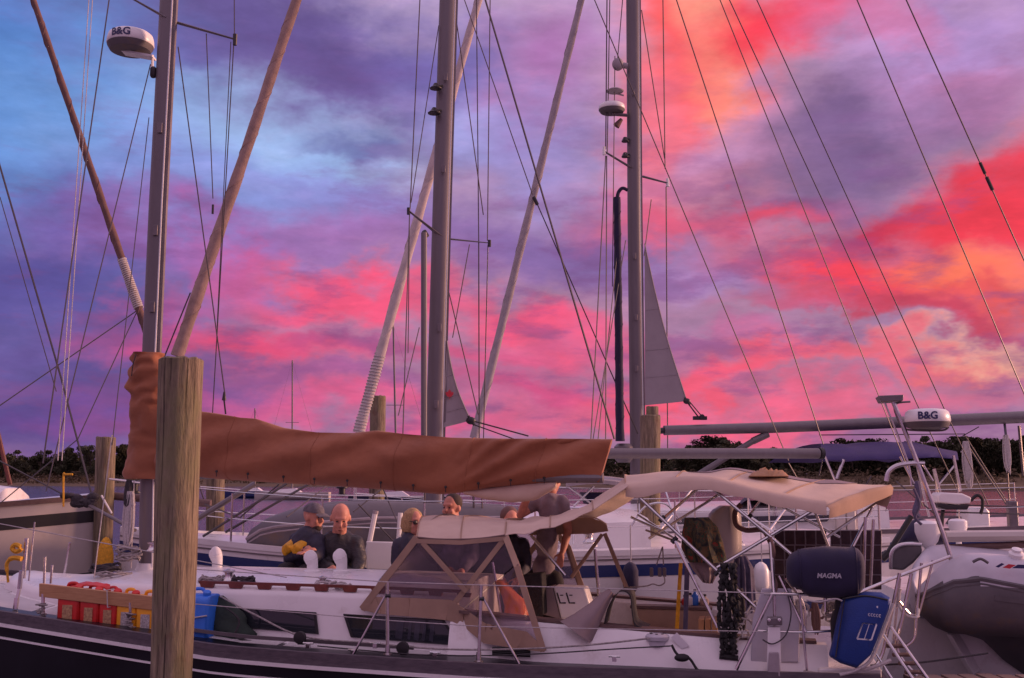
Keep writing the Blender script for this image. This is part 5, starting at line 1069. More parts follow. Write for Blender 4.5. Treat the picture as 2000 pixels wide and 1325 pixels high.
# hanging patterned jacket, dark chain, navy cloth
def hanging(name, lab, cat, top, outline_l, outline_r, t, mat, amp=.03, depth=.06, seed=0, n=18, m=12, fr=B1):
    g = []
    for i in range(n + 1):
        f = i / n; ul, vl = lerp([(p[1], p[0]) for p in outline_l], top + f * (outline_l[-1][1] - top)), top + f * (outline_l[-1][1] - top); ur, vr = lerp([(p[1], p[0]) for p in outline_r], top + f * (outline_r[-1][1] - top)), top + f * (outline_r[-1][1] - top)
        g.append([fr.p(ul + (ur - ul) * j / m, vl + (vr - vl) * j / m, t) + fr.at * (-depth * math.sin(math.pi * j / m) + amp * math.sin(j * 1.9 + seed + f * 1.2) * min(1, f * 2 + .2) + amp * noise.noise((i * .3, j * .5, seed))) for j in range(m + 1)])
    mb = MB(); mb.sheet(g, fr.at * .012); return tag(obj(name, mb, mat, None, ang=80), lab, cat)
hanging('hanging_jacket', 'dark patterned jacket with red brown patches hung from the bimini frame', 'jacket', 1011, [(1338, 1011), (1332, 1040), (1330, 1070), (1344, 1098)], [(1384, 1011), (1402, 1030), (1412, 1060), (1420, 1098)], -.75, MAT['camo'], .02, .10, 1)
hanging('hanging_cloth', 'faded navy cloth hung behind the dark chain at the stern', 'cloth', 1086, [(1436, 1086), (1430, 1110), (1428, 1200)], [(1458, 1086), (1472, 1110), (1478, 1196)], -.55, MAT['denim'], .03, .05, 4)
hanging('hanging_towel', 'taupe grey towel hung below the patterned jacket', 'cloth', 1084, [(1340, 1084), (1350, 1110), (1372, 1138)], [(1404, 1100), (1402, 1120), (1392, 1140)], -.7, MAT['taupe'], .015, .04, 7)
mb = MB(); rnd = random.Random(5)
for k in range(11):
    pts = [B1.p(1406 + 3.2 * k + 3 * math.sin(i * .5 + k), 1100 + i * 10.5, -1.12) + B1.at * rnd.uniform(-.03, .03) + V((rnd.uniform(-.01, .01), 0, 0)) for i in range(18)]
    for a, b in zip(pts, pts[1:]): mb.tube([a, a.lerp(b, .5) + V((.008 * (-1) ** k, 0, 0)), b], [.009, .017, .009], 5)
mb.tube([B1.p(1405, 1282, -1.12), B1.p(1442, 1286, -1.12)], .02, 6); tag(obj('hanging_chain', mb, MAT['grille'], None), 'bundle of dark chain hanging from the bimini frame to the deck', 'chain')
mb = MB(); rnd = random.Random(8)
for k in range(26):
    c = B1.p(rnd.uniform(1430, 1462), rnd.uniform(1195, 1265), -1.05); d = V((rnd.uniform(-.09, .09), rnd.uniform(-.04, .04), rnd.uniform(-.07, .09))); mb.tube([c, c + d * .6 + V((0, 0, .02)), c + d], .007, 5)
tag(obj('rope_tangle', mb, MAT['wire_l'], None), 'tangle of pale rope ends beside the hanging chain', 'rope')
# mainsheet tackle with block, yellow strap
mb = MB(); P = B1.p(1284, 1118, .3); 
bk = thing('tackle_block', 'small steel block and rope tail hanging under the bimini near the blue stripe', 'block', P)
for dx in (-.05, .02, .06): mb = MB(); mb.box(P + V((dx, 0, 0)), (.03, .03, .075)); obj('sheave', mb, MAT['alu_dark'], bk, .006)
mb = MB(); mb.tube([B1.p(1294, 1068, .3), B1.p(1282, 1104, .3)], .006, 5); mb.tube([B1.p(1294, 1068, .3), B1.p(1296, 1104, .3)], .006, 5); mb.tube(smooth_path([B1.p(u, v, .3) for u, v in ((1297, 1125), (1298, 1138), (1288, 1144), (1275, 1141), (1262, 1145), (1230, 1147))]), .006, 5); obj('rope_fall', mb, MAT['rope'], bk)
hanging('yellow_strap', 'olive yellow webbing strap hanging in the stern cockpit', 'strap', 1100, [(1326, 1100), (1318, 1230)], [(1333, 1100), (1326, 1230)], -.2, MAT['lifevest'], .004, .0, 3, 8, 3)
hanging('dark_strap', 'dark blue strap hanging beside the yellow strap in the stern cockpit', 'strap', 1110, [(1337, 1110), (1334, 1235)], [(1347, 1110), (1343, 1235)], -.18, MAT['denim'], .004, .0, 5, 8, 3)
# fibreglass pedestal hood
e = thing('pedestal_hood', 'tall pale fibreglass hood standing behind the hanging jacket', 'hood', B1.p(1412, 1100, .6)); rs = []
for i in range(15):
    f = i / 14; v = 1100 - 112 * f; wl = lerp([(0, 1382), (.6, 1378), (.85, 1384), (.96, 1394), (1, 1405)], f); wr = lerp([(0, 1450), (.8, 1448), (.95, 1444), (1, 1436)], f)
    a, b = B1.p(wl, v, .6), B1.p(wr, v, .6); c = (a + b) / 2; r_ = (b - a).length / 2
    rs.append([c + B1.ax * (r_ * math.cos(q)) + B1.at * (.16 * math.sin(q)) for q in [2 * math.pi * j / 24 for j in range(24)]])
mb = MB(); mb.rings(rs); obj('shell', mb, MAT['cream'], e, ang=60)
mb = MB(); mb.tube(smooth_path([B1.p(u, v, .4) for u, v in ((1448, 985), (1436, 1000), (1438, 1025), (1458, 1036), (1490, 1036), (1505, 1060))]), .022, 8); obj('hose', mb, MAT['furl_br'], e)
# orange float bag, grey bundle inside the dodger
mb = MB(); rs = []
for i in range(13):
    f = i / 12; v = 1212 - 78 * f; l = lerp([(0, 985), (.5, 984), (1, 968)], f); r_ = lerp([(0, 1034), (.4, 1030), (.8, 1000), (1, 985)], f); a, b = B1.p(l, v, -.6), B1.p(r_, v, -.6); c = (a + b) / 2; h = (b - a).length / 2
    rs.append([c + B1.ax * (h * math.cos(q) * (1 + .2 * noise.noise((math.cos(q) * 2, math.sin(q) * 2, f * 5)))) + B1.at * (.09 * math.sin(q)) for q in [2 * math.pi * j / 18 for j in range(18)]])
mb.rings(rs); tag(obj('orange_bag', mb, MAT['orange'], None, ang=80), 'bright orange bag bunched inside the aft window of the dodger', 'bag')
tubes(boat1, 'grab_pole', MAT['steel'], [([(962, 1098, -.66), (980, 1208, -.66)], 5)])
mb = MB(); rs = []
for i in range(17):
    f = i / 16; u = 762 + 150 * f; top = lerp([(0, 1130), (.2, 1118), (.6, 1128), (1, 1146)], f); bot = lerp([(0, 1158), (.5, 1172), (1, 1182)], f); a, b = B1.p(u, top, -.45), B1.p(u, bot, -.45); c = (a + b) / 2; h = (a.z - b.z) / 2
    rs.append([c + V((0, 0, h * math.cos(q) * (1 + .1 * noise.noise((i * .5, math.cos(q), 3))))) + B1.at * (.13 * math.sin(q)) for q in [2 * math.pi * j / 16 for j in range(16)]])
mb.rings(rs); tag(obj('grey_roll', mb, MAT['hyp_l'], None, ang=80), 'long grey fabric roll lying under the dodger window', 'roll')
# dark basket with lines in the companionway
mb = MB(); mb.prism([B1.p(u, v, -.5) for u, v in ((1018, 1124), (1058, 1120), (1062, 1202), (1040, 1208), (1034, 1180))], B1.at * .2); tag(obj('line_bag', mb, MAT['grille'], None, .01), 'dark mesh bag of lines at the companionway', 'bag')
# ------------------------------------------------------------------ other boats
def hull_boat(root, fr, stations, hbf, shf, mat, stripes, deckmat, drop=1.75, keel=True, flare=None):
    fl = flare or [(1, 0), (.995, -.15), (.985, -.4), (.96, -.8), (.90, -1.15), (.74, -1.5), (.35, -drop)]
    rs = []
    for s in stations:
        b = hbf(s); z = shf(s); rs.append([fr.w(s, -b * k, z + d) for k, d in fl] + [fr.w(s, b * k, z + d) for k, d in reversed(fl)])
    mb = MB(); mb.rings(rs); obj('hull', mb, mat, root, ang=60)
    def fk(d): return lerp([(-x[1], x[0]) for x in fl], -d)
    for nm, d0, d1, m_, out in stripes:
        for sg in (-1, 1):
            mb = MB(); mb.rings([[fr.w(s, sg * (hbf(s) * fk(d0) + out), shf(s) + d0), fr.w(s, sg * (hbf(s) * fk(d1) + out), shf(s) + d1), fr.w(s, sg * (hbf(s) * fk(d1) - .02), shf(s) + d1), fr.w(s, sg * (hbf(s) * fk(d0) - .02), shf(s) + d0)] for s in stations]); obj(nm, mb, m_, root, ang=50)
    mb = MB(); mb.sheet([[fr.w(s, (hbf(s) - .01) * k, shf(s) - .005 + .06 * (1 - k * k)) for k in (-1, -.75, -.5, -.25, 0, .25, .5, .75, 1)] for s in stations], (0, 0, -.03)); obj('deck', mb, deckmat, root, ang=60)
def cabin(root, fr, tab, shf, mat, crown=.08, name='cabin'):
    """tab: (s, half width, height above sheer)"""
    rs = []
    for s, w_, h in tab:
        z0 = shf(s) - .03; z1 = shf(s) + h
        rs.append([fr.w(s, t, z) for t, z in ((-w_, z0), (-w_ * .97, z1 - .04), (-w_ * .9, z1), (-w_ * .4, z1 + crown), (w_ * .4, z1 + crown), (w_ * .9, z1), (w_ * .97, z1 - .04), (w_, z0))])
    mb = MB(); mb.rings(rs); return obj(name, mb, mat, root, ang=40)
def rails(root, fr, ss, hbf, shf, h=.6, wires_z=(.3, .6), inset=.06):
    for sg in (-1, 1):
        for s in ss:
            mb = MB(); mb.tube([fr.w(s, sg * (hbf(s) - inset), shf(s)), fr.w(s, sg * (hbf(s) - inset), shf(s) + h)], .012, 6); obj('stanchion', mb, MAT['steel'], root)
        for z in wires_z:
            mb = MB(); mb.tube([fr.w(s, sg * (hbf(s) - inset), shf(s) + z) for s in ss], .006, 5); obj('lifeline', mb, MAT['steel'], root)
def furl(root, fr, pts, w0, w1, mat, lash=None, lashmat=None, t=0.0, name='furled_sail', ext=None):
    P = [fr.p(u, v, t) for u, v in pts]; mb = MB(); n = 40; d = P[-1] - P[0]; k = F_PX
    path = [P[0].lerp(P[-1], i / n) for i in range(n + 1)]
    rad = [(w0 + (w1 - w0) * i / n) / 2 / k * path[i].y * (1 + .06 * math.sin(i * 1.3) + .05 * noise.noise((i * .5, w0, 1))) for i in range(n + 1)]
    mb.tube(path, rad, 12); o = obj(name, mb, mat, root, ang=80)
    dn_ = d.normalized(); a = dn_.orthogonal().normalized(); b = dn_.cross(a)
    mb = MB(); m = 160; mb.tube([P[0].lerp(P[-1], i / m) + (a * math.cos(i * .42) + b * math.sin(i * .42)) * rad[int(i * n / m)] * 1.0 for i in range(m + 1)], .006, 4); obj('leech_edge', mb, mat, o)
    if lash:
        f0, f1 = lash; mb = MB(); m = 260; mb.tube([P[0].lerp(P[-1], f0 + (f1 - f0) * i / m) + (a * math.cos(i * .62) + b * math.sin(i * .62)) * rad[min(n, int((f0 + (f1 - f0) * i / m) * n))] * 1.03 for i in range(m + 1)], .012, 5); obj('lashing', mb, lashmat, o)
    if ext:
        mb = MB(); mb.tube([P[-1], fr.p(ext[0], ext[1], t)], .008, 6); obj('stay', mb, MAT['wire'], root)
    return o
def drum(root, fr, u, v, t=0.0): P = fr.p(u, v, t); mb = MB(); mb.lathe(P, (0, 0, 1), [(.05, -.08), (.09, -.07), (.09, -.05), (.05, -.04), (.05, .04), (.09, .05), (.09, .07), (.04, .08)], 16); obj('furler_drum', mb, MAT['blackp'], root)
# ---- middle boat (boom passes behind the rust cover)
B2 = Frame(853, 13.6, -10.0)
boat2 = thing('sailboat', 'white sailboat with navy stripes moored behind the near boat, dinghy on its foredeck', 'sailboat', B2.w(0, 0, 0))
def hb2(s): return lerp([(-3.75, .03), (-3.5, .28), (-2.9, .75), (-2.1, 1.22), (-1.0, 1.62), (.5, 1.9), (3, 1.9), (5.2, 1.65)], s)
def sh2(s): return lerp([(-3.75, 1.84), (-2.8, 1.74), (-1.5, 1.64), (0, 1.60), (3, 1.64), (5.2, 1.72)], s)
S2 = [-3.75, -3.6, -3.3, -2.9, -2.5, -2.1, -1.6, -1.0, -.4, .5, 1.6, 2.8, 4, 5.2]
hull_boat(boat2, B2, S2, hb2, sh2, MAT['white'], [('sheer_stripe', -.24, -.11, MAT['blue'], .006), ('boot_stripe', -.72, -.62, MAT['blue'], .006), ('toe_rail', -.012, .05, MAT['white2'], .012), ('rub_line', -.06, -.045, MAT['alu_dark'], .012)], MAT['white'])
cabin(boat2, B2, [(-1.2, .5, .05), (-.9, .8, .20), (0, 1.1, .30), (2.0, 1.25, .36), (2.4, 1.25, .36)], sh2, MAT['white'])
rails(boat2, B2, [-3.2, -2.4, -1.4, -.3, .9, 2.5, 4.0, 5.1], hb2, sh2, .58)
M2 = [(846, 1010), (849, 850), (862, 400), (875, 0), (905, -1000), (915, -1350)]
m2, m2p, m2a = mast('mast', B2, M2, 35, boat2, MAT['alu'], zlow=1.6, ratio=.66)
mb = MB(); mb.tube([B2.p(866, 886, 0), B2.p(1598, 886, 0)], B2.px(13.5), 14, .8); bm2 = obj('boom', mb, MAT['alu'], boat2)
mb = MB(); P = B2.p(1600, 886, 0); mb.tube([P, P + B2.ax * .05], B2.px(14.5), 14, .85); obj('end_cap', mb, MAT['blackp'], bm2)
for u, v, t in ((798, 412, -.15), (956, 475, .15)):
    s_ = bar('spreader', boat2, MAT['alu_dark'], [B2.p(866, 466, t * .2), B2.p(u, v, t)], [.04, .022] if t < 0 else [.028, .014], 8, .45)
    mb = MB(); P = B2.p(u, v, t); mb.tube([P + V((0, 0, .04)), P - V((0, 0, .05))], .022, 8); obj('tip_cup', mb, MAT['blackp'], s_)
tubes(boat2, 'whisker_pole', MAT['alu'], [([(828, 455, -.25), (828, 862, -.25)], 12)], B2)
tubes(boat2, 'pole_end', MAT['blackp'], [([(828, 452, -.25), (834, 462, -.2)], 10)], B2)
for u, v, sz in ((851, 168, .07), (848, 216, .075)):
    P = B2.p(u, v, -.12); mb = MB(); mb.lathe(P - V((0, 0, sz * .6)), (0, 0, 1), [(sz * 1.1, 0), (sz * 1.15, .01), (sz * .6, sz * .6), (sz * .3, sz * 1.1)], 12); mb.tube([P, P + V((.09, .05, .02))], .014, 6); obj('deck_light', mb, MAT['blackp'], boat2)
W2 = [(823, -60, 801, 408, 2.4, -.15, -.15), (857, 50, 803, 396, 2.0, -.05, -.15), (800, 418, 786, 880, 2.4, -.15, -1.2), (890, 30, 944, 420, 2.2, .05, .15), (930, -60, 935, 470, 2.2, .15, .15), (958, -60, 952, 470, 2.2, .15, .15), (935, 470, 936, 870, 2.4, .15, 1.3), (953, 478, 944, 870, 2.2, .15, 1.4), (917, 478, 884, 660, 2.0, .1, .1), (877, 572, 934, 810, 2.2, 0, .2), (819, 640, 778, 812, 2.0, -.3, -.5)]
wires(boat2, B2, W2, MAT['wire'])
wires(boat2, B2, [(905, -1250, 1803, 990, 2.3, 0, 1.0), (905, -1250, 1932, 990, 2.3, 0, 1.3), (905, -1120, 1884, 990, 2.3, 0, 1.15), (1040, -850, 1608, 868, 2.6, 0, 0), (1060, -240, 1540, 900, 2.3, 0, .6), (800, 415, 797, 690, 1.8, -.15, -.3)], MAT['wire'], 'backstay')
furl(boat2, B2, [(640, -180), (346, 696)], 19, 25, MAT['furl_t'], None, None, 0, ext=(262, 950)); drum(boat2, B2, 262, 952)
wires(boat2, B2, [(372, 572, 318, 705, 3, -.1, -.1)], MAT['rope_d'], 'jib_sheet')
# partly furled mainsail in the mast with its outhaul
def clew_sail(root, fr, poly, t, mat, mark, lines):
    P = [fr.p(u, v, t) for u, v in poly]; g = []; n = 12; A_, Bc, Cc = P
    for i in range(n + 1):
        f = i / n; a = A_.lerp(Cc, f); b = A_.lerp(Bc, f); g.append([a.lerp(b, j / 8) + fr.at * (.03 * math.sin(math.pi * j / 8) * f + .012 * math.sin(j * 1.1 + i * .8) * f) - fr.ax * (.05 * math.sin(math.pi * f) * j / 8) for j in range(9)])
    mb = MB(); mb.sheet(g, fr.at * .006); o = obj('mainsail', mb, mat, root, ang=80)
    for i in (5, 8, 10):
        sm = MB(); sm.tube([p_ - fr.at * .003 for p_ in g[i]], .005, 4); obj('panel_seam', sm, mat, o)
    sm = MB(); sm.tube([r_[-1] - fr.at * .003 for r_ in g], .010, 5); obj('leech_tape', sm, MAT['furl_g'], o)
    mb = MB(); p = Bc - fr.at * .012; mb.ell(p, (.06, .03, .05), 10, 6); mb.tube([p + V((-.03, 0, .06)), p + V((.05, 0, -.06))], .018, 6); obj('clew_block', mb, MAT['blackp'], root)
    for l in lines: wires(root, fr, [l], MAT['rope_d'], 'outhaul')
    return o
s2 = clew_sail(boat2, B2, [(873, 666), (919, 822), (864, 836)], -.02, MAT['sail'], None, [(922, 822, 1032, 852, 3, 0, 0), (920, 828, 1004, 858, 2.4, 0, 0)])
# red leaf mark on that sail
c = B2.p(878, 770, -.05); lf = [(0, 1), (.16, .62), (.36, .74), (.30, .30), (.62, .52), (.68, .34), (1, .30), (.82, .05), (.9, -.1), (.45, -.42), (.5, -.58), (.06, -.5), (.05, -1), (-.05, -1), (-.06, -.5), (-.5, -.58), (-.45, -.42), (-.9, -.1), (-.82, .05), (-1, .30), (-.68, .34), (-.62, .52), (-.30, .30), (-.36, .74), (-.16, .62)]
mb = MB(); mb.prism([c + B2.ax * (x * .055) + V((0, 0, y * .065)) for x, y in lf], -B2.at * .004); obj('leaf_emblem', mb, MAT['print_r'], s2)
tubes(boat2, 'pole', MAT['alu'], [([(372, 1022, -1.0), (498, 945, -.9)], 11)], B2)
wires(boat2, B2, [(396, 1048, 560, 945, 5, -1.0, -.8), (440, 1040, 606, 944, 5, -.9, -.6), (470, 1010, 545, 946, 3, -.8, -.8), (400, 985, 470, 1012, 3, -.5, -.8)], MAT['wire'], 'jib_sheet')
mb = MB(); mb.tube([B2.w(-3.5, -.22, 2.4), B2.w(-3.9, 0, 2.45), B2.w(-3.5, .22, 2.4), B2.w(-3.2, .5, 2.36)], .014, 6); mb.tube([B2.w(-3.5, -.22, 2.4), B2.w(-3.2, -.5, 2.36)], .014, 6)
for t in (-1, 1): mb.tube([B2.w(-3.5, t * .22, 2.4), B2.w(-3.5, t * .2, 1.83)], .014, 6); mb.tube([B2.w(-3.2, t * .5, 2.36), B2.w(-3.2, t * .48, 1.77)], .014, 6)
obj('bow_pulpit', mb, MAT['steel'], boat2)
# boat 2 bimini frame and awning seen behind the rust cover end
a2 = thing('awning', 'lilac grey awning on crossed struts behind the aft end of the rust cover', 'awning', B2.p(1160, 1000, 1.0))
g = [[B2.p(1105 + 120 * i / 8, 944 - 6 * math.sin(math.pi * i / 8), .6 + 1.2 * j / 4) + V((0, 0, .06 * math.sin(math.pi * j / 4))) for j in range(5)] for i in range(9)]
mb = MB(); mb.sheet(g, (0, 0, -.05)); obj('top', mb, MAT['furl_g'], a2, ang=60)
tubes(a2, 'strut', MAT['steel'], [([(1112, 952, .7), (1165, 992, .7)], 4), ([(1160, 950, .7), (1120, 990, .7)], 4), ([(1200, 950, 1.2), (1150, 1010, 1.2)], 4)], B2)
mb = MB(); mb.prism([B2.p(u, v, 1.0) for u, v in ((1142, 962), (1200, 962), (1200, 985), (1150, 985))], B2.at * .3); obj('dark_panel', mb, MAT['navy'], a2)
# fender board
mb = MB(); mb.prism([B2.p(u, v, -2.06) for u, v in ((716, 1058), (800, 1060), (800, 1114), (716, 1112))], B2.at * .06); tag(obj('fender_board', mb, MAT['white2'], None, .008), 'flat white board hanging on the stripes between the black jacket and the dodger', 'board')
e = thing('boat_hook', 'slanting white pole standing right of the man in the black jacket', 'pole', B2.p(714, 1108, -1.9)); tubes(e, 'pole', MAT['white2'], [([(733, 1002, -1.9), (712, 1108, -1.9)], 10)], B2); tubes(e, 'end_cap', MAT['furl_g'], [([(734, 998, -1.9), (733, 1004, -1.9)], 11)], B2)
tag(bar('white_stanchion', None, MAT['white2'], [B2.p(782, 1002, -1.6), B2.p(778, 1062, -1.6)], B2.px(4)), 'upright white post left of the blonde person', 'post')
# inflatable dinghies
def dinghy(name, lab, fr, t, top, rub, bot, keel, depth, mats, n=46):
    """a rounded bow on the left; near tube with rub strake, far tube and a rigid bottom"""
    u0, u1 = top[0][0], top[-1][0]; e = thing(name, lab, 'dinghy', fr.p((u0 + u1) / 2, lerp(bot, (u0 + u1) / 2), t)); N_ = 24
    us = [u0 + (u1 - u0) * (i / n) ** 1.7 for i in range(n + 1)]
    def rings(tt, far):
        rs = []
        for u in us:
            f = (u - u0) / (u1 - u0); a, b = fr.p(u, lerp(top, u), t), fr.p(u, lerp(bot, u), t); c = (a + b) / 2; h = (a.z - b.z) / 2; d = depth * lerp([(0, .15), (.04, .6), (.12, .92), (.25, 1), (1, 1)], f)
            off = fr.at * (tt * lerp([(0, 0), (.05, .35), (.12, .62), (.25, .9), (.4, 1), (1, 1)], f))
            rs.append([c + off + V((0, 0, h * math.cos(q))) + fr.at * (d * math.sin(q)) for q in [2 * math.pi * j / N_ for j in range(N_)]])
        return rs
    for tt in (0, 1.15):
        rs = rings(tt, tt > 0); mb = MB(); mb.rings(rs); o = obj('tube', mb, [mats[0], mats[2]], e, ang=80); me = o.data
        if tt == 0:
            for pl_ in me.polygons:
                c = o.matrix_world @ pl_.center; uu, vv = pix(pl_.center)
                pl_.material_index = 1 if vv > lerp(rub, uu) + 6 else 0  # below the rub line the tube is coloured darker for shade and dirt
    for dv, r_, nm in ((0, .020, 'rub_strake'), (9, .010, 'strake_edge')):
        P = []
        for u in us:
            f = (u - u0) / (u1 - u0); d = depth * lerp([(0, .15), (.04, .6), (.12, .92), (.25, 1), (1, 1)], f); a, b = lerp(top, u), lerp(bot, u); v = lerp(rub, u) + dv; x = max(-1, min(1, 2 * (v - a) / (b - a) - 1)); P.append(fr.p(u, v, t) - fr.at * (d * math.sqrt(1 - x * x) * .98))
        mb = MB(); mb.tube(P, r_, 6); obj(nm, mb, mats[1], e)
    rs = []
    for u in us[8:]:
        a, b = fr.p(u, lerp(bot, u) - 14, t + .2), fr.p(u, lerp(keel, u), t + .55); rs.append([a - fr.at * .12, a.lerp(b, .5) + V((0, 0, -.02)), b, a.lerp(b, .5) + fr.at * .7, a + fr.at * .95])
    mb = MB(); mb.rings(rs); obj('bottom', mb, mats[2], e, ang=60); return e
dinghy('inflatable_dinghy', 'grey inflatable dinghy with pale rub line lying on the foredeck behind the two men', B2, -.9,
  [(482, 1048), (490, 1034), (520, 1013), (570, 997), (640, 985), (720, 979), (900, 985), (1010, 990)], [(482, 1053), (510, 1035), (540, 1028), (600, 1021), (735, 1011), (1010, 1010)], [(482, 1060), (495, 1072), (530, 1082), (600, 1087), (700, 1084), (1010, 1076)], [(482, 1062), (560, 1086), (700, 1090), (1010, 1084)], .22, (MAT['hyp'], MAT['furl_g'], MAT['hyp_d']))
# ---- far right boat: mast, long boom
B3 = Frame(1242, 17.5, -6.0)
boat3 = thing('sailboat', 'white sailboat whose mast carries a small radar, behind the bimini at the right', 'sailboat', B3.w(0, 0, 0))
def hb3(s): return lerp([(-5.0, .03), (-4.6, .35), (-3.6, 1.0), (-2, 1.6), (0, 1.95), (3, 2.05), (6, 1.9), (8, 1.6)], s)
def sh3(s): return lerp([(-5, 1.95), (-3, 1.78), (0, 1.66), (4, 1.68), (8, 1.78)], s)
hull_boat(boat3, B3, [-5, -4.8, -4.4, -3.8, -3, -2, -1, 0, 1.5, 3, 4.5, 6, 7.2, 8], hb3, sh3, MAT['white'], [('sheer_stripe', -.2, -.14, MAT['blue'], .006), ('toe_rail', -.012, .05, MAT['alu_dark'], .012)], MAT['white'])
cabin(boat3, B3, [(-1.6, .6, .05), (-1.2, .9, .22), (0, 1.2, .32), (3.2, 1.35, .36), (3.6, 1.35, .34)], sh3, MAT['white'])
cw3 = MB(); cw3.prism([B3.w(s, -1.36, sh3(s) + z) for s, z in ((.2, .12), (2.6, .14), (2.7, .24), (.3, .22))], B3.at * .03); obj('window', cw3, MAT['glass'], boat3)
rails(boat3, B3, [-4.5, -3.4, -2, -.4, 1.2, 2.8, 4.4, 6, 7.4], hb3, sh3, .62, (.32, .61))
M3 = [(1245, 940), (1244, 850), (1239, 430), (1236, 0), (1230, -900), (1228, -1200)]
m3, m3p, m3a = mast('mast', B3, M3, 28, boat3, MAT['alu'], zlow=1.7, ratio=.7)
mb = MB(); mb.tube([B3.p(1297, 841, 0), B3.p(1500, 836, 0), B3.p(2000, 815, 0), B3.p(2080, 812, 0)], [B3.px(12), B3.px(13.5), B3.px(15.5), B3.px(15)], 14, .8); bm3 = obj('boom', mb, MAT['alu'], boat3)
mb = MB(); mb.tube([B3.p(1258, 846, 0), B3.p(1297, 841, 0)], B3.px(6), 8); obj('gooseneck', mb, MAT['blackp'], bm3)
mb = MB(); mb.tube([B3.p(1480, 856, 0), B3.p(1360, 930, 0)], B3.px(6), 10); mb.tube([B3.p(1500, 848, 0), B3.p(1470, 862, 0)], B3.px(7), 8); obj('rigid_vang', mb, MAT['alu'], boat3)
mb = MB(); P = B3.p(1367, 817, 0); mb.box(P, (.22, .08, .06), B3.rot); mb.lathe(P + V((.03, -.03, .02)), (0, 1, 0), [(.04, -.03), (.045, 0), (.04, .05)], 10); obj('outhaul_car', mb, MAT['blackp'], boat3)
for u, v, t in ((1180, 296, -.15), (1304, 358, .15)):
    s_ = bar('spreader', boat3, MAT['alu_dark'], [B3.p(1246 if t < 0 else 1255, 336 if t < 0 else 345, t * .2), B3.p(u, v, t)], [.035, .024], 8, .5); mb = MB(); P = B3.p(u, v, t); mb.tube([P + V((0, 0, .08)), P - V((0, 0, .06))], [.024, .03], 8); obj('tip_cup', mb, MAT['white2'], s_)
d3, c3_, R3, h3 = radar(boat3, B3, 1195, 203, 222, 54, -.1, 0, letters=None); d3['label'] = 'small grey radar dome on the rightmost mast'
mb = MB(); mb.prism([c3_ + V((0, -.05, .0)), c3_ + V((.26, -.05, -.02)), c3_ + V((.26, .06, -.02)), c3_ + V((0, .06, 0))], (0, 0, -.02)); obj('bracket', mb, MAT['alu'], d3)
P = B3.p(1207, 126, -.1); mb = MB(); mb.ell(P, (.10, .09, .11), 16, 10); mb.tube([P, P + V((.16, 0, -.03))], .05, 10); obj('ball_antenna', mb, MAT['furl_g'], boat3)
P = B3.p(1201, 178, -.1); mb = MB(); mb.lathe(P, (0, 0, 1), [(.02, -.05), (.14, -.015), (.15, 0), (.10, .03), (.01, .04)], 18); mb.tube([P + V((0, 0, -.04)), P + V((.15, 0, -.08))], .014, 6); obj('disc_antenna', mb, MAT['furl_g'], boat3)
P = B3.p(1207, 240, -.1); mb = MB(); mb.tube([P + V((-.03, 0, -.06)), P + V((.06, 0, .06))], [.06, .03], 10); obj('horn', mb, MAT['furl_br'], boat3)
for v in (272, 302): P = B3.p(1221, v, -.08); mb = MB(); mb.lathe(P - V((0, 0, .05)), (0, 0, 1), [(.06, 0), (.065, .01), (.03, .08)], 10); mb.tube([P, P + V((.08, 0, 0))], .012, 6); obj('deck_light', mb, MAT['blackp'], boat3)
W3 = [(1186, -60, 1183, 292, 2.6, -.1, -.15), (1192, -60, 1186, 300, 2.2, -.1, -.15), (1183, 305, 1154, 862, 2.4, -.15, -1.6), (1185, 305, 1183, 862, 2.4, -.15, -1.2), (1201, 110, 1196, 560, 2.0, -.12, -.3), (1216, 0, 1206, 118, 2.0, -.05, -.1), (1222, 470, 1158, 860, 2.0, -.1, -1.2), (1253, 20, 1298, 310, 2.2, .03, .15), (1294, -60, 1299, 330, 2.4, .15, .15), (1301, 365, 1304, 880, 2.4, .15, 1.5), (1272, 390, 1258, 500, 2.0, .1, .05), (1212, 430, 1168, 860, 2.0, -.2, -1.0)]
wires(boat3, B3, W3, MAT['wire'])
wires(boat3, B3, [(1228, -1050, 2094, 990, 2.8, 0, .77), (1290, -1060, 2218, 990, 3.0, .1, 1.06)], MAT['wire'], 'backstay')
for v0, v1, w_ in ((318, 340, 7), (346, 372, 8)): 
    f = lambda v: 1290 + (2060 - 1290) * (v + 1060) / 1700; mb = MB(); mb.tube([B3.p(f(v0), v0, .75), B3.p(f(v1), v1, .75)], B3.px(w_ / 2), 8); obj('insulator', mb, MAT['blackp'], boat3)
clew_sail(boat3, B3, [(1259, 476), (1341, 784), (1260, 792)], -.02, MAT['sail'], None, [(1342, 786, 1364, 815, 3, 0, 0), (1345, 783, 1372, 815, 2.4, 0, 0)])
furl(boat3, B3, [(1205, 386), (1211, 862)], 14, 17, MAT['navy'], None, None, -.3, 'stowed_pole_sock')
mb = MB(); mb.tube(smooth_path([B3.p(u, v, -.3) for u, v in ((1205, 392), (1208, 376), (1216, 368), (1226, 372))]), .03, 8); obj('sock_loop', mb, MAT['navy'], boat3)
furl(boat3, B3, [(985, -180), (700, 846)], 15, 21, MAT['furl_w'], (.86, 1.0), MAT['wire_l'], 0, ext=(668, 958)); drum(boat3, B3, 668, 960)
furl(boat3, B3, [(1180, -182), (926, 856)], 13, 17, MAT['furl_g'], None, None, 0, ext=(893, 985)); drum(boat3, B3, 893, 985)
mb = MB(); P = B3.p(1046, 392, -.1); mb.tube([P + V((-.03, 0, .06)), P + V((.03, 0, -.07))], .03, 8); obj('sheet_knot', mb, MAT['blackp'], boat3)
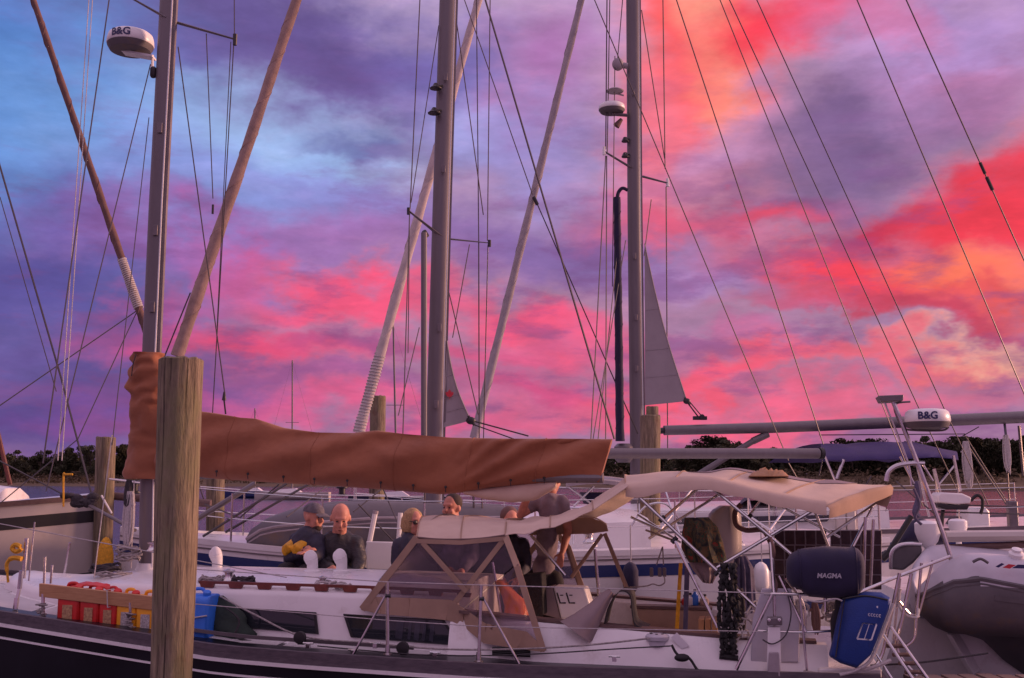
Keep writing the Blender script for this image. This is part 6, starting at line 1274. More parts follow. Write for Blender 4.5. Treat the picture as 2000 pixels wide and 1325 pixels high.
wires(boat3, B3, [(1048, 396, 1246, 848, 2.4, -.1, -.3)], MAT['rope_d'], 'jib_sheet')
mb = MB(); P = B3.p(1218, 884, -.2); mb.lathe(P - V((0, 0, .16)), (0, 0, 1), [(.10, 0), (.14, .05), (.15, .25), (.10, .30)], 14); obj('mast_winch', mb, MAT['alu'], boat3)
# boat 1 topping lift and leech lines
wires(boat1, B1, [(745, -690, 1200, 858, 4.0, 0, 0), (907, 0, 1040, 380, 2.2, .2, .1)], MAT['wire'], 'topping_lift')
# blue bimini at the right over that boat
b3b = thing('boat_awning', 'dark blue awning sagging between bows over the cockpit of the far right boat', 'awning', B3.p(1750, 1010, 0))
nA = [B3.p(u, v, -1.2) for u, v in ((1606, 899), (1680, 898), (1760, 896), (1830, 893), (1872, 898))]; cA = [B3.p(u, v, 0) for u, v in ((1602, 868), (1680, 867), (1762, 863), (1815, 872), (1868, 882))]; fA = [B3.w(B3.st(a)[0], 1.2, a.z) for a in nA]
g = canvas(nA, cA, fA, 20, 12, .02, 3, 2.2); mb = MB(); mb.sheet(g, (0, 0, -.01)); obj('top', mb, MAT['navy2'], b3b, ang=70)
tubes(b3b, 'bow_tube', MAT['steel'], [([(1610, 890, -1.2), (1660, 1010, -1.2)], 5), ([(1862, 890, -1.2), (1876, 960, -1.2)], 6), ([(1824, 916, -1.0), (1836, 965, -1.0)], 7), ([(1865, 908, -.6), (1834, 945, -.6)], 5), ([(1648, 898, -1.2), (1634, 935, -1.2)], 6), ([(1790, 905, .6), (1815, 1010, .6)], 5)], B3)
# rope hanks and falls under the boom
hank(B3, 1886, 862, 955, -.15, 26, MAT['wire_l'], 'pale rope hank hanging under the long boom, fatter one left of the other', 11, 9)
hank(B3, 1965, 850, 928, -.15, 18, MAT['wire_l'], 'slim pale rope hank hanging under the long boom at the right edge', 12, 6)
wires(boat3, B3, [(1962, 826, 1965, 852, 5, 0, -.15), (1968, 925, 1972, 990, 3, -.15, -.15), (1890, 870, 1975, 1000, 3, .2, .4), (1884, 850, 1970, 985, 2.4, .2, .4), (1990, 832, 1999, 930, 6, 0, 0), (1600, 850, 1885, 848, 2, .1, .1), (1880, 852, 1912, 834, 2, .1, 0), (1612, 872, 1600, 930, 3, -.5, -.5)], MAT['wire'], 'mainsheet')
# outboard on the rail, helm column, mushroom vents
ob = thing('outboard_motor', 'white outboard motor clamped on the far stern rail, dark lower half', 'outboard', B3.p(1862, 1000, -1.9)); 
mb = MB(); mb.prism([B3.p(u, v, -1.95) for u, v in ((1832, 968), (1838, 962), (1880, 964), (1898, 972), (1896, 984), (1868, 986), (1832, 982))], B3.at * .25); obj('cowling', mb, MAT['white2'], ob, .02)
mb = MB(); mb.prism([B3.p(u, v, -1.94) for u, v in ((1832, 983), (1866, 987), (1896, 985), (1890, 996), (1850, 996), (1832, 990))], B3.at * .22); obj('lower_cowling', mb, MAT['blackp'], ob, .015)
mb = MB(); mb.tube(smooth_path([B3.p(u, v, -1.9) for u, v in ((1896, 978), (1908, 968), (1918, 974), (1919, 990), (1915, 1004))]), .025, 8); obj('cable', mb, MAT['rubber'], ob)
mb = MB(); mb.tube([B3.p(1842, 992, -1.8), B3.p(1838, 1040, -1.8)], .03, 8); obj('shaft', mb, MAT['blackp'], ob)
e = thing('helm_column', 'white boxy helm column right of the outboard motor', 'helm', B3.p(1912, 1050, -1.2))
mb = MB(); mb.prism([B3.p(u, v, -1.2) for u, v in ((1893, 992), (1926, 990), (1934, 1000), (1936, 1052), (1888, 1052))], B3.at * .4); obj('column', mb, MAT['white2'], e, .03)
mb = MB(); mb.prism([B3.p(u, v, -1.0) for u, v in ((1860, 1030), (1872, 1010), (1888, 1008), (1888, 1052), (1862, 1052))], B3.at * .3); obj('binnacle', mb, MAT['hyp_d'], e, .03)
for k, (u, v) in enumerate(((1976, 985), (1640, 990), (1660, 1000))):
    P = B3.p(u, v, -1.5); mb = MB(); mb.box(P - V((0, 0, .2)), (.14, .12, .5)); tag(obj('rail_box', mb, MAT['alu_dark'] if k == 0 else MAT['cream'], None, .02), ('dark upright rail post box at the right edge' if k == 0 else 'pale rail box left of its neighbour under the bimini corner' if k == 1 else 'pale rail box right of its neighbour under the bimini corner'), 'box')
for root, fr, m_, us_ in ((boat1, B1, m1, ((303, 450), (297, 600), (312, 250))), (boat2, B2, m2, ((858, 640), (852, 790), (866, 330), (870, 150))), (boat3, B3, m3, ((1242, 620), (1243, 720), (1239, 500), (1237, 180)))):
    for u, v in us_:
        P = fr.p(u, v, -.125 if fr is not B1 else -.06); mb = MB(); mb.box(P, (.05, .012, .10), fr.rot); obj('exit_plate', mb, MAT['alu_dark'], m_, .004)
# ---- left boat: cream hull, dark stripe, bow to the right
B4 = Frame(-420, 13.4, 0.0)
boat4 = thing('sailboat', 'large cream sailboat bow with a broad dark stripe at the left edge', 'sailboat', B4.w(3, 0, 0))
def hb4(s): return lerp([(-4, 1.9), (0, 1.9), (1.6, 1.6), (2.8, 1.05), (3.5, .55), (3.95, .12), (4.05, .02)], s)
def sh4(s): return lerp([(-4, 1.9), (0, 1.95), (2.5, 2.10), (4.05, 2.24)], s)
hull_boat(boat4, B4, [-4, -2, 0, .8, 1.6, 2.2, 2.8, 3.2, 3.5, 3.8, 3.95, 4.05], hb4, sh4, MAT['cream'], [('dark_stripe', -.30, -.16, MAT['blackp'], .006), ('cap_rail', -.03, .03, MAT['teak'], .03), ('boot_stripe', -1.05, -.90, MAT['blackp'], .006)], MAT['white'])
cabin(boat4, B4, [(-4, 1.3, .30), (1.0, 1.15, .30), (2.2, .8, .24), (2.9, .5, .10)], sh4, MAT['white'], .10)
rs = []
for i in range(13):
    f = i / 12; s = -3.5 + 5.05 * f; h = lerp([(0, .62), (.75, .62), (.9, .48), (.97, .30), (1, .1)], f); w_ = lerp([(0, 1.2), (.9, 1.1), (1, .6)], f)
    rs.append([B4.w(s, -.25 + w_ * math.cos(q), sh4(s) + .02 + h * math.sin(q)) for q in [math.pi * j / 12 for j in range(13)]])
mb = MB(); mb.rings(rs, closed=True); obj('hard_dodger', mb, MAT['white'], boat4, ang=60)
mb = MB(); mb.tube([B4.w(3.9, 0, 2.26), B4.w(5.35, 0, 2.15)], .05, 10); obj('bowsprit', mb, MAT['teak'], boat4)
furl(boat4, B4, [(16, -143), (296, 676)], 12, 16, MAT['furl_br'], (.80, .915), MAT['wire_l'], 0, ext=(398, 975))
wires(boat4, B4, [(-10, 290, 120, 740, 4, -.3, -.4), (120, 740, 178, 962, 4, -.4, -.6), (0, 385, 110, 765, 2, .2, .2), (266, 608, -20, 806, 2.4, 0, -.8), (266, 612, 152, 858, 2.2, 0, -.6), (152, 858, -20, 1000, 2.2, -.6, -.9), (-20, 890, 135, 972, 3, -.9, -.9)], MAT['wire'], 'jib_sheet')
tubes(boat4, 'lean_pole', MAT['varnish'], [([(-8, 830, -.8), (20, 948, -.8)], 9)], B4)
tubes(boat4, 'rail_post', MAT['rope_y'], [([(124, 990, -1.0), (124, 930, -1.0), (128, 927, -1.0), (142, 927, -1.0)], 4)], B4)
e = thing('dock_pole', 'pale slanting pole reaching from the cream bow to the near mast', 'pole', B4.p(262, 1034, -1.0)); tubes(e, 'pole', MAT['alu'], [([(172, 986, -.9), (264, 1036, -1.5)], 7)], B4); tubes(e, 'tip', MAT['white2'], [([(198, 968, -1.0), (218, 1003, -1.0)], 4)], B4)
mb = MB(); rnd = random.Random(2)
for k in range(14): c = B4.p(rnd.uniform(125, 184), rnd.uniform(968, 986), -.9); mb.ell(c, (rnd.uniform(.04, .09), .05, rnd.uniform(.03, .06)), 8, 6)
tag(obj('anchor_gear', mb, MAT['rope_d'], None), 'dark heap of anchor gear on the cream bow', 'anchor gear')
mb = MB(); mb.ell(atY(205, 1100, 12.7), (.1, .08, .3), 12, 10); tag(obj('fender', mb, MAT['rope_y'], None), 'orange yellow fender hanging below the cream bow by the piling', 'fender')
# ---- far masts and boats over the water
def far_boat(lab, u, vtop, vdeck, Y, hullw, lean=0, hm='cream'):
    b = atY(u, vdeck, Y); b.z = 0; e = thing('moored_sailboat', lab, 'sailboat', b); L_ = hullw
    mb = MB(); mb.rings([[b + V((x * L_, y * w_, z)) for y, z in ((-1, .9), (-.9, .3), (-.4, -.2), (.4, -.2), (.9, .3), (1, .9))] for x, w_ in ((-.5, .1), (-.35, .9), (0, 1.4), (.35, 1.2), (.5, .9))]); obj('hull', mb, MAT[hm], e)
    mb = MB(); mb.rings([[b + V((x * L_, y, z)) for y, z in ((-.7, .85), (-.6, .85 + h_), (.6, .85 + h_), (.7, .85))] for x, h_ in ((-.28, .05), (-.18, .38), (.05, .5), (.12, .1))]); obj('cabin', mb, MAT['white'], e)
    T = atY(u - lean, vtop, Y); mb = MB(); mb.tube([b + V((0, 0, .5)), T], [.11, .08], 8); obj('mast', mb, MAT['alu'], e)
    mb = MB(); mb.tube([b + V((-L_ * .48, 0, .9)), T, b + V((L_ * .48, 0, .9))], .02, 4); obj('stay', mb, MAT['wire'], e)
    z = b.z + (T.z - b.z) * .55; m_ = b.lerp(T, .55); mb = MB(); mb.tube([m_ - V((.8, 0, 0)), m_ + V((.8, 0, 0))], .03, 5); obj('spreader', mb, MAT['alu_dark'], e)
    return e
far_boat('distant sailboat whose slim mast stands left of the lashed furled sail', 571, 704, 955, 130, 9, 0); far_boat('distant sailboat whose mast stands between the tall piling and the middle mast', 776, 634, 955, 100, 9, 8, 'navy'); far_boat('distant sailboat with only its short mast tip above the rust cover', 498, 798, 955, 140, 8, 0, 'blue')
# motor dinghy hull seen across the water between the two men and the post
mb = MB(); b = atY(690, 962, 30); b.z = 0
e = thing('moored_runabout', 'low dark runabout lying on the water beyond the two men', 'boat', b)
mb.rings([[b + V((x, y * w_, z)) for y, z in ((-1, .75), (-.85, .2), (0, -.15), (.85, .2), (1, .75))] for x, w_ in ((-2.6, .1), (-1.8, .8), (0, 1.0), (2.2, .95))]); obj('hull', mb, MAT['navy'], e)
mb = MB(); mb.prism([b + V((-.6, -.7, .75)), b + V((-.2, -.7, 1.25)), b + V((-.2, .7, 1.25)), b + V((-.6, .7, .75))], (.04, 0, 0)); obj('windscreen', mb, MAT['glass'], e)
# ---- stern of the boat at the lower right, dinghy on it, dock
B5 = Frame(1900, 10.6, 8.0)
boat5 = thing('sailboat', 'white stern of a boat at the lower right behind the grey inflatable', 'sailboat', B5.w(0, 0, 0))
def hb5(s): return lerp([(-.9, .95), (0, 1.2), (2, 1.5), (5, 1.6)], s)
def sh5(s): return 1.45
rs = []
for s, off in ((-.9, 0), (-.6, 0), (0, 0), (1, 0), (2.5, 0), (5, 0)):
    b = hb5(s); sl = .55 if s < -.7 else 0
    rs.append([B5.w(s - sl * d, t * b, 1.42 - 1.5 * d) for t, d in ((-1, 0), (-1, .3), (-.97, .6), (-.85, .85), (0, 1.0), (.85, .85), (.97, .6), (1, .3), (1, 0))])
mb = MB(); mb.rings(rs); obj('hull', mb, MAT['white'], boat5, ang=50)
mb = MB(); mb.prism([B5.w(-1.15, t, z) for t, z in ((-.9, .72), (.9, .72), (.8, .62), (-.8, .62))], B5.ax * .6); obj('swim_platform', mb, MAT['white2'], boat5, .01)
mb = MB(); q_ = [B5.p(u, v, -1.3) for u, v in ((1858, 1240), (1886, 1240), (1936, 1318), (1902, 1318))]; mb.prism([q_[0], q_[1] + B5.at * .25, q_[2] + B5.at * .25, q_[3]], B5.at * .05 - B5.ax * .03); obj('transom_step', mb, MAT['white2'], boat5, .008)
P = B5.p(1848, 1284, -.99); mb = MB(); mb.lathe(P - B5.at * .0, -B5.at, [(.05, 0), (.05, .012), (.035, .014), (.03, .006)], 16); obj('exhaust_port', mb, MAT['blackp'], boat5)
mb = MB(); mb.tube([B5.p(1846, 1048, -.6), B5.p(2060, 1046, -.6)], .075, 8, .7); obj('davit_beam', mb, MAT['cream'], boat5)
mb = MB(); mb.tube([B5.p(1852, 1070, -.6), B5.p(2060, 1062, -.6)], .03, 8); obj('beam_rail', mb, MAT['teak'], boat5)
tubes(boat5, 'stern_rail', MAT['steel'], [([(1806, 1072, -.6), (1862, 1072, -.6)], 5), ([(1806, 1086, -.6), (1860, 1082, -.6)], 5)] + [([(1808 + 14 * k, 1088, -.6), (1796 + 14 * k, 1140, -.6)], 4) for k in range(5)], B5)
st = thing('padded_chair', 'dark grey padded stern chair with a steel rim', 'chair', B5.p(1765, 1110, -.7))
pts = [B5.p(u, v, -.7) for u, v in ((1740, 1112), (1741, 1082), (1752, 1068), (1770, 1063), (1800, 1063), (1802, 1080), (1785, 1100), (1765, 1115))]
mb = MB(); mb.prism(pts, B5.at * .12); obj('cushion', mb, MAT['hyp_d'], st, .02); mb = MB(); mb.tube(smooth_path(pts[0:5], 5), .018, 8); obj('rim', mb, MAT['steel'], st)
def mushroom(lab, u, v, t, k):
    P = B5.p(u, v, t); e = thing('antenna_cup', lab, 'antenna', P - V((0, 0, .2 * k)))
    mb = MB(); mb.lathe(P - V((0, 0, .20 * k)), (0, 0, 1), [(.03 * k, 0), (.03 * k, .07 * k), (.075 * k, .13 * k), (.10 * k, .20 * k), (.10 * k, .27 * k), (.07 * k, .29 * k), (.01, .295 * k)], 20); obj('cup', mb, MAT['white2'], e); mb = MB(); mb.tube([P - V((0, 0, .35 * k)), P - V((0, 0, .19 * k))], .02, 8); obj('stem', mb, MAT['steel'], e)
mushroom('white goblet shaped antenna above the padded stern seat', 1812, 1040, -.6, 1.15); mushroom('white round antenna behind the goblet shaped one', 1871, 1030, .4, .9)
mb = MB(); rs = []
for i in range(11):
    f = i / 10; c = B5.p(1755 + 85 * f, 1062 - 22 * math.sin(math.pi * (f * .8 + .1)), .3); rs.append([c + V((0, .14 * math.cos(q), .10 * math.sin(q) * (.4 + math.sin(math.pi * f)))) for q in [2 * math.pi * j / 14 for j in range(14)]])
mb.rings(rs); tag(obj('engine_cover', mb, MAT['navy'], None, ang=70), 'dark rounded cover behind the goblet shaped antenna', 'cover')
tubes(boat5, 'folded_oar', MAT['blackp'], [([(1780, 1008, -.2), (1735, 1080, -.2)], 11), ([(1735, 1080, -.2), (1722, 1092, -.2)], 16)], B5)
mb = MB(); mb.tube(smooth_path([B5.p(u, v, -.3) for u, v in ((1790, 940), (1795, 970), (1788, 1000), (1794, 1010))]), .03, 7); tag(obj('blue_rope', mb, MAT['denim'], None), 'dark blue rope wound on the radar pole foot', 'rope')
d5 = dinghy('davit_dinghy', 'light grey inflatable dinghy with dark underside hanging at the right edge', B5, -1.75,
  [(1789, 1158), (1798, 1146), (1830, 1116), (1860, 1094), (1886, 1081), (1920, 1080), (2000, 1087), (2120, 1098)], [(1789, 1164), (1815, 1148), (1850, 1132), (1900, 1126), (2000, 1145), (2120, 1165)], [(1789, 1176), (1798, 1202), (1820, 1224), (1850, 1237), (1890, 1240), (1940, 1242), (2120, 1254)], [(1789, 1200), (1880, 1238), (1920, 1250), (1960, 1290), (2000, 1318), (2120, 1340)], .27, (MAT['hyp_l'], MAT['hyp_d'], MAT['hyp_d']))
e = d5
mb = MB(); mb.prism([B5.p(u, v, -2.01) for u, v in ((1942, 1163), (2000, 1170), (2060, 1176), (2060, 1184), (1998, 1180), (1942, 1173))], -B5.at * .012); obj('wear_patch', mb, MAT['hyp_d'], e)
mb = MB(); P = B5.p(1985, 1084, -1.8); mb.lathe(P, (0, -.4, 1), [(.06, -.02), (.06, .015), (.04, .03), (.04, .05), (.01, .055)], 14); obj('valve', mb, MAT['white2'], e)
mb = MB(); mb.tube(smooth_path([B5.p(u, v, -2.0) for u, v in ((1900, 1098), (1915, 1092), (1930, 1100))]), .012, 6); obj('lifting_handle', mb, MAT['hyp_d'], e)
def stripe(u0, u1, v0, v1, m_, nm):
    mb = MB(); P = [B5.p(u, v, -2.03) for u, v in ((u0, v1), (u0 + 12, v0), (u1 + 12, v0 + 2), (u1, v1 + 2))]; mb.prism(P, -B5.at * .004); obj(nm, mb, m_, e)
stripe(1944, 1950, 1100, 1107, MAT['print_n'], 'emblem_bar'); stripe(1958, 1972, 1102, 1109, MAT['print_r'], 'emblem_bar'); stripe(1976, 2030, 1103, 1110, MAT['print_n'], 'emblem_bar')
# ------------------------------------------------------------------ loose lines and small gear at the stern
def rope_run(lab, px, r, mat, fr=B1, name='loose_rope'):
    mb = MB(); mb.tube(smooth_path([fr.p(u, v, t) for u, v, t in px], 6), r, 6); return tag(obj(name, mb, mat, None), lab, 'rope')
rope_run('thin dark cable drooping across the grey engine board', [(1540, 1165, -1.2), (1545, 1200, -1.25), (1535, 1240, -1.28), (1510, 1258, -1.3), (1490, 1250, -1.25)], .005, MAT['rope_d'])
rope_run('brown cord wound down the upright behind the navy grill cover', [(1505, 1050, -1.1), (1512, 1080, -1.14), (1506, 1110, -1.1), (1516, 1140, -1.14), (1512, 1165, -1.2)], .012, MAT['furl_br'])
rope_run('pale coil of hose hanging under the navy grill cover', [(1640, 1172, -.8), (1612, 1180, -.8), (1606, 1196, -.8), (1618, 1206, -.8), (1636, 1190, -.8), (1642, 1170, -.8)], .009, MAT['wire_l'])
rope_run('pale loop of rope on the stern ladder', [(1758, 1150, -.8), (1756, 1180, -.8), (1768, 1200, -.85), (1790, 1206, -.85), (1794, 1190, -.8)], .010, MAT['wire_l'])
rope_run('pale mooring rope lying along the stern deck', [(1570, 1312, -1.15), (1620, 1318, -1.2), (1690, 1308, -1.2), (1740, 1290, -1.15)], .014, MAT['wire_l'])
rope_run('dark mooring line stretched to the grey dinghy', [(1700, 1300, -1.0), (1800, 1294, -1.0), (1930, 1276, -1.0)], .007, MAT['rope_d'])
rope_run('pale line tied between rail and cockpit floor', [(1232, 1190, .9), (1262, 1188, .9), (1286, 1182, .9), (1310, 1190, .9), (1332, 1180, .9)], .008, MAT['wire_l'])
rope_run('short rope hanging to the cockpit floor beside the pale line', [(1286, 1184, .9), (1282, 1205, .9), (1284, 1228, .9)], .009, MAT['furl_br'])
rope_run('dark cord tangle on the raked radar pole', [(1785, 955, .4), (1796, 985, .4), (1788, 1010, .4), (1800, 1025, .4)], .012, MAT['denim'])
e = thing('cockpit_locker', 'low tan cockpit locker below the blue stripes', 'locker', B1.p(1310, 1262, .75)); zt = B1.p(1310, 1191, .75).z; sa, sb = B1.st(B1.p(1235, 1191, .75))[0], B1.st(B1.p(1386, 1191, .75))[0]
mb = MB(); mb.prism([B1.w(sa, .75, zt - .30), B1.w(sb, .75, zt - .30), B1.w(sb, .75, zt), B1.w(sa, .75, zt)], B1.at * .22); obj('body', mb, MAT['tan'], e, .01)
mb = MB(); mb.prism([B1.w(sa - .02, .73, zt + .003), B1.w(sb + .02, .73, zt + .003), B1.w(sb + .02, .73, zt + .03), B1.w(sa - .02, .73, zt + .03)], B1.at * .25); obj('lid', mb, MAT['teak'], e, .006)
for k, (u, r_, h_, m_) in enumerate(((1348, .035, .09, 'white2'), (1358, .03, .12, 'bluep'), (1338, .03, .07, 'red'), (1376, .04, .08, 'beige'))):
    P = B1.w(B1.st(B1.p(u, 1190, .86))[0], .86, zt + .031); e = thing('bottle', ('white', 'blue', 'red', 'beige')[k] + ' bottle standing on the tan cockpit locker', 'bottle', P)
    mb = MB(); mb.lathe(P, (0, 0, 1), [(r_ * .9, 0), (r_, .01), (r_, h_ * .7), (r_ * .45, h_ * .88), (r_ * .45, h_)], 12); obj('body', mb, MAT[m_], e)
    mb = MB(); mb.lathe(P + V((0, 0, h_)), (0, 0, 1), [(r_ * .5, 0), (r_ * .5, .018)], 10); obj('cap', mb, MAT['blackp'], e)
e = thing('deck_box', 'white deck box on the far side deck that the two men sit on', 'box', B1.w(1.5, 1.2, 1.16))
mb = MB(); mb.prism([B1.w(.75, 1.02, 1.16), B1.w(2.35, 1.02, 1.16), B1.w(2.35, 1.46, 1.16), B1.w(.75, 1.46, 1.16)], (0, 0, .17)); obj('box', mb, MAT['white2'], e, .01)
mb = MB(); mb.prism([B1.w(.73, 1.0, 1.332), B1.w(2.37, 1.0, 1.332), B1.w(2.37, 1.48, 1.332), B1.w(.73, 1.48, 1.332)], (0, 0, .03)); obj('lid', mb, MAT['white2'], e, .008)
rnd = random.Random(21)
for k in range(7):   # coiled gear stowed along the far coaming
    u = 1500 + 34 * k; P = B1.p(u, 1180 + rnd.uniform(-6, 14), .6); mb = MB(); pts = []
    for i in range(40): a = i * .5; pts.append(P + V((math.cos(a) * .06 * rnd.uniform(.8, 1.2), rnd.uniform(-.02, .02), math.sin(a) * .07 * rnd.uniform(.8, 1.1))))
    mb.tube(pts, .008, 5); tag(obj('stowed_line', mb, MAT[('rope', 'rope_d', 'wire_l', 'furl_br')[k % 4]], None), ('grey', 'dark', 'pale', 'brown')[k % 4] + ' line coil on the far coaming, ' + ('first', 'second', 'third', 'fourth', 'fifth', 'sixth', 'last')[k] + ' counted from the bow', 'rope')

# ---- gear on the two white boats behind
e = thing('boat_dodger', 'low black canvas dodger on the far right boat, seen under the bimini', 'dodger', B3.p(1500, 995, -.6))
g = canvas([B3.p(u, v, -1.3) for u, v in ((1432, 1004), (1462, 974), (1520, 970), (1556, 984))], [B3.p(u, v, 0) for u, v in ((1436, 992), (1468, 962), (1522, 958), (1556, 970))], [B3.p(u, v, 1.3) for u, v in ((1440, 1000), (1470, 972), (1520, 968), (1552, 980))], 14, 10, .01, 3)
mb = MB(); mb.sheet(g, (0, 0, -.01)); obj('top', mb, MAT['navy'], e, ang=70)
tubes(e, 'bow_tube', MAT['steel'], [([(1462, 974, -1.3), (1470, 1012, -1.3)], 4), ([(1520, 970, -1.3), (1512, 1014, -1.3)], 4)], B3)
for k, u in enumerate((1090, 1150, 1440, 1512)):
    P = B2.p(u, 1062, -1.7); e = thing('deck_winch', ('steel deck winch on the striped boat, ' + ('left of the instrument pod', 'above the instrument pod', 'beside the pedestal hood', 'behind the rail upright')[k]), 'winch', P); winch(e, P, 1.1, 'drum'); mb = MB(); mb.lathe(P - V((0, 0, .03)), (0, 0, 1), [(.1, 0), (.09, .03)], 14); obj('base', mb, MAT['white2'], e)
def fender(lab, fr, u, v0, v1, t, mat, capm):
    a, b = fr.p(u, v0, t), fr.p(u, v1, t); e = thing('fender', lab, 'fender', b); L_ = a.z - b.z; r_ = .085
    mb = MB(); mb.lathe(b, (0, 0, 1), [(.02, 0), (r_ * .7, .03), (r_, .09), (r_, L_ - .09), (r_ * .7, L_ - .03), (.02, L_)], 14); obj('body', mb, mat, e); mb = MB(); mb.tube([a, a + V((0, 0, .4))], .007, 5); obj('lanyard', mb, capm, e)
fender('navy fender hanging on the striped hull left of the tackle block', B2, 1232, 1098, 1160, -2.02, MAT['navy'], MAT['wire_l'])
fender('white fender hanging on the striped hull behind the hanging chain', B2, 1488, 1098, 1160, -1.98, MAT['white2'], MAT['wire_l'])
tubes(boat2, 'arch_tube', MAT['steel'], [([(1232, 1030, -1.6), (1260, 990, -1.6), (1300, 985, -1.6), (1330, 1020, -1.6)], 4), ([(1300, 960, -1.2), (1330, 1052, -1.7)], 4), ([(1350, 958, -1.0), (1282, 1046, -1.6)], 4), ([(1428, 985, -1.0), (1520, 1046, -1.6)], 4), ([(1560, 960, -.5), (1500, 1040, -1.5)], 4), ([(1120, 1000, -1.6), (1120, 1064, -1.8)], 4)], B2)
wires(boat2, B2, [(1232, 1118, 1345, 1098, 3, -1.9, -1.7), (1345, 1140, 1230, 1148, 3, -1.7, -1.9), (700, 985, 790, 1080, 3, -1.7, -1.7), (690, 1000, 752, 950, 3, -1.5, -1.2), (748, 955, 806, 1090, 3, -1.2, -1.8), (640, 948, 560, 1010, 2.4, -.6, -1.6), (830, 960, 828, 1010, 4, -1.2, -1.2), (924, 952, 926, 1008, 4, -1.0, -1.0), (940, 952, 943, 1010, 3, -1.0, -1.0)], MAT['wire'], 'control_line')
wires(boat3, B3, [(1540, 905, 1600, 1010, 2.4, -1.5, -1.5), (1702, 930, 1660, 1000, 2.4, -1.5, -1.5), (1750, 940, 1830, 1008, 3, -1.3, -1.6), (1820, 1000, 1990, 1004, 3, -1.9, -1.8), (1835, 986, 2000, 990, 3, -1.9, -1.8)], MAT['wire'], 'control_line')
coil(1640, 1215, -1.0, .07, 5, MAT['rope'], 'grey rope coil hanging low behind the blue bag', 31, .12)
P = B1.p(1530, 1270, -.2)
hank(B1, 1560, 1172, 1232, -.9, 24, MAT['wire_l'], 'pale rope hank hung on the stern rail under the grill cover', 41, 7)
hank(B1, 1446, 1150, 1236, -.9, 20, MAT['rope_d'], 'dark rope hank hung beside the faded navy cloth', 42, 7)
hank(B1, 1590, 1178, 1240, -.4, 22, MAT['furl_br'], 'brown rope hank hung inside the stern rail right of the engine board', 43, 6)
# ------------------------------------------------------------------ people
def capsule(mb, a, b, r0, r1, n=12):
    a, b = V(a), V(b); d = (b - a); L_ = d.length; d = d.normalized()
    pts, rad = [], []
    for k in (-1, -.7, -.3): pts.append(a + d * (r0 * k)); rad.append(r0 * math.sqrt(max(.02, 1 - k * k)))
    for k in range(4): f = k / 3; pts.append(a.lerp(b, f)); rad.append(r0 + (r1 - r0) * f + .006 * math.sin(math.pi * f))
    for k in (.3, .7, 1): pts.append(b + d * (r1 * k)); rad.append(r1 * math.sqrt(max(.02, 1 - k * k)))
    mb.tube(pts, rad, n)
def basis(yaw, pitch=0.0):
    """columns: right, forward, up of a head or hand"""
    f = V((math.sin(yaw) * math.cos(pitch), -math.cos(yaw) * math.cos(pitch), math.sin(pitch))); r = V((math.cos(yaw), math.sin(yaw), 0)); u = f.cross(r) * -1
    if u.z < 0: u = -u
    return Matrix((r, f, u)).transposed()
def remeshed(name, mb, mat, parent, vox, it=4, label=None):
    o = obj(name, mb, mat, parent, smooth=True, ang=180)
    m = o.modifiers.new('remesh', 'REMESH'); m.mode = 'VOXEL'; m.voxel_size = vox; m.use_smooth_shade = True
    s = o.modifiers.new('smooth', 'SMOOTH'); s.factor = .5; s.iterations = it
    if name in ('jacket', 'trousers'):
        tx = bpy.data.textures.get('cloth folds') or bpy.data.textures.new('cloth folds', 'CLOUDS'); tx.noise_scale = .10; tx.noise_depth = 2
        d_ = o.modifiers.new('folds', 'DISPLACE'); d_.texture = tx; d_.texture_coords = 'GLOBAL'; d_.strength = .028; d_.mid_level = .5
    if label: o['label'] = label
    return o
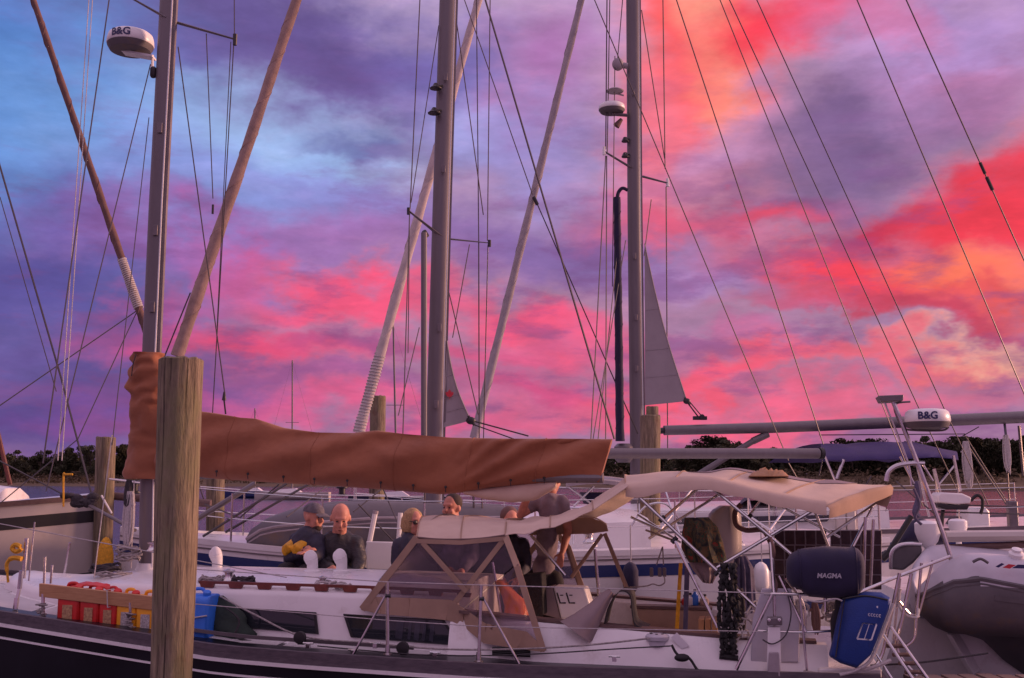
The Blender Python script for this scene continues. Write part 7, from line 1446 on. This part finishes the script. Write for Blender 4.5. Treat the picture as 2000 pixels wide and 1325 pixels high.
def person(label, head, yaw, pitch, neck, pelvis, shl, shr, arms, legs, top, bottom, k=1.0, cap=None, hair=None, vest=None, skin='skin', glasses=False, collar=True, sleeves=True, beard=False):
    base = V((pelvis.x, pelvis.y, min([a.z for _, a in legs] + [pelvis.z - .5])))
    e = thing('person', label, 'person', base); Bm = basis(yaw, pitch); h = lambda x, y, z: head + Bm @ V((x * k, y * k, z * k))
    body = MB()
    body.ell(h(0, -.012, .025), (.077 * k, .096 * k, .098 * k), 18, 12, Bm); body.ell(h(0, .030, -.055), (.058 * k, .060 * k, .072 * k), 16, 10, Bm); body.ell(h(0, .062, -.098), (.028 * k, .022 * k, .022 * k), 10, 8, Bm)
    body.tube([h(0, .082, .022), h(0, .104, -.022), h(0, .088, -.036)], [.009 * k, .017 * k, .012 * k], 8)
    body.ell(h(0, .078, .034), (.052 * k, .016 * k, .012 * k), 12, 8, Bm)
    for sx in (-1, 1): body.ell(h(sx * .080, -.008, -.008), (.012 * k, .022 * k, .034 * k), 10, 8, Bm); body.ell(h(sx * .038, .068, -.03), (.024 * k, .02 * k, .024 * k), 10, 8, Bm)
    body.ell(h(0, .082, -.070), (.026 * k, .012 * k, .009 * k), 10, 6, Bm)
    capsule(body, neck, h(0, -.02, -.07), .060 * k, .055 * k)
    chest = (shl + shr) / 2 - V((0, 0, .06)); wv_ = (shr - shl); wdt = wv_.length / 2; mid = chest.lerp(pelvis, .5)
    for c, rx, ry, rz in ((chest, wdt * .92, .115, .17), (mid, wdt * .80, .11, .20), (pelvis, wdt * .86, .125, .14)):
        rot = Matrix.Rotation(math.atan2(wv_.y, wv_.x), 3, 'Z'); body.ell(c, (rx * k, ry * k, rz * k), 18, 10, rot)
    for s_, (el, wr) in zip((shl, shr), arms):
        capsule(body, s_, el, .047 * k, .040 * k); capsule(body, el, wr, .038 * k, .027 * k)
        d = (wr - el).normalized(); side = d.cross(V((0, 0, 1))); side = side.normalized() if side.length > .1 else V((1, 0, 0)); dn2 = side.cross(d)
        pm = wr + d * .05 * k; body.ell(pm, (.036 * k, .036 * k, .036 * k), 10, 8)
        for i, (o_, ln) in enumerate(((-.030, .070), (-.010, .082), (.010, .078), (.030, .062))):
            a_ = pm + side * o_ * k + d * .028 * k; b_ = a_ + d * ln * .5 * k - dn2 * .010; c_ = b_ + d * ln * .35 * k - dn2 * .028; body.tube([a_, b_, c_], [.0105 * k, .0095 * k, .007 * k], 7)
        a_ = wr + d * .02 * k + side * .026 * k; body.tube([a_, a_ + side * .035 * k + d * .02 * k, a_ + side * .042 * k + d * .055 * k], [.012 * k, .0105 * k, .008 * k], 7)
    hipw = wv_.normalized() * .09 * k; trs = MB(); trs.ell(pelvis - V((0, 0, .02)), (wdt * .92 * k, .145 * k, .14 * k), 16, 10, Matrix.Rotation(math.atan2(wv_.y, wv_.x), 3, 'Z'))
    for sg, (kn, an) in zip((-1, 1), legs):
        hp = pelvis + hipw * sg - V((0, 0, .05)); capsule(body, hp, kn, .08 * k, .055 * k); capsule(body, kn, an, .052 * k, .036 * k); f_ = Bm.col[1].copy(); f_.z = 0; f_.normalize(); capsule(body, an - V((0, 0, .02)), an + f_ * .15 - V((0, 0, .04)), .04, .032)
        capsule(trs, hp, kn, .098 * k, .072 * k); capsule(trs, kn, kn.lerp(an, .9), .070 * k, .058 * k)
    remeshed('body', body, MAT[skin], e, .009, 3); remeshed('trousers', trs, MAT[bottom], e, .014, 6)
    jk = MB(); rot = Matrix.Rotation(math.atan2(wv_.y, wv_.x), 3, 'Z')
    for c, rx, ry, rz in ((chest, wdt * 1.04, .150, .19), (mid, wdt * .98, .150, .21), (pelvis + V((0, 0, .05)), wdt * 1.0, .155, .13)): jk.ell(c, (rx * k, ry * k, rz * k), 20, 12, rot)
    for s_, (el, wr) in zip((shl, shr), arms):
        capsule(jk, s_, el if sleeves else s_.lerp(el, .4), .074 * k, .064 * k)
        if sleeves: capsule(jk, el, el.lerp(wr, .93), .062 * k, .046 * k)
    if collar: capsule(jk, neck - V((0, 0, .05)), neck + V((0, 0, .0)), .095 * k, .075 * k)
    remeshed('jacket', jk, MAT[top], e, .013, 5)
    for sx in (-1, 1):
        if not glasses: mb = MB(); mb.ell(h(sx * .030, .082, .008), (.011 * k, .006 * k, .006 * k), 8, 6, Bm); obj('eye', mb, MAT['blackp'], e)
    mb = MB(); mb.ell(h(0, .094, -.072), (.022 * k, .004 * k, .0035 * k), 8, 6, Bm); obj('mouth', mb, MAT['varnish'], e)
    if glasses:
        mb = MB()
        for sx in (-1, 1): mb.ell(h(sx * .034, .090, .008), (.027 * k, .008 * k, .019 * k), 10, 8, Bm)
        mb.tube([h(-.075, .02, .012), h(-.055, .088, .014), h(.055, .088, .014), h(.075, .02, .012)], .004, 5); obj('sunglasses', mb, MAT['blackp'], e)
    if cap:
        mb = MB(); rs = []
        for i in range(8):
            a_ = math.pi / 2 * i / 7; rs.append([h(math.cos(a_) * .088 * math.cos(q), -.010 + math.cos(a_) * .106 * math.sin(q), .045 + math.sin(a_) * .085) for q in [2 * math.pi * j / 20 for j in range(20)]])
        mb.rings(rs); c_ = obj('cap', mb, MAT[cap], e, ang=70)
        mb = MB(); mb.sheet([[h(x * .075, .085 + .075 * f * math.sqrt(max(0, 1 - x * x * .6)), .050 - .018 * f - .012 * x * x) for x in [-1 + j / 5 for j in range(11)]] for f in (0, .35, .7, 1)], (0, 0, -.005)); obj('brim', mb, MAT[cap], c_)
    if hair:
        mb = MB(); mb.ell(h(0, -.030, .045 if hair != 'stubble' else .020), ((.090 if hair != 'stubble' else .0815) * k, (.092 if hair != 'stubble' else .088) * k, (.092 if hair != 'stubble' else .098) * k), 16, 12, Bm)
        if hair == 'hair':
            for i in range(16):
                a_ = -2.6 + 5.2 * i / 15; x, y = math.sin(a_) * .085, -.03 - math.cos(a_) * .075; mb.tube([h(x * .8, y * .9, .09), h(x * 1.05, y * 1.05, .02), h(x * 1.1, y * 1.1, -.05), h(x, y, -.10)], [.02, .024, .022, .010], 7)
        remeshed('hair', mb, MAT[hair], e, .010, 2)
    if beard:
        mb = MB(); mb.ell(h(0, .048, -.088), (.052 * k, .05 * k, .042 * k), 12, 8, Bm); remeshed('beard', mb, MAT['hair_d'], e, .010, 2)
    if vest:
        mb = MB(); r_ = wv_.normalized(); f_ = V((r_.y, -r_.x, 0)); f_.normalize()
        for sg in (-1, 1): mb.tube([neck - f_ * .06 + r_ * sg * .06, neck + r_ * sg * .085 + V((0, 0, -.02)) + f_ * .04, chest + r_ * sg * .075 + f_ * .165 * k, mid + r_ * sg * .08 + f_ * .165 * k + V((0, 0, .07))], [.03, .042, .078, .06], 10, .6)
        mb.tube([mid - r_ * wdt * .98 + f_ * .03 + V((0, 0, .06)), mid - r_ * .10 + f_ * .155 + V((0, 0, .06)), mid + r_ * .10 + f_ * .155 + V((0, 0, .06)), mid + r_ * wdt * .98 + f_ * .03 + V((0, 0, .06))], .024, 8); remeshed('life_vest', mb, MAT[vest], e, .010, 2)
    return e
p = B1.p
# man in cap, turned to the right
T = 1.35
person('seated man in grey cap with a yellow life vest over a dark jacket', p(613, 1010, T), R(58), R(-8), p(602, 1044, T), p(586, 1108, T + .1), p(580, 1056, T + .05), p(622, 1058, T - .10),
       [(p(566, 1090, T - .05), p(596, 1076, T - .22)), (p(622, 1090, T - .2), p(606, 1084, T - .3))], [(p(556, 1116, T - .30), p(552, 1180, T - .35)), (p(600, 1120, T - .35), p(590, 1185, T - .40))], 'jacket2', 'trousers', 1.12, cap='cap', vest='lifevest', beard=True)
person('bald man in a black quilted jacket leaning forward beside the man in the cap', p(665, 1012, T - .15), R(10), R(-26), p(662, 1046, T - .05), p(655, 1112, T + .1), p(630, 1064, T), p(694, 1062, T),
       [(p(622, 1098, T - .1), p(645, 1110, T - .3)), (p(702, 1098, T - .1), p(694, 1124, T - .25))], [(p(640, 1128, T - .35), p(640, 1190, T - .3)), (p(680, 1128, T - .35), p(680, 1190, T - .3))], 'jacket', 'trousers', 1.16, hair='stubble', collar=True)
T = 1.15
person('fair haired person in sunglasses and a dark jacket at the front edge of the dodger', p(808, 1020, T), R(35), R(-5), p(802, 1050, T), p(796, 1120, T), p(780, 1064, T), p(822, 1064, T),
       [(p(776, 1100, T), p(795, 1118, T - .2)), (p(828, 1098, T), p(822, 1122, T - .2))], [(p(785, 1140, T - .3), p(785, 1195, T - .25)), (p(815, 1140, T - .3), p(815, 1195, T - .25))], 'jacket2', 'trousers', 1.0, hair='hair', glasses=True)
T = .75
person('ruddy faced person in a pale top whose head shows just above the dodger roof', p(882, 992, T), R(-30), R(-4), p(886, 1022, T), p(890, 1120, T), p(862, 1040, T), p(914, 1040, T),
       [(p(856, 1085, T), p(876, 1110, T - .2)), (p(924, 1085, T), p(905, 1112, T - .2))], [(p(875, 1140, T - .3), p(875, 1210, T - .2)), (p(905, 1140, T - .3), p(905, 1210, T - .2))], 'denim', 'trousers', 1.0, hair='hair_d')
T = 1.0
person('person low in the cockpit of whom only the reddish hair shows above the dodger', p(996, 1018, T), R(20), R(-10), p(996, 1048, T), p(998, 1140, T), p(974, 1064, T), p(1020, 1064, T),
       [(p(968, 1105, T), p(980, 1130, T - .2)), (p(1026, 1105, T), p(1012, 1130, T - .2))], [(p(980, 1160, T - .3), p(980, 1225, T - .2)), (p(1012, 1160, T - .3), p(1012, 1225, T - .2))], 'jacket2', 'trousers', 1.0, hair='furl_br')
T = .45
person('person in a grey mauve shirt standing in the cockpit and reaching up to the boom', p(1078, 938, T), R(150), R(-10), p(1074, 966, T), p(1062, 1120, T), p(1098, 982, T), p(1050, 982, T),
       [(p(1110, 1036, T), p(1098, 1080, T - .15)), (p(1016, 1006, T - .1), p(1036, 958, T - .2))], [(p(1080, 1180, T), p(1080, 1250, T)), (p(1048, 1180, T), p(1048, 1250, T))], 'shirt', 'trousers', .92, hair='hair_d', collar=False, sleeves=False)
# ------------------------------------------------------------------ dock at the lower right
dk = thing('dock', 'plank dock at the lower right corner below the grey dinghy', 'dock', (4.5, 7.4, .9)); rnd = random.Random(4)
mb = MB(); mb.box((5.4, 8.25, .832), (4.8, .12, .20)); mb.v and obj('stringer', mb, MAT['teak'], dk)
mb = MB(); mb.box((5.4, 6.6, .832), (4.8, .12, .20)); obj('stringer', mb, MAT['teak'], dk)
me = None
for k in range(34):
    x = 3.05 + k * .142
    if me is None: me = []; [me.append(mesh_of('board', MB().box((0, 0, 0), (.112, 2.0, .035)), MAT[m_])) for m_ in ('dock', 'dock2', 'dock3')]
    o = bpy.data.objects.new('board', me[rnd.choice((0, 0, 1, 2))]); link(o, dk); o.location = (x, 7.5 + rnd.uniform(-.02, .02), .952 + rnd.uniform(-.003, .003)); o.rotation_euler.z = rnd.uniform(-.004, .004)
